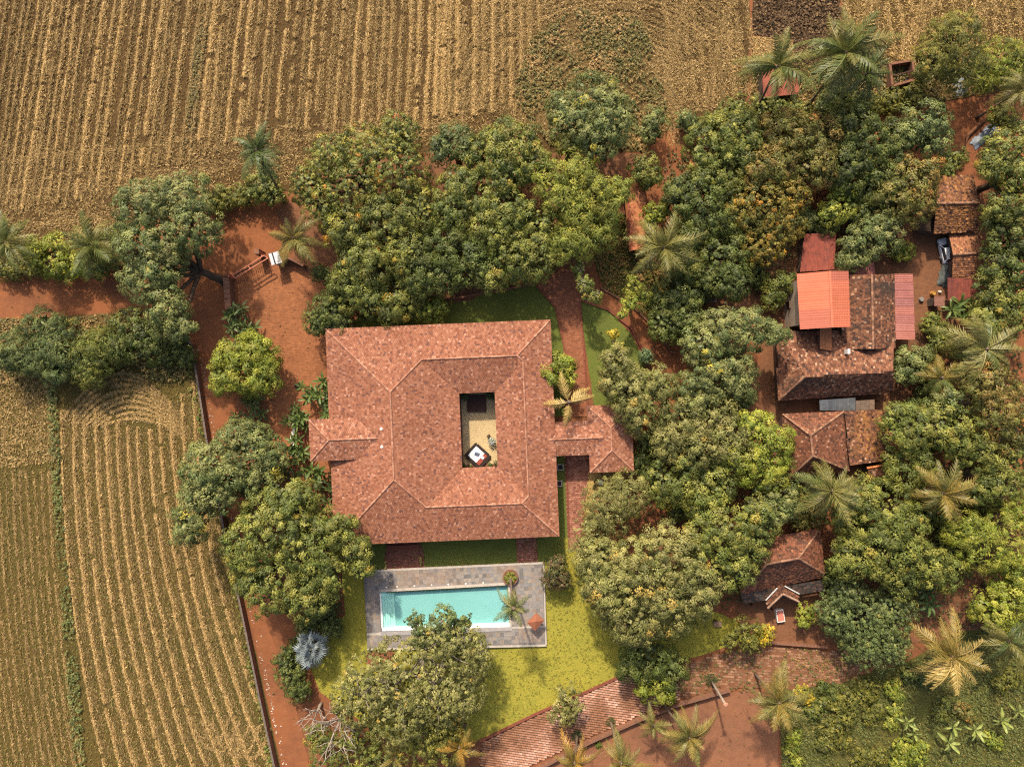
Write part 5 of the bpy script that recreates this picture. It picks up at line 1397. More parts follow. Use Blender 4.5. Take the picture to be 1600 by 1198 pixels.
def banana(px, py, h, sc, kind, n, label, group, seed, name='banana_plant', stems=1, rad=0.0):
    rg = np.random.default_rng(seed)
    c = W(px, py, h); b = Vector((c.x, c.y, 0))
    e = empty(name, b, label, 'plant', group)
    for s_ in range(stems):
        q = Vector((rg.normal(0, rad), rg.normal(0, rad), 0)) if stems > 1 else Vector()
        hh = h * (0.8 + 0.35 * rg.random()) if stems > 1 else h
        MB().tube([b + q, b + q * 1.15 + Vector((0, 0, hh))], [0.13 * sc + 0.02, 0.08 * sc], 7).build('stem', M_STEM, e)
        for i in range(n):
            t = i / max(1, n - 1)
            o = bpy.data.objects.new('leaf', BN[kind][min(2, int(t * 2.99))]); COL.objects.link(o); o.parent = e
            s = sc * (0.8 + 0.4 * rg.random())
            o.matrix_local = Matrix.Translation(q * 1.15 + Vector((0, 0, hh * (1 - 0.12 * t)))) @ Matrix.Rotation(i * 2.4 + seed + s_, 4, 'Z') @ Matrix.Rotation(-math.radians(62 - 60 * t + rg.normal(0, 6)), 4, 'Y') @ Matrix.Rotation(rg.normal(0, 0.3), 4, 'X') @ Matrix.Diagonal((s, s, s, 1))
    return e
GB = 'banana plants on the rough grass'
banana(1417, 1128, 2.2, 0.75, 'bright', 8, 'banana plant nearest the bright lime shrub', GB, 1)
banana(1428, 1146, 2.0, 0.7, 'bright', 7, 'small banana plant just above the bright lime shrub', GB, 2)
banana(1483, 1160, 2.0, 0.85, 'bright', 8, 'lowest banana plant in the row on the rough grass', GB, 3)
banana(1490, 1136, 1.8, 0.65, 'bright', 7, 'banana plant left of the yellowest one', GB, 4)
banana(1524, 1140, 2.0, 0.75, 'bright', 9, 'yellowest banana plant in the middle of the row', GB, 5)
banana(1565, 1126, 2.2, 0.85, 'bright', 9, 'banana plant second from the right picture edge', GB, 6)
banana(1592, 1112, 2.0, 0.7, 'bright', 7, 'banana plant cut by the right picture edge', GB, 7)
banana(1452, 944, 3.0, 0.95, 'deep', 12, 'dark glossy banana plant above the golden brown palm', 'banana plants in the shade', 8)
banana(1450, 925, 3.0, 0.85, 'deep', 9, 'shaded banana plant half under the tree canopy', 'banana plants in the shade', 9)
banana(1495, 478, 4.0, 1.1, 'heli', 13, 'big leaved banana clump below the red lean-to', 'banana plants in the village', 10, stems=2, rad=0.7)
banana(1515, 492, 4.0, 1.1, 'heli', 12, 'banana clump right of the big leaved one', 'banana plants in the village', 11, stems=2, rad=0.7)
GH = 'leafy clumps beside the entrance'
banana(500, 618, 2.6, 0.95, 'heli', 10, 'heliconia clump at the west roof edge north of the entrance', GH, 21, 'heliconia_clump', 7, 1.22)
banana(482, 640, 2.2, 0.9, 'heli', 9, 'heliconia clump left of the entrance wing corner', GH, 22, 'heliconia_clump', 7, 1.22)
banana(512, 640, 2.6, 0.9, 'dheli', 9, 'darker heliconia clump tucked behind the entrance wing', GH, 23, 'heliconia_clump', 7, 1.08)
banana(462, 656, 1.8, 0.8, 'heli', 9, 'low heliconia clump beside the white curved bench', GH, 24, 'heliconia_clump', 6, 0.81)
banana(472, 712, 2.4, 0.9, 'heli', 9, 'heliconia clump south of the white curved bench', GH, 25, 'heliconia_clump', 7, 1.22)
banana(492, 738, 2.4, 0.9, 'heli', 9, 'heliconia clump below the entrance wing roof', GH, 26, 'heliconia_clump', 7, 1.22)
banana(502, 768, 2.4, 0.9, 'dheli', 9, 'dark heliconia clump along the west house wall', GH, 27, 'heliconia_clump', 7, 1.22)
banana(455, 735, 2.2, 0.9, 'dheli', 9, 'dark heliconia clump between forecourt and pale leaning tree', GH, 28, 'heliconia_clump', 7, 1.08)
GL = 'leafy clumps along the lane'
banana(368, 492, 2.2, 0.85, 'dheli', 8, 'dark leafy clump below the laterite gate wall', GL, 31, 'heliconia_clump', 7, 0.81)
banana(374, 518, 2.2, 0.85, 'dheli', 8, 'dark leafy clump just above the lime tree', GL, 32, 'heliconia_clump', 7, 0.81)
banana(394, 632, 2.2, 0.85, 'dheli', 8, 'dark leafy clump directly below the lime tree', GL, 33, 'heliconia_clump', 7, 0.81)
banana(400, 658, 2.2, 0.85, 'dheli', 8, 'dark leafy clump midway down the lane divider', GL, 34, 'heliconia_clump', 7, 0.81)
banana(402, 682, 2.2, 0.85, 'dheli', 8, 'lowest dark leafy clump of the lane divider', GL, 35, 'heliconia_clump', 7, 0.81)

# ------------------------------------------------------------------ straw, stubble and weeds
SV = {}
def bits(key, P, ang, L, Wd, cols, tilt=0.35, z0=0.0, rg=RNG):
    """flat straw pieces: P (n,3) positions, ang (n,) heading"""
    n = len(P)
    T_ = np.stack([np.cos(ang), np.sin(ang), rg.normal(0, tilt, n)], 1)
    N_b = unit(np.stack([rg.normal(0, 0.45, n), rg.normal(0, 0.45, n), np.ones(n)], 1))
    T_ = unit(T_); S_b = unit(np.cross(N_b, T_))
    L = np.broadcast_to(L, (n,))[:, None]; Wd = np.broadcast_to(Wd, (n,))[:, None]
    V = np.stack([P - T_ * L * 0.5 - S_b * Wd * 0.75, P - T_ * L * 0.5 + S_b * Wd * 0.75, P + T_ * L * 0.6], 1).reshape(-1, 3)
    F = (np.arange(n) * 3)[:, None] + np.arange(3)[None]
    SV.setdefault(key, [[], [], [], 0])
    s = SV[key]
    s[0].append(V); s[1].append(F + s[3]); s[2].append(np.repeat(cols, 3, 0)); s[3] += len(V)

STRAW = np.array([(0.46, 0.31, 0.13), (0.40, 0.265, 0.10), (0.54, 0.385, 0.18), (0.31, 0.20, 0.075), (0.24, 0.16, 0.06)])
def straw_row(key, pts, width, dens, hgt, warm=1.0, seed=0, pal=STRAW):
    """a swept row of loose straw along a px polyline"""
    rg = np.random.default_rng(seed)
    p = np.array([W(x, y)[:2] for x, y in pts])
    seg = np.hypot(*(p[1:] - p[:-1]).T); cum = np.concatenate([[0], np.cumsum(seg)])
    Lt = cum[-1]
    n = int(Lt * dens * 1.15)
    if n < 2: return
    s = rg.random(n) * Lt
    lump = fbm(s * 0.75 + seed * 13.1, np.zeros(n) + seed, 9)
    s = s[(lump > 0.20 + 0.16 * rg.random(n))]; n = len(s)
    x = np.interp(s, cum, p[:, 0]); y = np.interp(s, cum, p[:, 1])
    dx = np.interp(s + 0.3, cum, p[:, 0]) - np.interp(s - 0.3, cum, p[:, 0]); dy = np.interp(s + 0.3, cum, p[:, 1]) - np.interp(s - 0.3, cum, p[:, 1])
    hd = np.arctan2(dy, dx)
    off = rg.normal(0, width, n) + (fbm(s * 0.3 + seed, np.zeros(n), 31) - 0.5) * 0.5
    z = 0.03 + hgt * np.exp(-(off / (width * 1.2)) ** 2) * rg.random(n)
    P = np.stack([x - np.sin(hd) * off, y + np.cos(hd) * off, z], 1)
    ang = hd + rg.normal(0, 0.55, n)
    col = pal[rg.integers(0, len(pal), n)] * (warm * (1 + rg.normal(0, 0.12, n)))[:, None]
    bits(key, P, ang, 0.42 * (0.5 + rg.random(n)), 0.07 * (0.6 + 0.8 * rg.random(n)), col, rg=rg)

def scatter_bits(key, poly, n, Lr, Wr, pal, flow=None, seed=0, thr=None, zr=0.12, tilt=0.35, sc=0.2):
    rg = np.random.default_rng(seed)
    pw = np.array([W(x, y)[:2] for x, y in poly])
    lo, hi = pw.min(0), pw.max(0)
    q = lo + rg.random((n * 2, 2)) * (hi - lo)
    ok = inside(pw, q[:, 0], q[:, 1])
    if thr is not None:
        ok &= fbm(q[:, 0] * sc, q[:, 1] * sc, seed + 3) > thr + 0.1 * rg.normal(size=len(q))
    q = q[ok][:n]; m = len(q)
    ang = flow(q) + rg.normal(0, 0.5, m) if flow is not None else rg.random(m) * 6.28
    pal = np.array(pal)
    col = pal[rg.integers(0, len(pal), m)] * (1 + rg.normal(0, 0.15, m))[:, None]
    bits(key, np.concatenate([q, 0.03 + zr * rg.random((m, 1)) ** 2], 1), ang, Lr * (0.5 + rg.random(m)), Wr * (0.6 + 0.8 * rg.random(m)), np.clip(col, 0.01, 0.9), tilt, rg=rg)

rg = np.random.default_rng(77)
x0 = -40.0; i = 0
while x0 < 850:
    tl_ = np.interp(x0, [0, 320, 500, 700, 800], [-0.165, -0.125, -0.085, -0.03, 0.0])
    ye = np.interp(x0 + tl_ * 230, [-40, 0, 100, 200, 330, 420, 520, 640, 700, 800], [340, 335, 320, 285, 232, 222, 205, 190, 190, 165]) + rg.normal(0, 8)
    ys = np.linspace(-60, ye, 9)
    wob = rg.normal(0, 0.7, 9)
    pts = [(x0 + tl_ * y + w, y) for y, w in zip(ys, wob)]
    strong = rg.random()
    straw_row('n', pts, 0.17 + 0.12 * rg.random(), 55 + 95 * strong, 0.36, 0.7 + 0.5 * strong, 1000 + i)
    if strong < 0.35 and rg.random() < 0.5:
        straw_row('n', [(x + 7, y) for x, y in pts], 0.5, 14, 0.1, 0.7, 1500 + i)
    x0 += 14.2 + rg.normal(0, 2.2) + (4 if 280 < x0 < 320 else 0); i += 1
# headland sweeps in the north field
for k in range(16):
    y = 226 + k * 8.5
    xr = np.interp(y, [226, 300, 360], [470, 250, 130])
    pts = [(x, y + 14 * math.sin(x * 0.012 + k) + (0.0 if x < 250 else -(x - 250) * 0.08)) for x in np.linspace(-40, xr, 10)]
    straw_row('n', pts, 0.32, 24, 0.16, 0.8, 1700 + k)
for k in range(7):
    pts = [(440 + 280 * t, 262 - 62 * t - k * 7 + 8 * math.sin(t * 5 + k)) for t in np.linspace(0, 1, 9)]
    straw_row('n', pts, 0.35, 16, 0.12, 0.85, 1750 + k)
# swirl round the weedy patch
for k in range(26):
    r = 40 + k * 9.5
    pts = [(955 + r * math.cos(a) * 1.0, 205 - r * math.sin(a) * 0.95) for a in np.linspace(0.25 * math.pi if r > 120 else 0, 1.02 * math.pi, 12)]
    pts = [(x, y) for x, y in pts if y < 215 and x < 1160 and y > -60]
    if len(pts) > 2: straw_row('n', pts, 0.24, 42, 0.24, 0.5 + 0.4 * rg.random(), 1800 + k)
for k in range(13):
    xx = 1036 + k * 11
    pts = [(xx + 10 * math.sin(y * 0.02 + k), y) for y in np.linspace(-60, 168 - 3 * abs(k - 5), 8)]
    straw_row('n', pts, 0.28, 50, 0.22, 0.6 + 0.35 * rg.random(), 1900 + k)
for k in range(5):
    straw_row('n', [(1046 + k * 4, y) for y in np.linspace(150, 228, 6)], 0.22, 16, 0.05, 0.9, 1950 + k)
for k in range(30):
    xx = 1320 + k * 14
    y1 = np.interp(xx, [1320, 1390, 1440, 1520, 1600, 1800], [52, 92, 100, 85, 62, 40])
    straw_row('e', [(xx + 6 * math.sin(y * 0.03 + k), y) for y in np.linspace(-70, y1, 7)], 0.28, 60, 0.24, 0.75 + 0.3 * rg.random(), 2000 + k)
# south field rows
def srow(x0, y): 
    d = y - 650
    s = np.interp(x0, [100, 325], [1.0, 1.72])
    return x0 + (-0.0061 * d + 0.000234 * d * d) * (1.0 if x0 < 110 else 1.0) * s + (0.06 * (s - 1) / 0.72) * d
x0 = 98.0; i = 0
while x0 < 330:
    ytop = np.interp(x0, [98, 130, 180, 230, 270, 300], [640, 650, 660, 672, 630, 600]) + rg.normal(0, 6)
    ys = np.linspace(ytop, 1260, 14)
    pts = [(srow(x0, y) + rg.normal(0, 0.35), y) for y in ys]
    wall = lambda y: np.interp(y, [540, 690, 830, 960, 1100, 1205, 1300], [302, 326, 356, 382, 412, 434, 452])
    pts = [(x, y) for x, y in pts if x < wall(y) - 5]
    if len(pts) > 2: straw_row('s', pts, 0.15 + 0.05 * rg.random(), 120 if i % 7 else 60, 0.3, 1.12, 2100 + i)
    for m_ in (5.5, 11.5):
        q_ = [(x + m_ + rg.normal(0, 0.4), y) for x, y in pts if x + m_ < wall(y) - 5]
        if len(q_) > 2: straw_row('s', q_, 0.26, 9 + 9 * rg.random(), 0.12, 0.5 + 0.14 * rg.random(), 2400 + i * 2 + int(m_ > 6))
    x0 += 17.2 + rg.normal(0, 1.6); i += 1
for k in range(9):
    pts = [(95 + (200 - k * 9) * t + k * 8, 668 - math.sin(t * math.pi) ** 0.8 * (92 - k * 9) + 14 * t) for t in np.linspace(0.02, 0.98, 12)]
    straw_row('s', pts, 0.17, 70 if k % 2 else 100, 0.24, 0.8 + 0.03 * k, 2200 + k)
for k in range(5):
    pts = [(300 + 60 * t + k * 16, 1120 + 50 * math.sin(t * math.pi) + k * 4) for t in np.linspace(0, 1, 8)]
    straw_row('s', pts, 0.18, 60, 0.2, 0.85, 2230 + k)
for k in range(13):
    xx = -60 + k * 11.2
    straw_row('s', [(xx + (y - 650) * 0.02 + max(0, y - 700) ** 2 * 0.00017 + rg.normal(0, 0.4), y) for y in np.linspace(735, 1260, 12)], 0.14, 30 * (0.5 + rg.random()), 0.14, 0.72 + 0.16 * rg.random(), 2300 + k)
# loose stubble over everything
STUB_N = [(0.18, 0.105, 0.037), (0.14, 0.08, 0.03), (0.23, 0.14, 0.05), (0.12, 0.08, 0.03), (0.10, 0.075, 0.028), (0.15, 0.12, 0.035)]
STUB_S = [(0.18, 0.14, 0.038), (0.14, 0.115, 0.03), (0.22, 0.165, 0.05), (0.13, 0.115, 0.032), (0.11, 0.09, 0.03), (0.15, 0.15, 0.04)]
scatter_bits('n', [(-60, -60), (1170, -60), (1165, 160), (1040, 190), (860, 220), (700, 225), (560, 240), (450, 295), (250, 325), (150, 385), (-60, 420)], 24000, 0.34, 0.09, STUB_N, lambda q: np.full(len(q), 1.57), 31, tilt=0.6)
scatter_bits('s', [(-60, 575), (100, 575), (285, 545), (310, 600), (330, 700), (386, 965), (435, 1205), (450, 1260), (-60, 1260)], 26000, 0.34, 0.09, STUB_S, lambda q: np.full(len(q), 1.5), 32, tilt=0.6)
scatter_bits('e', [(1316, -60), (1700, -60), (1700, 60), (1520, 92), (1430, 108), (1330, 60)], 9000, 0.4, 0.1, [(0.42, 0.28, 0.10), (0.50, 0.34, 0.13), (0.2, 0.13, 0.045), (0.16, 0.12, 0.03)], None, 33, tilt=0.5)
scatter_bits('n', [(-60, 580), (75, 600), (92, 720), (-60, 740)], 5000, 0.5, 0.1, STRAW * 0.8, None, 34)
scatter_bits('p', [(1176, -60), (1312, -60), (1312, 40), (1330, 90), (1262, 150), (1240, 110), (1240, 62), (1176, 55)], 6000, 0.45, 0.22, [(0.10, 0.06, 0.034), (0.06, 0.038, 0.022), (0.16, 0.10, 0.05), (0.22, 0.14, 0.07)], None, 35, zr=0.2, tilt=0.6)
scatter_bits('p', [(1178, 58), (1237, 63), (1240, 95), (1182, 90)], 1800, 0.45, 0.1, STRAW, None, 36)
for k_, (pl_, n_) in enumerate((([(-40, 300), (180, 255), (330, 222), (470, 212), (560, 200), (700, 185), (850, 160), (860, 220), (700, 225), (560, 240), (450, 290), (340, 312), (240, 322), (150, 385), (60, 415), (-40, 415)], 17000),
                             ([(1000, 40), (1160, 40), (1160, 160), (1070, 180), (1040, 190)], 5000), ([(860, -50), (1020, -50), (1000, 60), (830, 90), (800, 60)], 4500))):
    scatter_bits('n', pl_, n_, 0.5, 0.085, STRAW * 0.86, None, 60 + k_, thr=0.40, sc=0.35)
def flush(key, name, label, cat):
    V, F, C, _ = SV[key]
    o = obj_np(name, np.concatenate(V), np.concatenate(F), M_STRAW, np.clip(np.concatenate(C), 0.01, 0.9), None, kind='stuff')
    tag(o, label, cat)
flush('n', 'straw_stubble', 'cut straw lying in rows over the brown north field', 'straw')
flush('s', 'straw_stubble', 'pale straw rows curving over the olive south field', 'straw')
flush('e', 'straw_stubble', 'golden straw over the east field in the top right corner', 'straw')
flush('p', 'earth_clods', 'dark clods and straw on the small ploughed plot', 'soil')

def weeds(name, poly, n, L, Wd, pal, label, seed, thr=None, h=0.35, sc=0.22, cat='weeds'):
    """low plants: small leaf tufts over an outline"""
    rg = np.random.default_rng(seed)
    pw = np.array([W(x, y)[:2] for x, y in poly])
    lo, hi = pw.min(0), pw.max(0)
    q = lo + rg.random((n * 3, 2)) * (hi - lo)
    ok = inside(pw, q[:, 0], q[:, 1])
    if thr is not None:
        ok &= fbm(q[:, 0] * sc, q[:, 1] * sc, seed) > thr + 0.11 * rg.normal(size=len(q))
    q = q[ok][:n]; m = len(q); k = 7
    idx = np.repeat(np.arange(m), k); M_ = len(idx)
    d = unit(np.concatenate([rg.normal(size=(M_, 2)), np.abs(rg.normal(size=(M_, 1))) * 0.8], 1))
    hh = (h * (0.4 + rg.random(m)))[idx]
    P = np.concatenate([q[idx], (0.14 + hh * rg.random(M_))[:, None]], 1) + d * (0.22 * rg.random((M_, 1)))
    N = unit(d * 0.5 + np.array([0, 0, 0.8]) + rg.normal(size=(M_, 3)) * 0.3)
    V, F = leaf_quads(P, N, unit(d + rg.normal(size=(M_, 3)) * 0.3), L * (0.6 + 0.8 * rg.random(M_)), Wd * (0.6 + 0.8 * rg.random(M_)))
    pal = np.array(pal)
    pc_ = np.clip((fbm(q[:, 0] * 0.3, q[:, 1] * 0.3, seed + 4) * 1.6 - 0.3) * len(pal) * 0.6 + rg.random(m) * len(pal) * 0.5, 0, len(pal) - 1).astype(int)
    col = 1.5 * pal[pc_][idx] * (1 + rg.normal(0, 0.15, M_))[:, None]
    o = obj_np(name, V, F, M_LEAF, np.clip(np.repeat(col, 4, 0), 0.005, 0.9), None, kind='stuff')
    tag(o, label, cat)
    TRI[0] += len(F) * 2
OLW = [(0.13, 0.115, 0.034), (0.17, 0.13, 0.042), (0.105, 0.10, 0.03), (0.24, 0.165, 0.06), (0.29, 0.19, 0.075)]
weeds('weeds', [(800, 150), (830, 60), (900, 15), (1000, 30), (1030, 90), (1040, 170), (1000, 235), (860, 228)], 3800, 0.5, 0.13, OLW, 'olive brown weeds on the north field margin', 41, 0.46)
weeds('weeds', [(-40, 498), (190, 492), (275, 508), (305, 560), (285, 600), (180, 585), (60, 612), (-40, 590)], 2600, 0.4, 0.12, OLW, 'weeds on the verge between west road and south field', 42, 0.4)
weeds('weeds', [(300, 555), (308, 560), (330, 690), (385, 965), (432, 1198), (420, 1198), (372, 965), (318, 700), (290, 590)], 900, 0.35, 0.12, [(0.10, 0.14, 0.03), (0.14, 0.16, 0.035), (0.18, 0.16, 0.04)], 'green weeds along the foot of the lane wall', 43)
weeds('weeds', [(74, 590), (90, 590), (100, 800), (128, 1100), (140, 1240), (122, 1240), (110, 1100), (86, 800)], 1200, 0.35, 0.11, [(0.11, 0.14, 0.04), (0.15, 0.155, 0.05), (0.09, 0.11, 0.035)], 'green grassy bund dividing the south field', 44, 0.36)
weeds('weeds', [(300, -60), (328, -60), (322, 60), (308, 180), (300, 245), (286, 245), (292, 180), (306, 60)], 900, 0.35, 0.1, [(0.17, 0.13, 0.045), (0.14, 0.115, 0.04), (0.24, 0.165, 0.06)], 'faint grassy bund dividing the north field', 45, 0.45, 0.2)
weeds('weeds', [(1180, 100), (1250, 110), (1340, 70), (1430, 112), (1600, 80), (1640, 110), (1500, 152), (1390, 175), (1280, 205), (1170, 185)], 2600, 0.4, 0.12, OLW, 'scrubby weeds between the east field and the road', 46, 0.42)
weeds('weeds', [(1215, 1085), (1330, 1065), (1420, 1035), (1500, 990), (1640, 965), (1660, 1260), (1225, 1260)], 9000, 0.36, 0.09, [(0.085, 0.10, 0.026), (0.11, 0.12, 0.032), (0.07, 0.08, 0.022), (0.14, 0.125, 0.034)], 'rough grass and weeds in the southeast corner', 47, 0.40, 0.25)
weeds('weeds', [(930, 330), (985, 345), (990, 400), (1050, 425), (1075, 470), (1060, 540), (1020, 500), (945, 452), (925, 400)], 1500, 0.32, 0.1, [(0.13, 0.13, 0.03), (0.18, 0.15, 0.035), (0.22, 0.12, 0.04), (0.09, 0.105, 0.028)], 'mixed weeds and russet ground cover beside the gatehouse', 48, 0.4)
weeds('leaf_litter', [(1040, 230), (1300, 200), (1450, 300), (1300, 420), (1130, 480), (1030, 380)], 1800, 0.3, 0.14, [(0.14, 0.08, 0.035), (0.10, 0.09, 0.03), (0.07, 0.08, 0.024), (0.20, 0.11, 0.04)], 'fallen leaves and seedlings under the northeast trees', 49, 0.45, 0.2, cat='leaf litter')
weeds('leaf_litter', [(1300, 830), (1440, 560), (1600, 540), (1600, 960), (1480, 985), (1400, 1010)], 2200, 0.32, 0.14, [(0.10, 0.07, 0.03), (0.08, 0.085, 0.026), (0.06, 0.07, 0.022), (0.16, 0.09, 0.035)], 'undergrowth and fallen leaves below the eastern trees', 50, 0.42, 0.3, cat='leaf litter')
weeds('leaf_litter', [(930, 730), (1200, 640), (1230, 760), (1180, 960), (1000, 1000), (900, 900)], 1500, 0.3, 0.14, [(0.12, 0.075, 0.03), (0.09, 0.09, 0.03), (0.07, 0.08, 0.024)], 'fallen leaves under the trees west of the village', 51, 0.45, 0.2, cat='leaf litter')
weeds('leaf_litter', [(1060, 1040), (1180, 1006), (1330, 1018), (1345, 1060), (1180, 1078), (1060, 1092)], 420, 0.28, 0.12, [(0.13, 0.09, 0.035), (0.10, 0.10, 0.03), (0.2, 0.12, 0.04)], 'weeds growing through the worn driveway', 52, 0.48, 0.12)

weeds('grass', [(530, 855), (885, 840), (960, 905), (1130, 965), (1185, 990), (1100, 1020), (1000, 1044), (912, 1080), (745, 1155), (640, 1170), (500, 1080), (490, 1030), (545, 960), (566, 1016), (856, 1012), (853, 884), (566, 897)], 3400, 0.2, 0.05, [(0.19, 0.17, 0.026), (0.17, 0.155, 0.026), (0.15, 0.15, 0.024), (0.21, 0.165, 0.032)], 'mown grass blades on the pool lawn', 53, None, 0.06, 0.5, 'grass')
weeds('fallen_leaves', [(372, 447), (520, 455), (514, 620), (440, 715), (400, 640)], 60, 0.16, 0.08, [(0.16, 0.09, 0.03), (0.10, 0.06, 0.03), (0.2, 0.14, 0.05)], 'fallen leaves on the forecourt', 54, 0.45, 0.02, cat='leaf litter')
weeds('fallen_leaves', [(300, 330), (470, 330), (360, 430), (380, 690), (470, 1150), (440, 1150), (330, 690), (290, 500), (0, 500), (0, 430), (200, 430)], 220, 0.16, 0.08, [(0.16, 0.09, 0.03), (0.10, 0.06, 0.03), (0.09, 0.09, 0.03)], 'fallen leaves on the red west lane', 55, 0.5, 0.02, cat='leaf litter')
weeds('fallen_leaves', [(840, 1200), (1000, 1130), (1180, 1080), (1215, 1200)], 130, 0.16, 0.08, [(0.17, 0.10, 0.035), (0.11, 0.065, 0.03), (0.22, 0.16, 0.06)], 'fallen leaves on the earth court', 56, 0.5, 0.02, cat='leaf litter')

# ------------------------------------------------------------------ village buildings
OLD = [(0.155, 0.066, 0.038), (0.105, 0.048, 0.03), (0.21, 0.098, 0.055), (0.06, 0.036, 0.028), (0.32, 0.19, 0.12)]
OLD_W = [0.34, 0.27, 0.2, 0.14, 0.05]
def old_patch(seed, moss=0.5, thr=0.52):
    def f(p, C, rg):
        n = fbm(p[:, 0] * 0.35, p[:, 1] * 0.35, seed)
        k = np.clip((n - thr) * 6, 0, 1)[:, None] * moss
        return C * (1 - k) + np.array((0.035, 0.03, 0.026)) * k
    return f
def gold_patch(seed):
    def f(p, C, rg):
        n = fbm(p[:, 0] * 0.4, p[:, 1] * 0.4, seed)
        k = (np.clip((n - 0.4) * 4, 0, 1) * (rg.random(len(C)) > 0.35))[:, None]
        return C * (1 - k) + np.array((0.27, 0.125, 0.045)) * (0.6 + 0.8 * rg.random(len(C)))[:, None] * k
    return f
def planar(pts):
    P = np.array([tuple(W(*p)) for p in pts])
    A = np.c_[P[:, :2], np.ones(len(P))]
    s, *_ = np.linalg.lstsq(A, P[:, 2], rcond=None)
    P[:, 2] = A @ s
    return [Vector(p) for p in P]
def inset(poly, d):
    c = sum((Vector(p) for p in poly), Vector()) / len(poly)
    out = []
    for p in poly:
        v = Vector(p) - c; v.z = 0
        out.append(Vector(p) - v.normalized() * d * 1.3)
    return out
def walls(root, pts_px, e, z=None, mat=None, ins=0.6, doors=()):
    P = inset([W(x, y, e) for x, y in pts_px], ins)
    n = len(P)
    for i in range(n):
        a, b = P[i], P[(i + 1) % n]
        d = (b - a).normalized()
        if i % 2: a = a + d * 0.13; b = b - d * 0.13
        else: a = a - d * 0.12; b = b + d * 0.12
        a.z = b.z = e - 0.08
        w = MB().beam(a, b, 0.24, e - 0.08 + 0.1).build('wall', mat or M_OLDWALL, root)
        L = (b - a).length
        if L > 3:
            m = a.lerp(b, 0.5); k = d.cross(Vector((0, 0, 1)))
            kind = 'door' if i == 0 else 'window'
            hh, z0, ww = (2.0, 0.05, 1.0) if kind == 'door' else (1.1, 1.1, 1.2)
            MB().beam(m - d * ww / 2 + Vector((0, 0, z0 + hh - m.z)), m + d * ww / 2 + Vector((0, 0, z0 + hh - m.z)), 0.30, hh).build(kind, M_WOOD, root)
def old_building(name, label, eave_px, e, slopes, ridges, pal=OLD, wts=OLD_W, patch=None, seed=0, tw=0.31, tl=0.36, jit=0.16, rough=0.02, wall_mat=None, ins=0.6, ridge_pal=None, cat='house', lift=0.06, group='old tiled village houses'):
    c = W(sum(p[0] for p in eave_px) / len(eave_px), sum(p[1] for p in eave_px) / len(eave_px), e)
    root = empty(name, Vector((c.x, c.y, 0)), label, cat, group)
    S = [planar(s) for s in slopes]
    R = [(W(*a) + Vector((0, 0, 0.05)), W(*b) + Vector((0, 0, 0.05))) for a, b in ridges]
    roof_piece(root, S, R, pal, wts, tw, tl, M_SLAB_OLD, seed, jit, lift, patch, ridge_pal or [(0.30, 0.165, 0.10), (0.24, 0.125, 0.08), (0.18, 0.095, 0.06)], 0.15, 0.12, rough)
    if wall_mat is not False: walls(root, eave_px, e, mat=wall_mat, ins=ins)
    return root

FADED = {}
def faded(mat, k):
    """weathered twins of a sheet metal, a little darker, paler or rustier"""
    if (mat.name, k) not in FADED:
        m = mat.copy(); m.name = mat.name + '_faded'
        mix = next(n for n in m.node_tree.nodes if n.type == 'MIX')
        FADED[(mat.name, k)] = m
        fa = ((0.86, 0.88, 0.95), (1.0, 1.06, 1.12), (0.93, 0.95, 0.92), (0.78, 0.84, 0.95))[k]
        cols = [i for i in mix.inputs if i.type == 'RGBA']
        for i in cols[:2]:
            c = i.default_value
            i.default_value = (c[0] * fa[0], c[1] * fa[1], c[2] * fa[2], 1)
    return FADED[(mat.name, k)]
def corr_sheet(name, q, n, amp, mat, root, steps=0, prof='sine', thick=0.03, per=4):
    """corrugated roof on quad q (a-b across the ribs, ribs run a->d), laid as separate overlapping sheets"""
    qa, qb, qc, qd = [Vector(p) for p in q]
    nrm = (qb - qa).cross(qd - qa).normalized()
    if nrm.z < 0: nrm = -nrm
    rg = np.random.default_rng(int(abs(qa.x * 31 + qa.y * 17)))
    k_n = max(1, round(n / per))
    for kk in range(k_n):
        u0, u1 = kk / k_n, min(1.0, (kk + 1.06) / k_n)
        nu = per * 4; nv = max(1, steps * 2)
        V = []; F = []
        dz = 0.006 * (kk % 2) + 0.004 * rg.random(); slip = rg.normal(0, 0.006)
        for j in range(nv + 1):
            for i in range(nu + 1):
                u = u0 + (u1 - u0) * i / nu; v = j / nv
                if steps: v = min((j // 2 + (0.94 if j % 2 else 0.0)) / steps, 1.0)
                v = v + (slip if 0 < v < 1 or not steps else 0)
                p = qa.lerp(qb, u).lerp(qd.lerp(qc, u), v)
                h = amp * math.sin(2 * math.pi * i / 4 + 0.6)
                if steps: h += 0.022 * (1 if j % 2 else 0)
                V.append(p + nrm * (h + amp + 0.02 + dz))
        for j in range(nv):
            for i in range(nu):
                k = j * (nu + 1) + i
                F.append((k, k + 1, k + nu + 2, k + nu + 1))
        m = mat if rg.random() < 0.45 else faded(mat, int(rg.integers(0, 4)))
        obj_np(name, np.array([tuple(v) for v in V]), np.array(F), m, None, root)

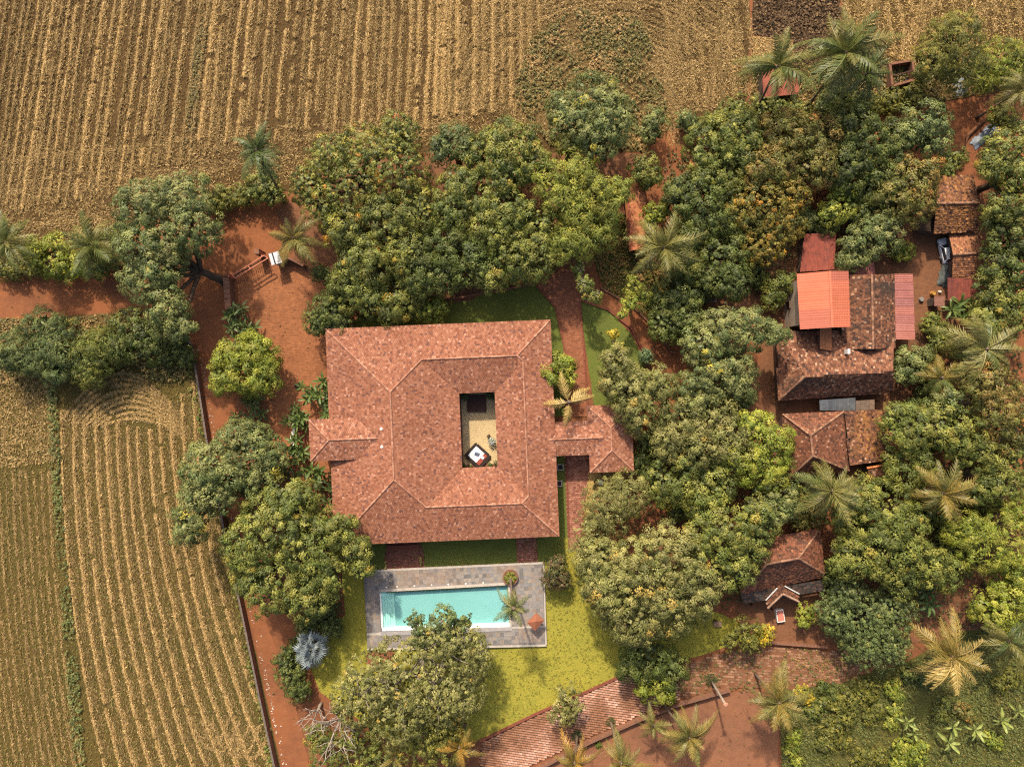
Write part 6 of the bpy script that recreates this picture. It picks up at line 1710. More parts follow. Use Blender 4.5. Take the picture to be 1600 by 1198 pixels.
M_ORANGE = mat_plain('orange_sheet', (0.53, 0.155, 0.088), 0.65, (0.49, 0.14, 0.078), 0.6, spec=0.2)
M_PINK = mat_plain('faded_red_sheet', (0.39, 0.15, 0.115), 0.65, (0.33, 0.12, 0.095), 0.8, spec=0.25)
M_RED = mat_plain('red_sheet', (0.28, 0.072, 0.046), 0.7, (0.17, 0.05, 0.036), 1.2)
M_GREYSHEET = mat_plain('grey_sheet', (0.13, 0.135, 0.14), 0.7, (0.075, 0.08, 0.085), 1.5)
M_RUSTSHEET = mat_plain('rusty_sheet', (0.26, 0.17, 0.11), 0.85, (0.15, 0.10, 0.07), 1.5)
M_GLASS = mat_plain('dark_glass', (0.025, 0.03, 0.035), 0.12, (0.03, 0.035, 0.04), 1, spec=0.6)

# orange metal roof
vb_ = empty('orange_roofed_building', W(1287, 468, 4) * 1.0, 'two storey building with bright orange sheet metal gable roof', 'house')
vb_.location.z = 0
E1, R1 = 7.0, 9.0
L0, L1 = W(1245, 428, E1), W(1250, 514.5, E1)
C0, C1 = W(1296, 423.5, R1), W(1300, 511.5, R1)
K0, K1 = W(1325.5, 423.5, E1), W(1328.5, 510.5, E1)
MB().prism([L0, L1, C1, C0], 0.06).prism([C0, C1, K1, K0], 0.06).build('roof', M_ORANGE, vb_)
corr_sheet('roof_sheet', [L0, L1, C1, C0], 26, 0.012, M_ORANGE, vb_, steps=14)
corr_sheet('roof_sheet', [K0, K1, C1, C0], 26, 0.012, M_ORANGE, vb_, steps=11)
MB().beam(C0 + Vector((0, 0, 0.12)), C1 + Vector((0, 0, 0.12)), 0.3, 0.06).build('ridge_cap', M_ORANGE, vb_)
walls(vb_, [(1245, 428), (1325, 424), (1328, 510), (1250, 514)], E1, mat=M_WALLPL, ins=0.9)
for i, y in enumerate((452, 470, 500)):
    p = W(1246, y, 4.5)
    MB().box(p, (0.12, 1.0, 1.2)).build('shutter', M_WOOD, vb_)
MB().box(W(1238, 470, 2.6), (1.0, 2.2, 0.12)).build('balcony', M_OLDWALL, vb_)

# large old roof east of it (north-south ridge)
old_building('tiled_village_house', 'long dark mossy tiled roof between orange roof and pink lean-to', [(1322, 430), (1397, 428), (1398, 544), (1312, 546)], 4.2,
    [[(1322, 430, 4.2), (1312, 546, 4.2), (1364, 545, 6.2), (1362, 429, 6.2)], [(1362, 429, 6.2), (1364, 545, 6.2), (1398, 544, 4.2), (1397, 428, 4.2)]],
    [((1362, 429, 6.2), (1364, 545, 6.2))], patch=old_patch(5, 0.75, 0.47), seed=300, ins=0.8)
# lower hip roof with a steep south side that lies in shade
old_building('tiled_village_house', 'wide weathered mossy hipped roof with south slope dark in shade', [(1212, 516), (1396, 520), (1397, 612), (1217, 625)], 3.4,
    [[(1212, 516, 3.4), (1258, 588, 6.5), (1396, 580, 6.5), (1396, 520, 3.6)], [(1217, 625, 3.2), (1397, 612, 3.2), (1396, 580, 6.5), (1258, 588, 6.5)], [(1212, 516, 3.4), (1217, 625, 3.2), (1258, 588, 6.5)]],
    [((1258, 588, 6.5), (1217, 625, 3.2))], pal=[(0.185, 0.08, 0.046), (0.135, 0.058, 0.035), (0.245, 0.115, 0.064), (0.075, 0.042, 0.031), (0.36, 0.22, 0.14)], wts=[0.36, 0.25, 0.22, 0.11, 0.06], patch=old_patch(8, 0.55, 0.56), seed=320, ins=0.8)
p = W(1325, 549, 6.0)
e = MB().box(p - Vector((0, 0, 0.8)), (0.35, 0.7, 1.1)).build('roof_pipe', M_WHITE); tag(e, 'short white vent standing on the weathered hipped roof', 'vent')
# small orange strip roof between the two
ln = empty('lean_to', Vector((W(1290, 530).x, W(1290, 530).y, 0)), 'narrow orange clay strip roof below the orange metal roof', 'lean-to')
q = [W(1281, 512, 5.6), W(1299, 512, 5.6), W(1299.5, 548, 5.3), W(1281, 545, 5.3)]
q = [Vector(v) for v in q]
MB().prism(q, 0.08).build('roof', M_RUSTSHEET, ln)
corr_sheet('roof_sheet', q, 6, 0.06, mat_plain('orange_clay', (0.46, 0.19, 0.085), 0.85, (0.36, 0.14, 0.06), 2), ln)
for v in q: MB().box(v.xyz - Vector((0, 0, v.z)), (0.12, 0.12, v.z - 0.1)).build('post', M_WOOD, ln)
MB().box(W(1313, 529, 0), (2.2, 3.0, 3.2)).build('dark_wall', M_OLDWALL, ln)
# pink lean-to
pk = empty('lean_to', Vector((W(1412, 480).x, W(1412, 480).y, 0)), 'faded pink corrugated lean-to along the east side of the old roof', 'lean-to')
q = [W(1396.5, 428, 4.1), W(1399.5, 530, 4.1), W(1429.5, 530.5, 3.3), W(1426, 428, 3.3)]
MB().prism([q[0], q[1], q[2], q[3]], 0.04).build('roof', M_PINK, pk)
corr_sheet('roof_sheet', q, 34, 0.028, M_PINK, pk)
for i in range(4):
    v = q[3].lerp(q[2], 0.04 + i * 0.3); MB().box((v.x - 0.2, v.y, 0), (0.12, 0.12, 3.2)).build('post', M_WOOD, pk)
# sheets over the alley
al = empty('alley_roof', Vector((W(1310, 632).x, W(1310, 632).y, 0)), 'grey sheet roof over the alley between the two hipped roofs', 'roof')
for (qq, mt) in (([(1280, 625, 3.0), (1336, 621, 3.0), (1336, 641, 2.7), (1281, 641, 2.7)], M_GREYSHEET), ([(1337, 626, 3.1), (1366, 624, 3.1), (1366, 640, 2.8), (1337, 641, 2.8)], M_RUSTSHEET)):
    q = [W(*v) for v in qq]
    MB().prism(q, 0.04).build('backing', mt, al)
    corr_sheet('roof_sheet', q, 16, 0.04, mt, al)
for v in ((1284, 638), (1310, 638), (1362, 637), (1362, 626)):
    MB().box(W(v[0], v[1], 0), (0.1, 0.1, 2.65)).build('post', M_WOOD, al)
# second hip roof
old_building('tiled_village_house', 'brown hipped roof with four pale ridges in the middle of the village', [(1223, 647), (1318, 643), (1326, 735), (1228, 751)], 3.4,
    [[(1223, 647, 3.4), (1266.5, 680, 7), (1318, 643, 3.4)], [(1223, 647, 3.4), (1228, 751, 3.4), (1270, 712, 7), (1266.5, 680, 7)], [(1228, 751, 3.4), (1326, 735, 3.4), (1270, 712, 7)], [(1318, 643, 3.4), (1326, 735, 3.4), (1270, 712, 7), (1266.5, 680, 7)]],
    [((1223, 647, 3.4), (1266.5, 680, 7)), ((1318, 643, 3.4), (1266.5, 680, 7)), ((1266.5, 680, 7), (1270, 712, 7)), ((1270, 712, 7), (1228, 751, 3.4)), ((1270, 712, 7), (1326, 735, 3.4))],
    pal=[(0.175, 0.07, 0.04), (0.135, 0.055, 0.033), (0.22, 0.092, 0.05), (0.08, 0.042, 0.03), (0.32, 0.19, 0.12)], wts=[0.4, 0.3, 0.18, 0.09, 0.03], seed=340, ins=0.8, patch=old_patch(19, 0.3, 0.55))
old_building('mossy_tiled_shed', 'golden brown mossy low roof right of the hipped roof', [(1320, 642), (1376, 640), (1396, 716), (1328, 727)], 3.0,
    [[(1320, 642, 3.9), (1328, 727, 3.9), (1394, 718, 3.1), (1378, 640, 3.1)]], [], patch=gold_patch(23), seed=360, ins=0.7, tw=0.34, tl=0.3, rough=0.03, jit=0.25)
old_building('mossy_tiled_shed', 'small ragged tiled shed roof with orange edge below the mossy roof', [(1356, 731), (1388, 726), (1394, 752), (1360, 756)], 2.8,
    [[(1356, 731, 3.2), (1360, 756, 2.8), (1394, 752, 2.8), (1388, 726, 3.2)]], [((1354, 731, 3.2), (1388, 726, 3.2))], patch=gold_patch(29), seed=365, ins=0.4, ridge_pal=[(0.5, 0.17, 0.06)])
# east outhouses
GO = 'tiled outhouses on the east side'
old_building('tiled_outhouse', 'golden and black tiled gable roof at the top of the village', [(1462, 276), (1521, 274), (1531, 360), (1459, 364)], 3.4,
    [[(1462, 276, 3.4), (1463, 318, 5.4), (1529, 317, 5.4), (1521, 274, 3.4)], [(1463, 318, 5.4), (1459, 364, 3.4), (1531, 360, 3.4), (1529, 317, 5.4)]], [((1463, 318, 5.4), (1529, 317, 5.4))], patch=gold_patch(31), seed=380, tw=0.32, tl=0.32, rough=0.03, group=GO)
sh = empty('shed', Vector((W(1448, 350).x, W(1448, 350).y, 0)), 'small black lean-to on the west side of the golden roof', 'shed')
MB().prism([W(1438, 341, 2.9), W(1437, 358, 2.7), W(1459, 363, 2.7), W(1459, 341, 2.9)], 0.08).build('roof', M_SLAB_OLD, sh)
MB().prism([W(1440, 343, 2.6), W(1440, 356, 2.6), W(1457, 360, 2.6), W(1457, 343, 2.6)], 2.6).build('wall', M_OLDWALL, sh)
old_building('tiled_outhouse', 'rust tiled gable roof beside the parked white car', [(1484, 364), (1533, 362), (1530, 437), (1490, 438)], 2.4,
    [[(1482, 364, 2.4), (1489, 398, 4.2), (1537, 395, 4.2), (1533, 362, 2.4)], [(1489, 398, 4.2), (1487, 438, 2.4), (1531, 437, 2.4), (1537, 395, 4.2)]], [((1488, 398, 4.2), (1537, 395, 4.2))],
    pal=[(0.30, 0.13, 0.065), (0.24, 0.10, 0.055), (0.37, 0.17, 0.08), (0.12, 0.06, 0.04)], wts=[0.4, 0.3, 0.2, 0.1], seed=390, patch=old_patch(37, 0.4, 0.55), group=GO, ins=0.7)
rl = empty('lean_to', Vector((W(1505, 452).x, W(1505, 452).y, 0)), 'faded red lean-to roof below the rust tiled outhouse', 'lean-to')
q = [W(1480.5, 434, 3.0), W(1531, 437, 3.0), W(1526, 468, 2.4), W(1481, 470, 2.4)]
MB().prism(q, 0.05).build('roof', M_RED, rl)
corr_sheet('roof_sheet', q, 22, 0.04, M_RED, rl)
for v in ((1484, 466), (1504, 466), (1522, 464)):
    MB().box(W(v[0], v[1], 0), (0.12, 0.12, 2.3)).build('post', M_WOOD, rl)
sm = empty('water_tank_hut', Vector((W(1468, 470).x, W(1468, 470).y, 0)), 'tiny brown flat roofed hut in the yard beside the red lean-to', 'shed')
MB().prism([W(1460, 463.5, 2.2), W(1460, 478, 2.2), W(1476, 478, 2.2), W(1476, 463.5, 2.2)], 0.1).build('roof', mat_plain('brown_slab', (0.22, 0.10, 0.075), 0.9), sm)
MB().prism([W(1461.5, 465, 2.08), W(1461.5, 476.5, 2.08), W(1474.5, 476.5, 2.08), W(1474.5, 465, 2.08)], 2.08).build('wall', M_OLDWALL, sm)
# hidden red roofs north of the orange one
rr = empty('red_roofed_shed', Vector((W(1278, 392).x, W(1278, 392).y, 0)), 'dull red corrugated roof half hidden under trees above the orange roof', 'shed')
q = [W(1257, 366, 3.4), W(1306, 363, 3.4), W(1303, 421, 2.9), W(1250, 425, 2.9)]
MB().prism(q, 0.05).build('roof', M_RED, rr)
corr_sheet('roof_sheet', q, 22, 0.045, M_RED, rr)
MB().prism([W(1261, 370, 2.9), W(1301, 367, 2.9), W(1298, 416, 2.75), W(1256, 420, 2.75)], 2.75).build('wall', M_OLDWALL, rr)
rp = empty('red_roofed_shed', Vector((W(1350, 420).x, W(1350, 420).y, 0)), 'small pinkish ribbed roof at the north end of the old tiled roof', 'shed')
q = [W(1334, 414, 3.6), W(1365, 410, 3.6), W(1367, 430, 3.3), W(1335, 432, 3.3)]
MB().prism(q, 0.05).build('roof', M_PINK, rp)
corr_sheet('roof_sheet', q, 16, 0.045, M_PINK, rp)
MB().prism([W(1337, 416, 3.1), W(1362, 413, 3.1), W(1364, 427, 3.1), W(1338, 429, 3.1)], 3.1).build('wall', M_OLDWALL, rp)
# red roof by the field
rf = empty('red_roofed_shed', Vector((W(1220, 126).x, W(1220, 126).y, 0)), 'bright red flat sheet roof under the tall field palm', 'shed')
q = [W(1190, 106, 3.6), W(1245, 100, 3.6), W(1248.5, 147, 3.1), W(1193, 153, 3.1)]
MB().prism(q, 0.06).build('roof', M_RED, rf)
corr_sheet('roof_sheet', q, 24, 0.04, mat_plain('bright_red_sheet', (0.36, 0.105, 0.068), 0.7, (0.25, 0.08, 0.055), 1.2), rf)
MB().prism([W(1194, 110, 3.0), W(1241, 104, 3.0), W(1244, 143, 3.0), W(1197, 149, 3.0)], 3.0).build('wall', M_OLDWALL, rf)
# brick shell
bs = empty('brick_shell', Vector((W(1408, 115).x, W(1408, 115).y, 0)), 'roofless brick shell with dark interior beside the east field', 'ruin')
for (a, b) in (((1391, 100), (1395, 134)), ((1395, 134), (1430, 124)), ((1391, 100), (1426, 94)), ((1426, 94), (1430, 124))):
    p0, p1 = W(a[0], a[1], 1.6), W(b[0], b[1], 1.6)
    MB().beam(p0, p1, 0.35, 1.7).build('wall', M_LATERITE, bs)
MB().prism([W(1394, 103, 0.16), W(1396, 132, 0.16), W(1428, 123, 0.16), W(1424, 97, 0.16)], 0.1).build('floor', M_DARK, bs)
MB().beam(W(1396, 118, 1.9), W(1428, 110, 1.9), 0.15, 0.15).build('roof_beam', M_WOOD, bs)

# hut with porch gable
hut = old_building('tiled_hut', 'dark hipped hut with pale ridges, verandah roof and small porch gable', [(1160, 852), (1280, 828), (1289, 890), (1156, 928)], 3.2,
    [[(1166, 846, 3.4), (1197.5, 881, 6.8), (1247.5, 872, 6.8), (1281, 826, 3.4)], [(1197.5, 881, 6.8), (1157, 928, 3.4), (1286, 900, 3.4), (1247.5, 872, 6.8)],
     [(1281, 826, 3.4), (1247.5, 872, 6.8), (1288, 896, 3.4)], [(1166, 846, 3.4), (1157, 928, 3.4), (1197.5, 881, 6.8)]],
    [((1197.5, 881, 6.8), (1247.5, 872, 6.8)), ((1247.5, 872, 6.8), (1278, 830, 3.6)), ((1247.5, 872, 6.8), (1287, 896, 3.4)), ((1197.5, 881, 6.8), (1158, 927, 3.4)), ((1197.5, 881, 6.8), (1167, 847, 3.4))],
    pal=[(0.19, 0.075, 0.042), (0.14, 0.056, 0.034), (0.24, 0.098, 0.052), (0.075, 0.042, 0.03)], wts=[0.36, 0.32, 0.2, 0.12], seed=420, patch=old_patch(41, 0.35, 0.55), ins=0.9)
ver = MB().prism(planar([(1157, 927, 3.25), (1162, 942, 2.7), (1288, 921, 2.7), (1284, 906, 3.25)]), 0.1).build('verandah_roof', M_SLAB_OLD, hut)
slope_tiles('roof_tiles', planar([(1157, 927, 3.3), (1162, 942, 2.75), (1288, 921, 2.75), (1284, 906, 3.3)]), 0.34, 0.3, [(0.06, 0.045, 0.04), (0.10, 0.06, 0.045), (0.045, 0.04, 0.038)], [0.4, 0.3, 0.3], ver, 430, 0.2)
g = [(1219, 912, 4.6), (1223, 927, 4.6), (1200, 949, 3.1), (1196, 936, 3.1), (1248, 939, 3.1), (1247, 925, 3.1)]
pg = MB().prism([W(*g[0]), W(*g[3]), W(*g[2]), W(*g[1])], 0.08).prism([W(*g[0]), W(*g[1]), W(*g[4]), W(*g[5])], 0.08).build('porch_roof', M_SLAB_OLD, hut)
slope_tiles('roof_tiles', planar([g[0], g[3], g[2], g[1]]), 0.3, 0.3, OLD, OLD_W, pg, 431, 0.2)
slope_tiles('roof_tiles', planar([g[0], g[1], g[4], g[5]]), 0.3, 0.3, OLD, OLD_W, pg, 432, 0.2)
ridge_tiles('ridge_tiles', [(W(1223, 927.5, 4.65), W(1200, 949.5, 3.15)), (W(1223, 927.5, 4.65), W(1248, 939.5, 3.15))], [(0.50, 0.32, 0.22), (0.4, 0.24, 0.16)], pg, 0.14)
for a, b in (((1214, 918, 4.4), (1196, 937, 3.2)), ((1226, 915, 4.4), (1248.5, 927, 3.2))):
    MB().beam(W(*a) + Vector((0, 0, 0.16)), W(*b) + Vector((0, 0, 0.16)), 0.16, 0.08).build('flashing', M_WHITE, pg)
for x, y in ((1168, 938), (1200, 946), (1246, 937), (1282, 919)):
    MB().box(W(x, y, 0), (0.22, 0.22, 2.65)).build('post', M_WOOD, hut)
# raised red plinth in front of the hut
tp = empty('raised_plinth', Vector((W(1219, 962).x, W(1219, 962).y, 0)), 'small pink topped plinth with white rim in front of the hut porch', 'plinth')
q = [W(1212, 953, 0.7), W(1215, 972.5, 0.7), W(1227, 970.5, 0.7), W(1224, 951.5, 0.7)]
MB().prism(q, 0.7).build('base', M_WHITE, tp)
MB().prism([v + Vector((0, 0, 0.05)) for v in inset(q, 0.16)], 0.1).build('top', mat_plain('pink_top', (0.58, 0.20, 0.14), 0.8), tp)

# gatehouse
gh_ = empty('gatehouse', Vector((W(995, 342).x, W(995, 342).y, 0)), 'narrow terracotta tiled gatehouse between bamboo and big palm', 'gatehouse')
S = [planar([(975, 292, 2.9), (984, 393, 2.9), (988, 391, 3.6), (980, 292, 3.6)]), planar([(980, 292, 3.6), (988, 391, 3.6), (1007, 389, 2.9), (1012, 330, 2.9), (1006, 292, 2.9)])]
roof_piece(gh_, S, [(W(980, 292, 3.65), W(988, 391, 3.65))], [(0.44, 0.17, 0.075), (0.38, 0.14, 0.065), (0.48, 0.20, 0.09), (0.30, 0.10, 0.05)], [0.4, 0.3, 0.2, 0.1], 0.3, 0.34, seed=450, ridge_pal=[(0.34, 0.10, 0.06)])
walls(gh_, [(978, 296), (1005, 296), (1004, 386), (987, 389)], 2.9, mat=M_LATERITE, ins=0.45)
gs = empty('garden_shed', Vector((W(965, 331).x, W(965, 331).y, 0)), 'small red lean-to roof on the left of the gatehouse', 'shed')
MB().prism([W(954, 334, 2.5), W(956, 341, 2.3), W(977, 334, 2.3), W(974, 322, 2.6)], 0.08).build('roof', M_SLAB, gs)
for x, y in ((957, 338), (974, 331)): MB().box(W(x, y, 0), (0.12, 0.12, 2.2)).build('post', M_WOOD, gs)

# ------------------------------------------------------------------ walls, gate, booth
def wall_run(name, label, pts, h, th, mat, coping=None, cap_w=1.25, group=None, cat='wall'):
    c = W(*pts[0])
    root = empty(name, c, label, cat, group)
    for i in range(len(pts) - 1):
        a, b = W(*pts[i]), W(*pts[i + 1])
        a.z = b.z = h
        MB().beam(a, b, th, h + 0.1).build('wall', mat, root)
        n = max(1, int((b - a).length / 1.6))
        for k in range(n):
            p, q = a.lerp(b, k / n), a.lerp(b, (k + 0.97) / n)
            dz = Vector((0, 0, 0.075 + 0.01 * ((k * 7) % 3)))
            MB().beam(p + dz, q + dz, th * cap_w, 0.07).build('coping_stone', coping or mat, root)
    return root
M_CAP = mat_plain('mossy_coping', (0.16, 0.12, 0.10), 0.95, (0.09, 0.075, 0.065), 2.5, bump=0.4)
wall_run('compound_wall', 'long weathered wall dividing the south field from the red lane', [(278, 508), (305, 540), (313, 588), (328, 685), (356, 830), (384, 960), (412, 1095), (436, 1205), (455, 1290)], 1.2, 0.24, M_LATERITE, M_CAP)
wall_run('gate_wall', 'short thick laterite wall below the forecourt gate', [(361, 437), (365, 486)], 1.9, 0.75, M_LATERITE, M_LATERITE)
wall_run('retaining_wall', 'red wall between the stepped driveway and the earth court', [(822, 1206), (918, 1156), (1000, 1119), (1060, 1096), (1138, 1074)], 1.0, 0.28, M_LATERITE, mat_plain('red_coping', (0.20, 0.09, 0.055), 0.9, (0.13, 0.075, 0.05), 2))
wall_run('lawn_kerb', 'dark kerb along the south edge of the pool lawn', [(748, 1157), (836, 1114), (912, 1081), (986, 1047)], 0.28, 0.3, M_LATERITE, M_FASCIA, cat='kerb')
wall_run('yard_wall', 'low wall below the hut forecourt', [(1186, 998), (1210, 1002), (1290, 1008)], 0.7, 0.3, M_LATERITE)
wall_run('path_kerb', 'low brick kerb on the west side of the north path', [(838, 447), (868, 481), (882, 545), (884, 648)], 0.2, 0.2, M_FASCIA, cat='kerb')
wall_run('path_kerb', 'low brick kerb on the east side of the north path', [(906, 471), (912, 545), (918, 640)], 0.2, 0.2, M_FASCIA, cat='kerb')
wall_run('path_kerb', 'low kerb on the inner side of the curved garden lane', [(908, 470), (950, 484), (985, 512), (1012, 562)], 0.2, 0.2, M_FASCIA, cat='kerb')
wall_run('path_kerb', 'dark kerb on the outer side of the curved garden lane', [(938, 450), (986, 477), (1022, 512), (1050, 553)], 0.35, 0.22, M_LATERITE, cat='kerb')
wall_run('garden_wall', 'low red wall between the grove path and the north lawn', [(562, 492), (640, 480), (700, 468), (780, 455), (836, 444)], 0.45, 0.25, M_LATERITE)
wall_run('path_kerb', 'low kerb along the east brick path', [(885, 712), (887, 780), (889, 858)], 0.2, 0.18, M_FASCIA, cat='kerb')

M_GATE = mat_plain('red_gate_paint', (0.45, 0.17, 0.10), 0.6, (0.36, 0.12, 0.07), 3)
gt = empty('forecourt_gate', Vector((W(390, 419).x, W(390, 419).y, 0)), 'long red metal gate frame beside the white booth', 'gate')
for (a, b, z) in (((363, 430), (413, 398.5), 2.6), ((367, 434.5), (418, 403.5), 2.6)):
    MB().beam(W(a[0], a[1], z), W(b[0], b[1], z), 0.14, 0.16).build('rail', M_GATE, gt)
for t in (0.0, 0.48, 1.0):
    a = W(363 + 50 * t, 430 - 31.5 * t, 2.59); b = W(367 + 51 * t, 434.5 - 31 * t, 2.59)
    MB().beam(a, b, 0.12, 0.12).build('cross_bar', M_GATE, gt)
for (x, y) in ((363, 431), (414, 399), (367, 435), (418, 404)):
    MB().box(W(x, y, 0), (0.2, 0.2, 2.45)).build('post', M_GATE, gt)
for k in range(2):
    a = W(365 + 25.5 * k, 432.2 - 16 * k, 1.9); b = W(365 + 25.5 * (k + 0.96), 432.2 - 16 * (k + 0.96), 1.9)
    lf = MB().beam(a, b, 0.06, 0.08).build('gate_leaf', M_DARK, gt)
    for i in range(9):
        p = a.lerp(b, (i + 0.5) / 9)
        MB().box((p.x, p.y, 0.15), (0.06, 0.06, 1.7)).build('bar', M_DARK, lf)
MB().box(W(411, 398, 0), (0.75, 0.75, 2.7)).build('gate_pillar', M_LATERITE, gt)
bo = empty('guard_booth', Vector((W(430, 404).x, W(430, 404).y, 0)), 'small booth with white sheet roof beside the forecourt gate', 'booth')
q = [W(419.5, 396.5, 2.9), W(424.5, 414.5, 2.7), W(441, 410, 2.7), W(435, 392.5, 2.9)]
MB().prism(q, 0.06).build('roof', mat_plain('pale_sheet', (0.62, 0.62, 0.64), 0.5, (0.5, 0.5, 0.54), 1.5), bo)
MB().beam(q[0].lerp(q[3], 0.36) + Vector((0, 0, 0.03)), q[1].lerp(q[2], 0.36) + Vector((0, 0, 0.03)), 0.2, 0.05).build('roof_seam', M_DARK, bo)
MB().prism([v - Vector((0, 0, v.z - 2.62)) for v in inset(q, 0.3)], 2.62).build('wall', M_WALLPL, bo)
wall_run('gate_wall', 'red wall running right from the white booth', [(438, 413), (455, 405), (480, 418)], 1.7, 0.3, M_LATERITE)
# white curved bench beside the entrance
cb = empty('curved_bench', Vector((W(464, 682).x, W(464, 682).y, 0)), 'white curved masonry bench beside the entrance wing', 'bench')
cc_ = W(470, 683)
mbq = MB(); nseg = 12
for i in range(nseg):
    a0 = math.radians(118 + 124 * i / nseg); a1 = math.radians(118 + 124 * (i + 1) / nseg)
    pts = [(cc_.x + r * math.cos(a), cc_.y + 1.25 * r * math.sin(a), 0.5) for r, a in ((1.5, a0), (1.5, a1), (1.05, a1), (1.05, a0))]
    mbq.prism(pts, 0.5)
mbq.build('seat', M_WHITE, cb)
MB().lathe(cc_, [(1.0, 0.0), (1.0, 0.12), (0.0, 0.13)], 24).build('paved_floor', M_FASCIA, cb)
# black urn and hose in the forecourt
ur = MB().lathe(W(466, 603), [(0.3, 0), (0.45, 0.3), (0.42, 0.55), (0.28, 0.65)], 12).build('black_urn', M_DARK, smooth=True)
tag(ur, 'small black urn on the forecourt beside the heliconia', 'urn')
# inspection covers along the east wall
for (x, y, l) in ((875.5, 729.5, 'pale framed drain cover on the lawn strip nearer the corridor'), (873.5, 755, 'pale framed drain cover on the lawn strip further from the corridor')):
    c = W(x, y); dc = empty('drain_cover', c, l, 'drain cover', 'drain covers on the lawn strip')
    for sx, sy, a, b in ((0, 0.42, 0.95, 0.14), (0, -0.42, 0.95, 0.14), (0.42, 0, 0.14, 0.69), (-0.42, 0, 0.14, 0.69)):
        MB().box((c.x + sx, c.y + sy, 0), (a, b, 0.28)).build('frame', M_COPING, dc)
    MB().box((c.x, c.y, 0), (0.69, 0.69, 0.2)).build('lid', M_DARK, dc)
bb = empty('bird_bath', W(937, 752), 'pale blue basin on a stand below the pavilion', 'basin')
MB().lathe(W(937, 752), [(0.2, 0), (0.12, 0.1), (0.1, 0.7), (0.38, 0.8), (0.42, 0.9), (0.3, 0.86), (0.0, 0.8)], 14).build('basin', mat_plain('blue_enamel', (0.45, 0.58, 0.62), 0.4), bb, smooth=True)
MB().lathe(W(937, 752) + Vector((0, 0, 0.9)), [(0.05, 0), (0.05, 0.3), (0.02, 0.34)], 8).build('tap', M_WHITE, bb)
# trellis frame
tf = empty('trellis_frame', Vector((W(1105, 445).x, W(1105, 445).y, 0)), 'grey timber trellis frame in the shade west of the village', 'trellis')
M_GREYW = mat_plain('grey_timber', (0.26, 0.24, 0.22), 0.9)
fp = [(1084, 424, 2.4), (1088, 470, 2.4), (1111, 470, 2.4), (1108, 424, 2.4)]
for i in range(4):
    MB().beam(W(*fp[i]), W(*fp[(i + 1) % 4]), 0.12, 0.12).build('rail', M_GREYW, tf)
    MB().box(W(fp[i][0], fp[i][1], 0), (0.12, 0.12, 2.3)).build('post', M_GREYW, tf)
for t in (0.25, 0.5, 0.75):
    MB().beam(W(1084 + 4 * t, 424 + 46 * t, 2.52), W(1108 + 3 * t, 424 + 46 * t, 2.52), 0.08, 0.1).build('slat', M_GREYW, tf)
lb = empty('open_shed', Vector((W(1105, 470).x, W(1105, 470).y, 0)), 'low brown timber ledge below the trellis frame', 'shed')
MB().prism([W(1092, 467, 1.2), W(1092, 473, 1.2), W(1120, 472, 1.2), W(1120, 466, 1.2)], 0.12).build('roof', M_RUSTSHEET, lb)
for x in (1094, 1118): MB().box(W(x, 470, 0), (0.12, 0.12, 1.1)).build('post', M_WOOD, lb)
# bench by the thin olive tree
gb = empty('garden_bench', W(1120, 973), 'pale wooden bench beside the lawn below the round tree', 'bench')
c = W(1120, 973)
for i in range(4): MB().box((c.x, c.y - 0.33 + i * 0.22, 0.42), (1.3, 0.18, 0.05)).build('seat_slat', M_RUSTSHEET, gb)
for sx in (-0.55, 0.55):
    for sy in (-0.3, 0.3): MB().box((c.x + sx, c.y + sy, 0), (0.07, 0.07, 0.42)).build('leg', M_WOOD, gb)
MB().box((c.x - 0.45, c.y + 0.62, 0.3), (0.5, 0.12, 0.6)).build('backrest', M_WOOD, gb)

# ------------------------------------------------------------------ parked car and yard clutter
cr = W(1479.5, 391, 1.0)
ca_ = math.atan2(-(373 - 408) * 0.1, (1476 - 1485) * 0.1)    # nose towards the top of the picture
car = empty('parked_car', Vector((cr.x, cr.y, 0.02)), 'white car parked against the rust tiled outhouse', 'car')
def cl(x, y, z): return (cr.x + x * math.cos(ca_) - y * math.sin(ca_), cr.y + x * math.sin(ca_) + y * math.cos(ca_), z)
M_CARP = mat_plain('white_car_paint', (0.72, 0.74, 0.77), 0.3, (0.66, 0.68, 0.72), 1, spec=0.5)
M_TYRE = mat_plain('tyre', (0.025, 0.024, 0.023), 0.9)
sec = [(-1.95, 0.45, 0.72, 0.62), (-1.9, 0.32, 0.85, 0.74), (-1.2, 0.3, 0.92, 0.80), (0.0, 0.3, 0.94, 0.81), (1.1, 0.3, 0.92, 0.80), (1.75, 0.34, 0.82, 0.74), (1.95, 0.45, 0.70, 0.62)]
V = []; F = []
for x, zl, zh, hw in sec:
    V += [cl(x, -hw, zl), cl(x, -hw, zh - 0.12), cl(x, -hw + 0.1, zh), cl(x, hw - 0.1, zh), cl(x, hw, zh - 0.12), cl(x, hw, zl)]
mbc = MB(); mbc.v = V
for i in range(len(sec) - 1):
    for j in range(6):
        a = i * 6 + j; b = i * 6 + (j + 1) % 6; mbc.f.append((a, b, b + 6, a + 6))
mbc.f.append(tuple(range(6))); mbc.f.append(tuple(reversed(range((len(sec) - 1) * 6, len(sec) * 6))))
mbc.build('body', M_CARP, car, smooth=False, bevel=0.04)
cabv = [cl(x, s * w, z) for x, w, z in ((-1.75, 0.74, 0.9), (-1.45, 0.60, 1.5), (0.35, 0.60, 1.52), (0.95, 0.74, 0.93)) for s in (-1, 1)]
mb_ = MB(); mb_.v = cabv
mb_.f = [(0, 2, 4, 6), (7, 5, 3, 1), (0, 1, 3, 2), (2, 3, 5, 4), (4, 5, 7, 6), (6, 7, 1, 0)]
mb_.build('cabin', M_CARP, car, bevel=0.03)
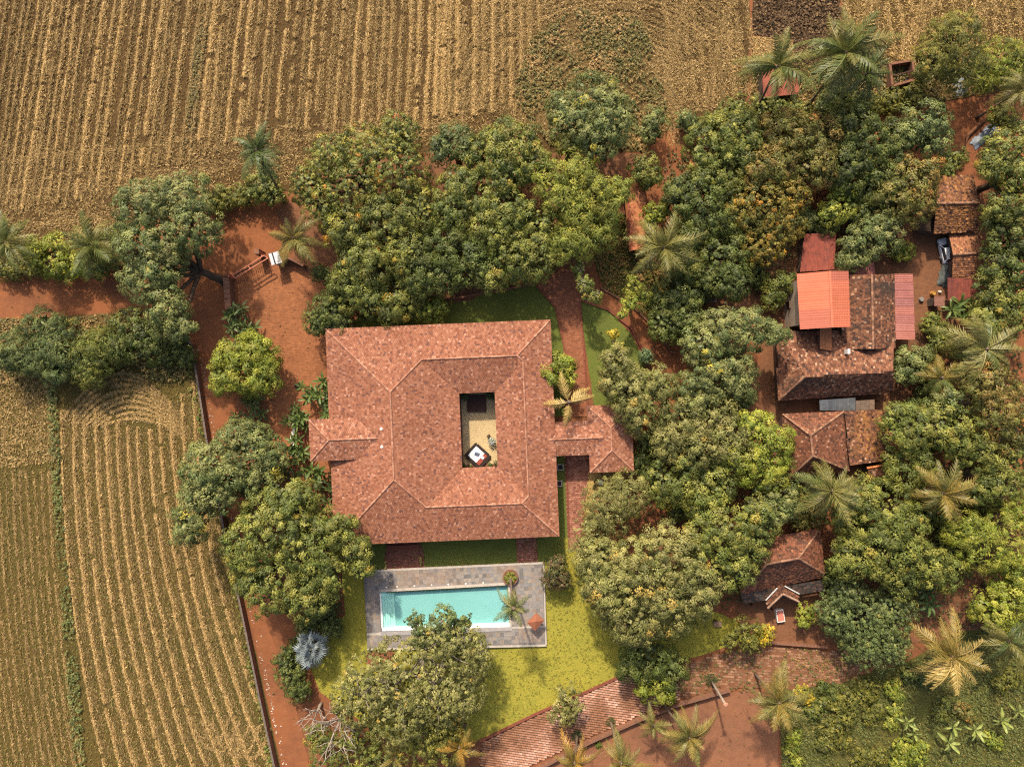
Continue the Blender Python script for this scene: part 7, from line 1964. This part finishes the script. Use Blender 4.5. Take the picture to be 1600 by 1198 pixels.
def glass(pts): MB().prism([cl(*p) for p in pts], 0.015).build('window', M_GLASS, car)
glass([(0.42, -0.53, 1.50), (0.42, 0.53, 1.50), (0.92, 0.64, 1.0), (0.92, -0.64, 1.0)])
glass([(-1.50, -0.53, 1.46), (-1.74, -0.64, 1.0), (-1.74, 0.64, 1.0), (-1.50, 0.53, 1.46)])
for s in (-1, 1):
    m_ = MB(); m_.poly([cl(-1.45, s * 0.745, 0.98), cl(0.75, s * 0.745, 0.98), cl(0.33, s * 0.635, 1.44), (cl(-1.35, s * 0.635, 1.44))]); m_.build('window', M_GLASS, car)
    MB().box(cl(1.9, s * 0.45, 0.55), (0.12, 0.25, 0.14), ca_).build('headlight', M_WHITE, car)
    MB().box(cl(0.75, s * 0.86, 0.95), (0.12, 0.16, 0.12), ca_).build('mirror', M_DARK, car)
    for x in (-1.2, 1.2):
        c0 = Vector(cl(x, s * 0.70, 0.31)); c1 = Vector(cl(x, s * 0.86, 0.31))
        ty = MB().tube([c0, c1], [0.31, 0.31], 16).build('wheel', M_TYRE, car)
        MB().tube([c1, c1 + (c1 - c0) * 0.08], [0.18, 0.16], 12).build('rim', M_GREYSHEET, ty)
for x in (-2.0, 2.0): MB().box(cl(x, 0, 0.35), (0.12, 1.3, 0.2), ca_).build('bumper', M_DARK, car)
# tarpaulin heap behind the car, blue tarpaulin by the road
def tarp(name, label, px, py, rx, ry, h, mat, seed, rz=0):
    rg = np.random.default_rng(seed); c = W(px, py); n = 14
    V = []; F = []
    for j in range(n + 1):
        for i in range(n + 1):
            u = i / n * 2 - 1; v = j / n * 2 - 1
            z = h * max(0, (1 - abs(u) ** 2.2) * (1 - abs(v) ** 2.2)) * (0.55 + 0.7 * vnoise(u * 2 + seed, v * 2, seed)) + 0.03 * rg.random() + 0.12
            x = u * rx * (1 + 0.1 * rg.normal()); y = v * ry * (1 + 0.06 * rg.normal())
            V.append((c.x + x * math.cos(rz) - y * math.sin(rz), c.y + x * math.sin(rz) + y * math.cos(rz), z))
    for j in range(n):
        for i in range(n):
            k = j * (n + 1) + i; F.append((k, k + 1, k + n + 2, k + n + 1))
    o = obj_np(name, np.array(V), np.array(F), mat, None, None, smooth=True)
    tag(o, label, 'tarpaulin')
M_TARP = mat_plain('dark_tarp', (0.10, 0.11, 0.10), 0.6, (0.06, 0.07, 0.065), 1.5, spec=0.4)
M_BTARP = mat_plain('blue_tarp', (0.20, 0.235, 0.28), 0.6, (0.10, 0.12, 0.15), 1.2, spec=0.4)
tarp('tarpaulin_heap', 'dark grey tarpaulin heap behind the parked white car', 1476, 428, 0.9, 2.0, 1.2, M_TARP, 3, -0.2)
tarp('tarpaulin', 'crumpled pale blue tarpaulin on the bank of the red road', 1537, 213, 0.8, 2.4, 0.5, M_BTARP, 5, -0.85)
tarp('tarpaulin', 'pale sheeting on the verge under the olive tree', 1500, 136, 1.0, 1.4, 0.4, M_BTARP, 8, 0.3)
# low hedge bank curving beside the road
mbk = MB(); pts = [W(1546, 180, 0.4), W(1528, 196, 0.4), (W(1512, 212, 0.4)), W(1506, 236, 0.4)]
mbk.tube(pts, [0.2, 0.28, 0.28, 0.2], 8); o = mbk.build('road_bank', M_YARD); tag(o, 'dark curved earth bank on the bend of the red road', 'bank')
# bits of junk in the yard: crates, drums
M_DRUM = mat_plain('blue_drum', (0.12, 0.2, 0.34), 0.5); M_YDRUM = mat_plain('ochre_drum', (0.5, 0.26, 0.05), 0.6)
for (x, y, r, h, m, l) in ((1467, 456, 0.2, 0.4, M_WHITE, 'white bucket beside the tiny brown hut'), (1455, 459, 0.32, 0.8, M_YDRUM, 'ochre drum left of the tiny brown hut'), (1470, 403, 0.28, 0.5, M_WHITE, 'white basin on the ground left of the car'),
                           (1438, 468, 0.35, 0.5, M_GREYW, 'grey tub right of the pink lean-to')):
    c = W(x, y)
    d_ = empty('yard_drum', c, l, 'container', 'containers in the village yard')
    MB().lathe(c, [(r * 0.85, 0), (r, h * 0.1), (r, h * 0.5), (r * 1.04, h * 0.52), (r, h * 0.54), (r, h * 0.92), (r * 0.9, h), (r * 0.84, h * 0.93), (0, h * 0.93)], 14).build('drum', m, d_)
    MB().tube([(c.x - r, c.y, h * 0.9), (c.x - r * 0.6, c.y, h * 1.25), (c.x + r * 0.6, c.y, h * 1.25), (c.x + r, c.y, h * 0.9)], [0.02] * 4, 5).build('handle', M_DARK, d_)

# bare pale branches at the bottom edge
def bare_tree(px, py, h, label, seed, n=9, rad=4.0, basepx=None):
    rg = np.random.default_rng(seed)
    top = W(px, py, h * 0.6); b = Vector((top.x, top.y, 0)) if basepx is None else W(*basepx)
    root = empty('bare_tree', b, label, 'tree')
    mb = MB(); fork = b.lerp(top, 0.7); fork.z = h * 0.4
    mb.tube(branch_path(b, fork, rg, 3, 0), [0.3, 0.24, 0.2, 0.17], 8)
    mb.build('trunk', M_PALEBARK, root, smooth=True)
    for i in range(n):
        a = i * 2.4 + rg.normal(0, 0.2); r = rad * (0.6 + 0.5 * rg.random())
        tip = Vector((top.x + r * math.cos(a), top.y + r * math.sin(a), h * (0.6 + 0.4 * rg.random())))
        m2 = MB(); p = branch_path(fork, tip, rg, 5, 0.25)
        m2.tube(p, [0.11, 0.10, 0.085, 0.07, 0.05, 0.03], 6)
        for k in range(5):
            s = p[2 + k % 3]; dd_ = Vector((rg.normal(), rg.normal(), 0.35)).normalized() * r * 0.45
            m2.tube(branch_path(s, s + dd_, rg, 3, 0.2), [0.05, 0.045, 0.035, 0.02], 5)
        m2.build('limb', M_PALEBARK, root, smooth=True)
bare_tree(528, 1132, 10, 'bare tree with pale leafless branches beside the red lane', 3, 12, 4.6)
bare_tree(492, 1116, 6, 'small leafless snag on the lane edge above the bare tree', 8, 5, 2.4)
# pebbles and litter along the lane wall
rg = np.random.default_rng(12); V = []; F = []
for k in range(170):
    t = rg.random(); y = 545 + 655 * t
    x = np.interp(y, [545, 690, 830, 960, 1100, 1205], [306, 331, 361, 389, 418, 441]) + 3 + abs(rg.normal(0, 4))
    c = W(x, y); r = 0.05 + 0.09 * rg.random(); i = len(V); z = 0.03
    for j in range(5):
        a = j * 1.257 + rg.random(); V.append((c.x + r * math.cos(a), c.y + r * math.sin(a), z))
    V.append((c.x, c.y, z + r))
    F += [(i + j, i + (j + 1) % 5, i + 5) for j in range(5)]
o = obj_np('pebbles', np.array(V), np.array(F), mat_plain('pale_stone', (0.55, 0.50, 0.44), 0.9), None, None, kind='stuff')
tag(o, 'pale pebbles strewn along the lane wall', 'pebbles')
# grassy tufts at the palms' feet
for (x, y, r, l, pal) in ((954, 1126, 0.9, 'dry brown tuft at the foot of a driveway palm', 'brown'), (901, 1148, 1.1, 'green tuft at the foot of a driveway palm', 'dark'), (1110, 1062, 1.2, 'dark tuft at the foot of the headless palm', 'dark'), (1048, 1088, 0.8, 'small green tuft on the driveway edge', 'dark'), (935, 1162, 0.6, 'lime green weed at the foot of the red wall', 'lime')):
    c = W(x, y); e = empty('grass_tuft', c, l, 'tuft', 'tufts along the driveway')
    leaf_blob('blades', [(c.x, c.y, 0.25)], [r], 160, 0.6, 0.07, PAL[pal], e, np.random.default_rng(int(x)), 0.4)
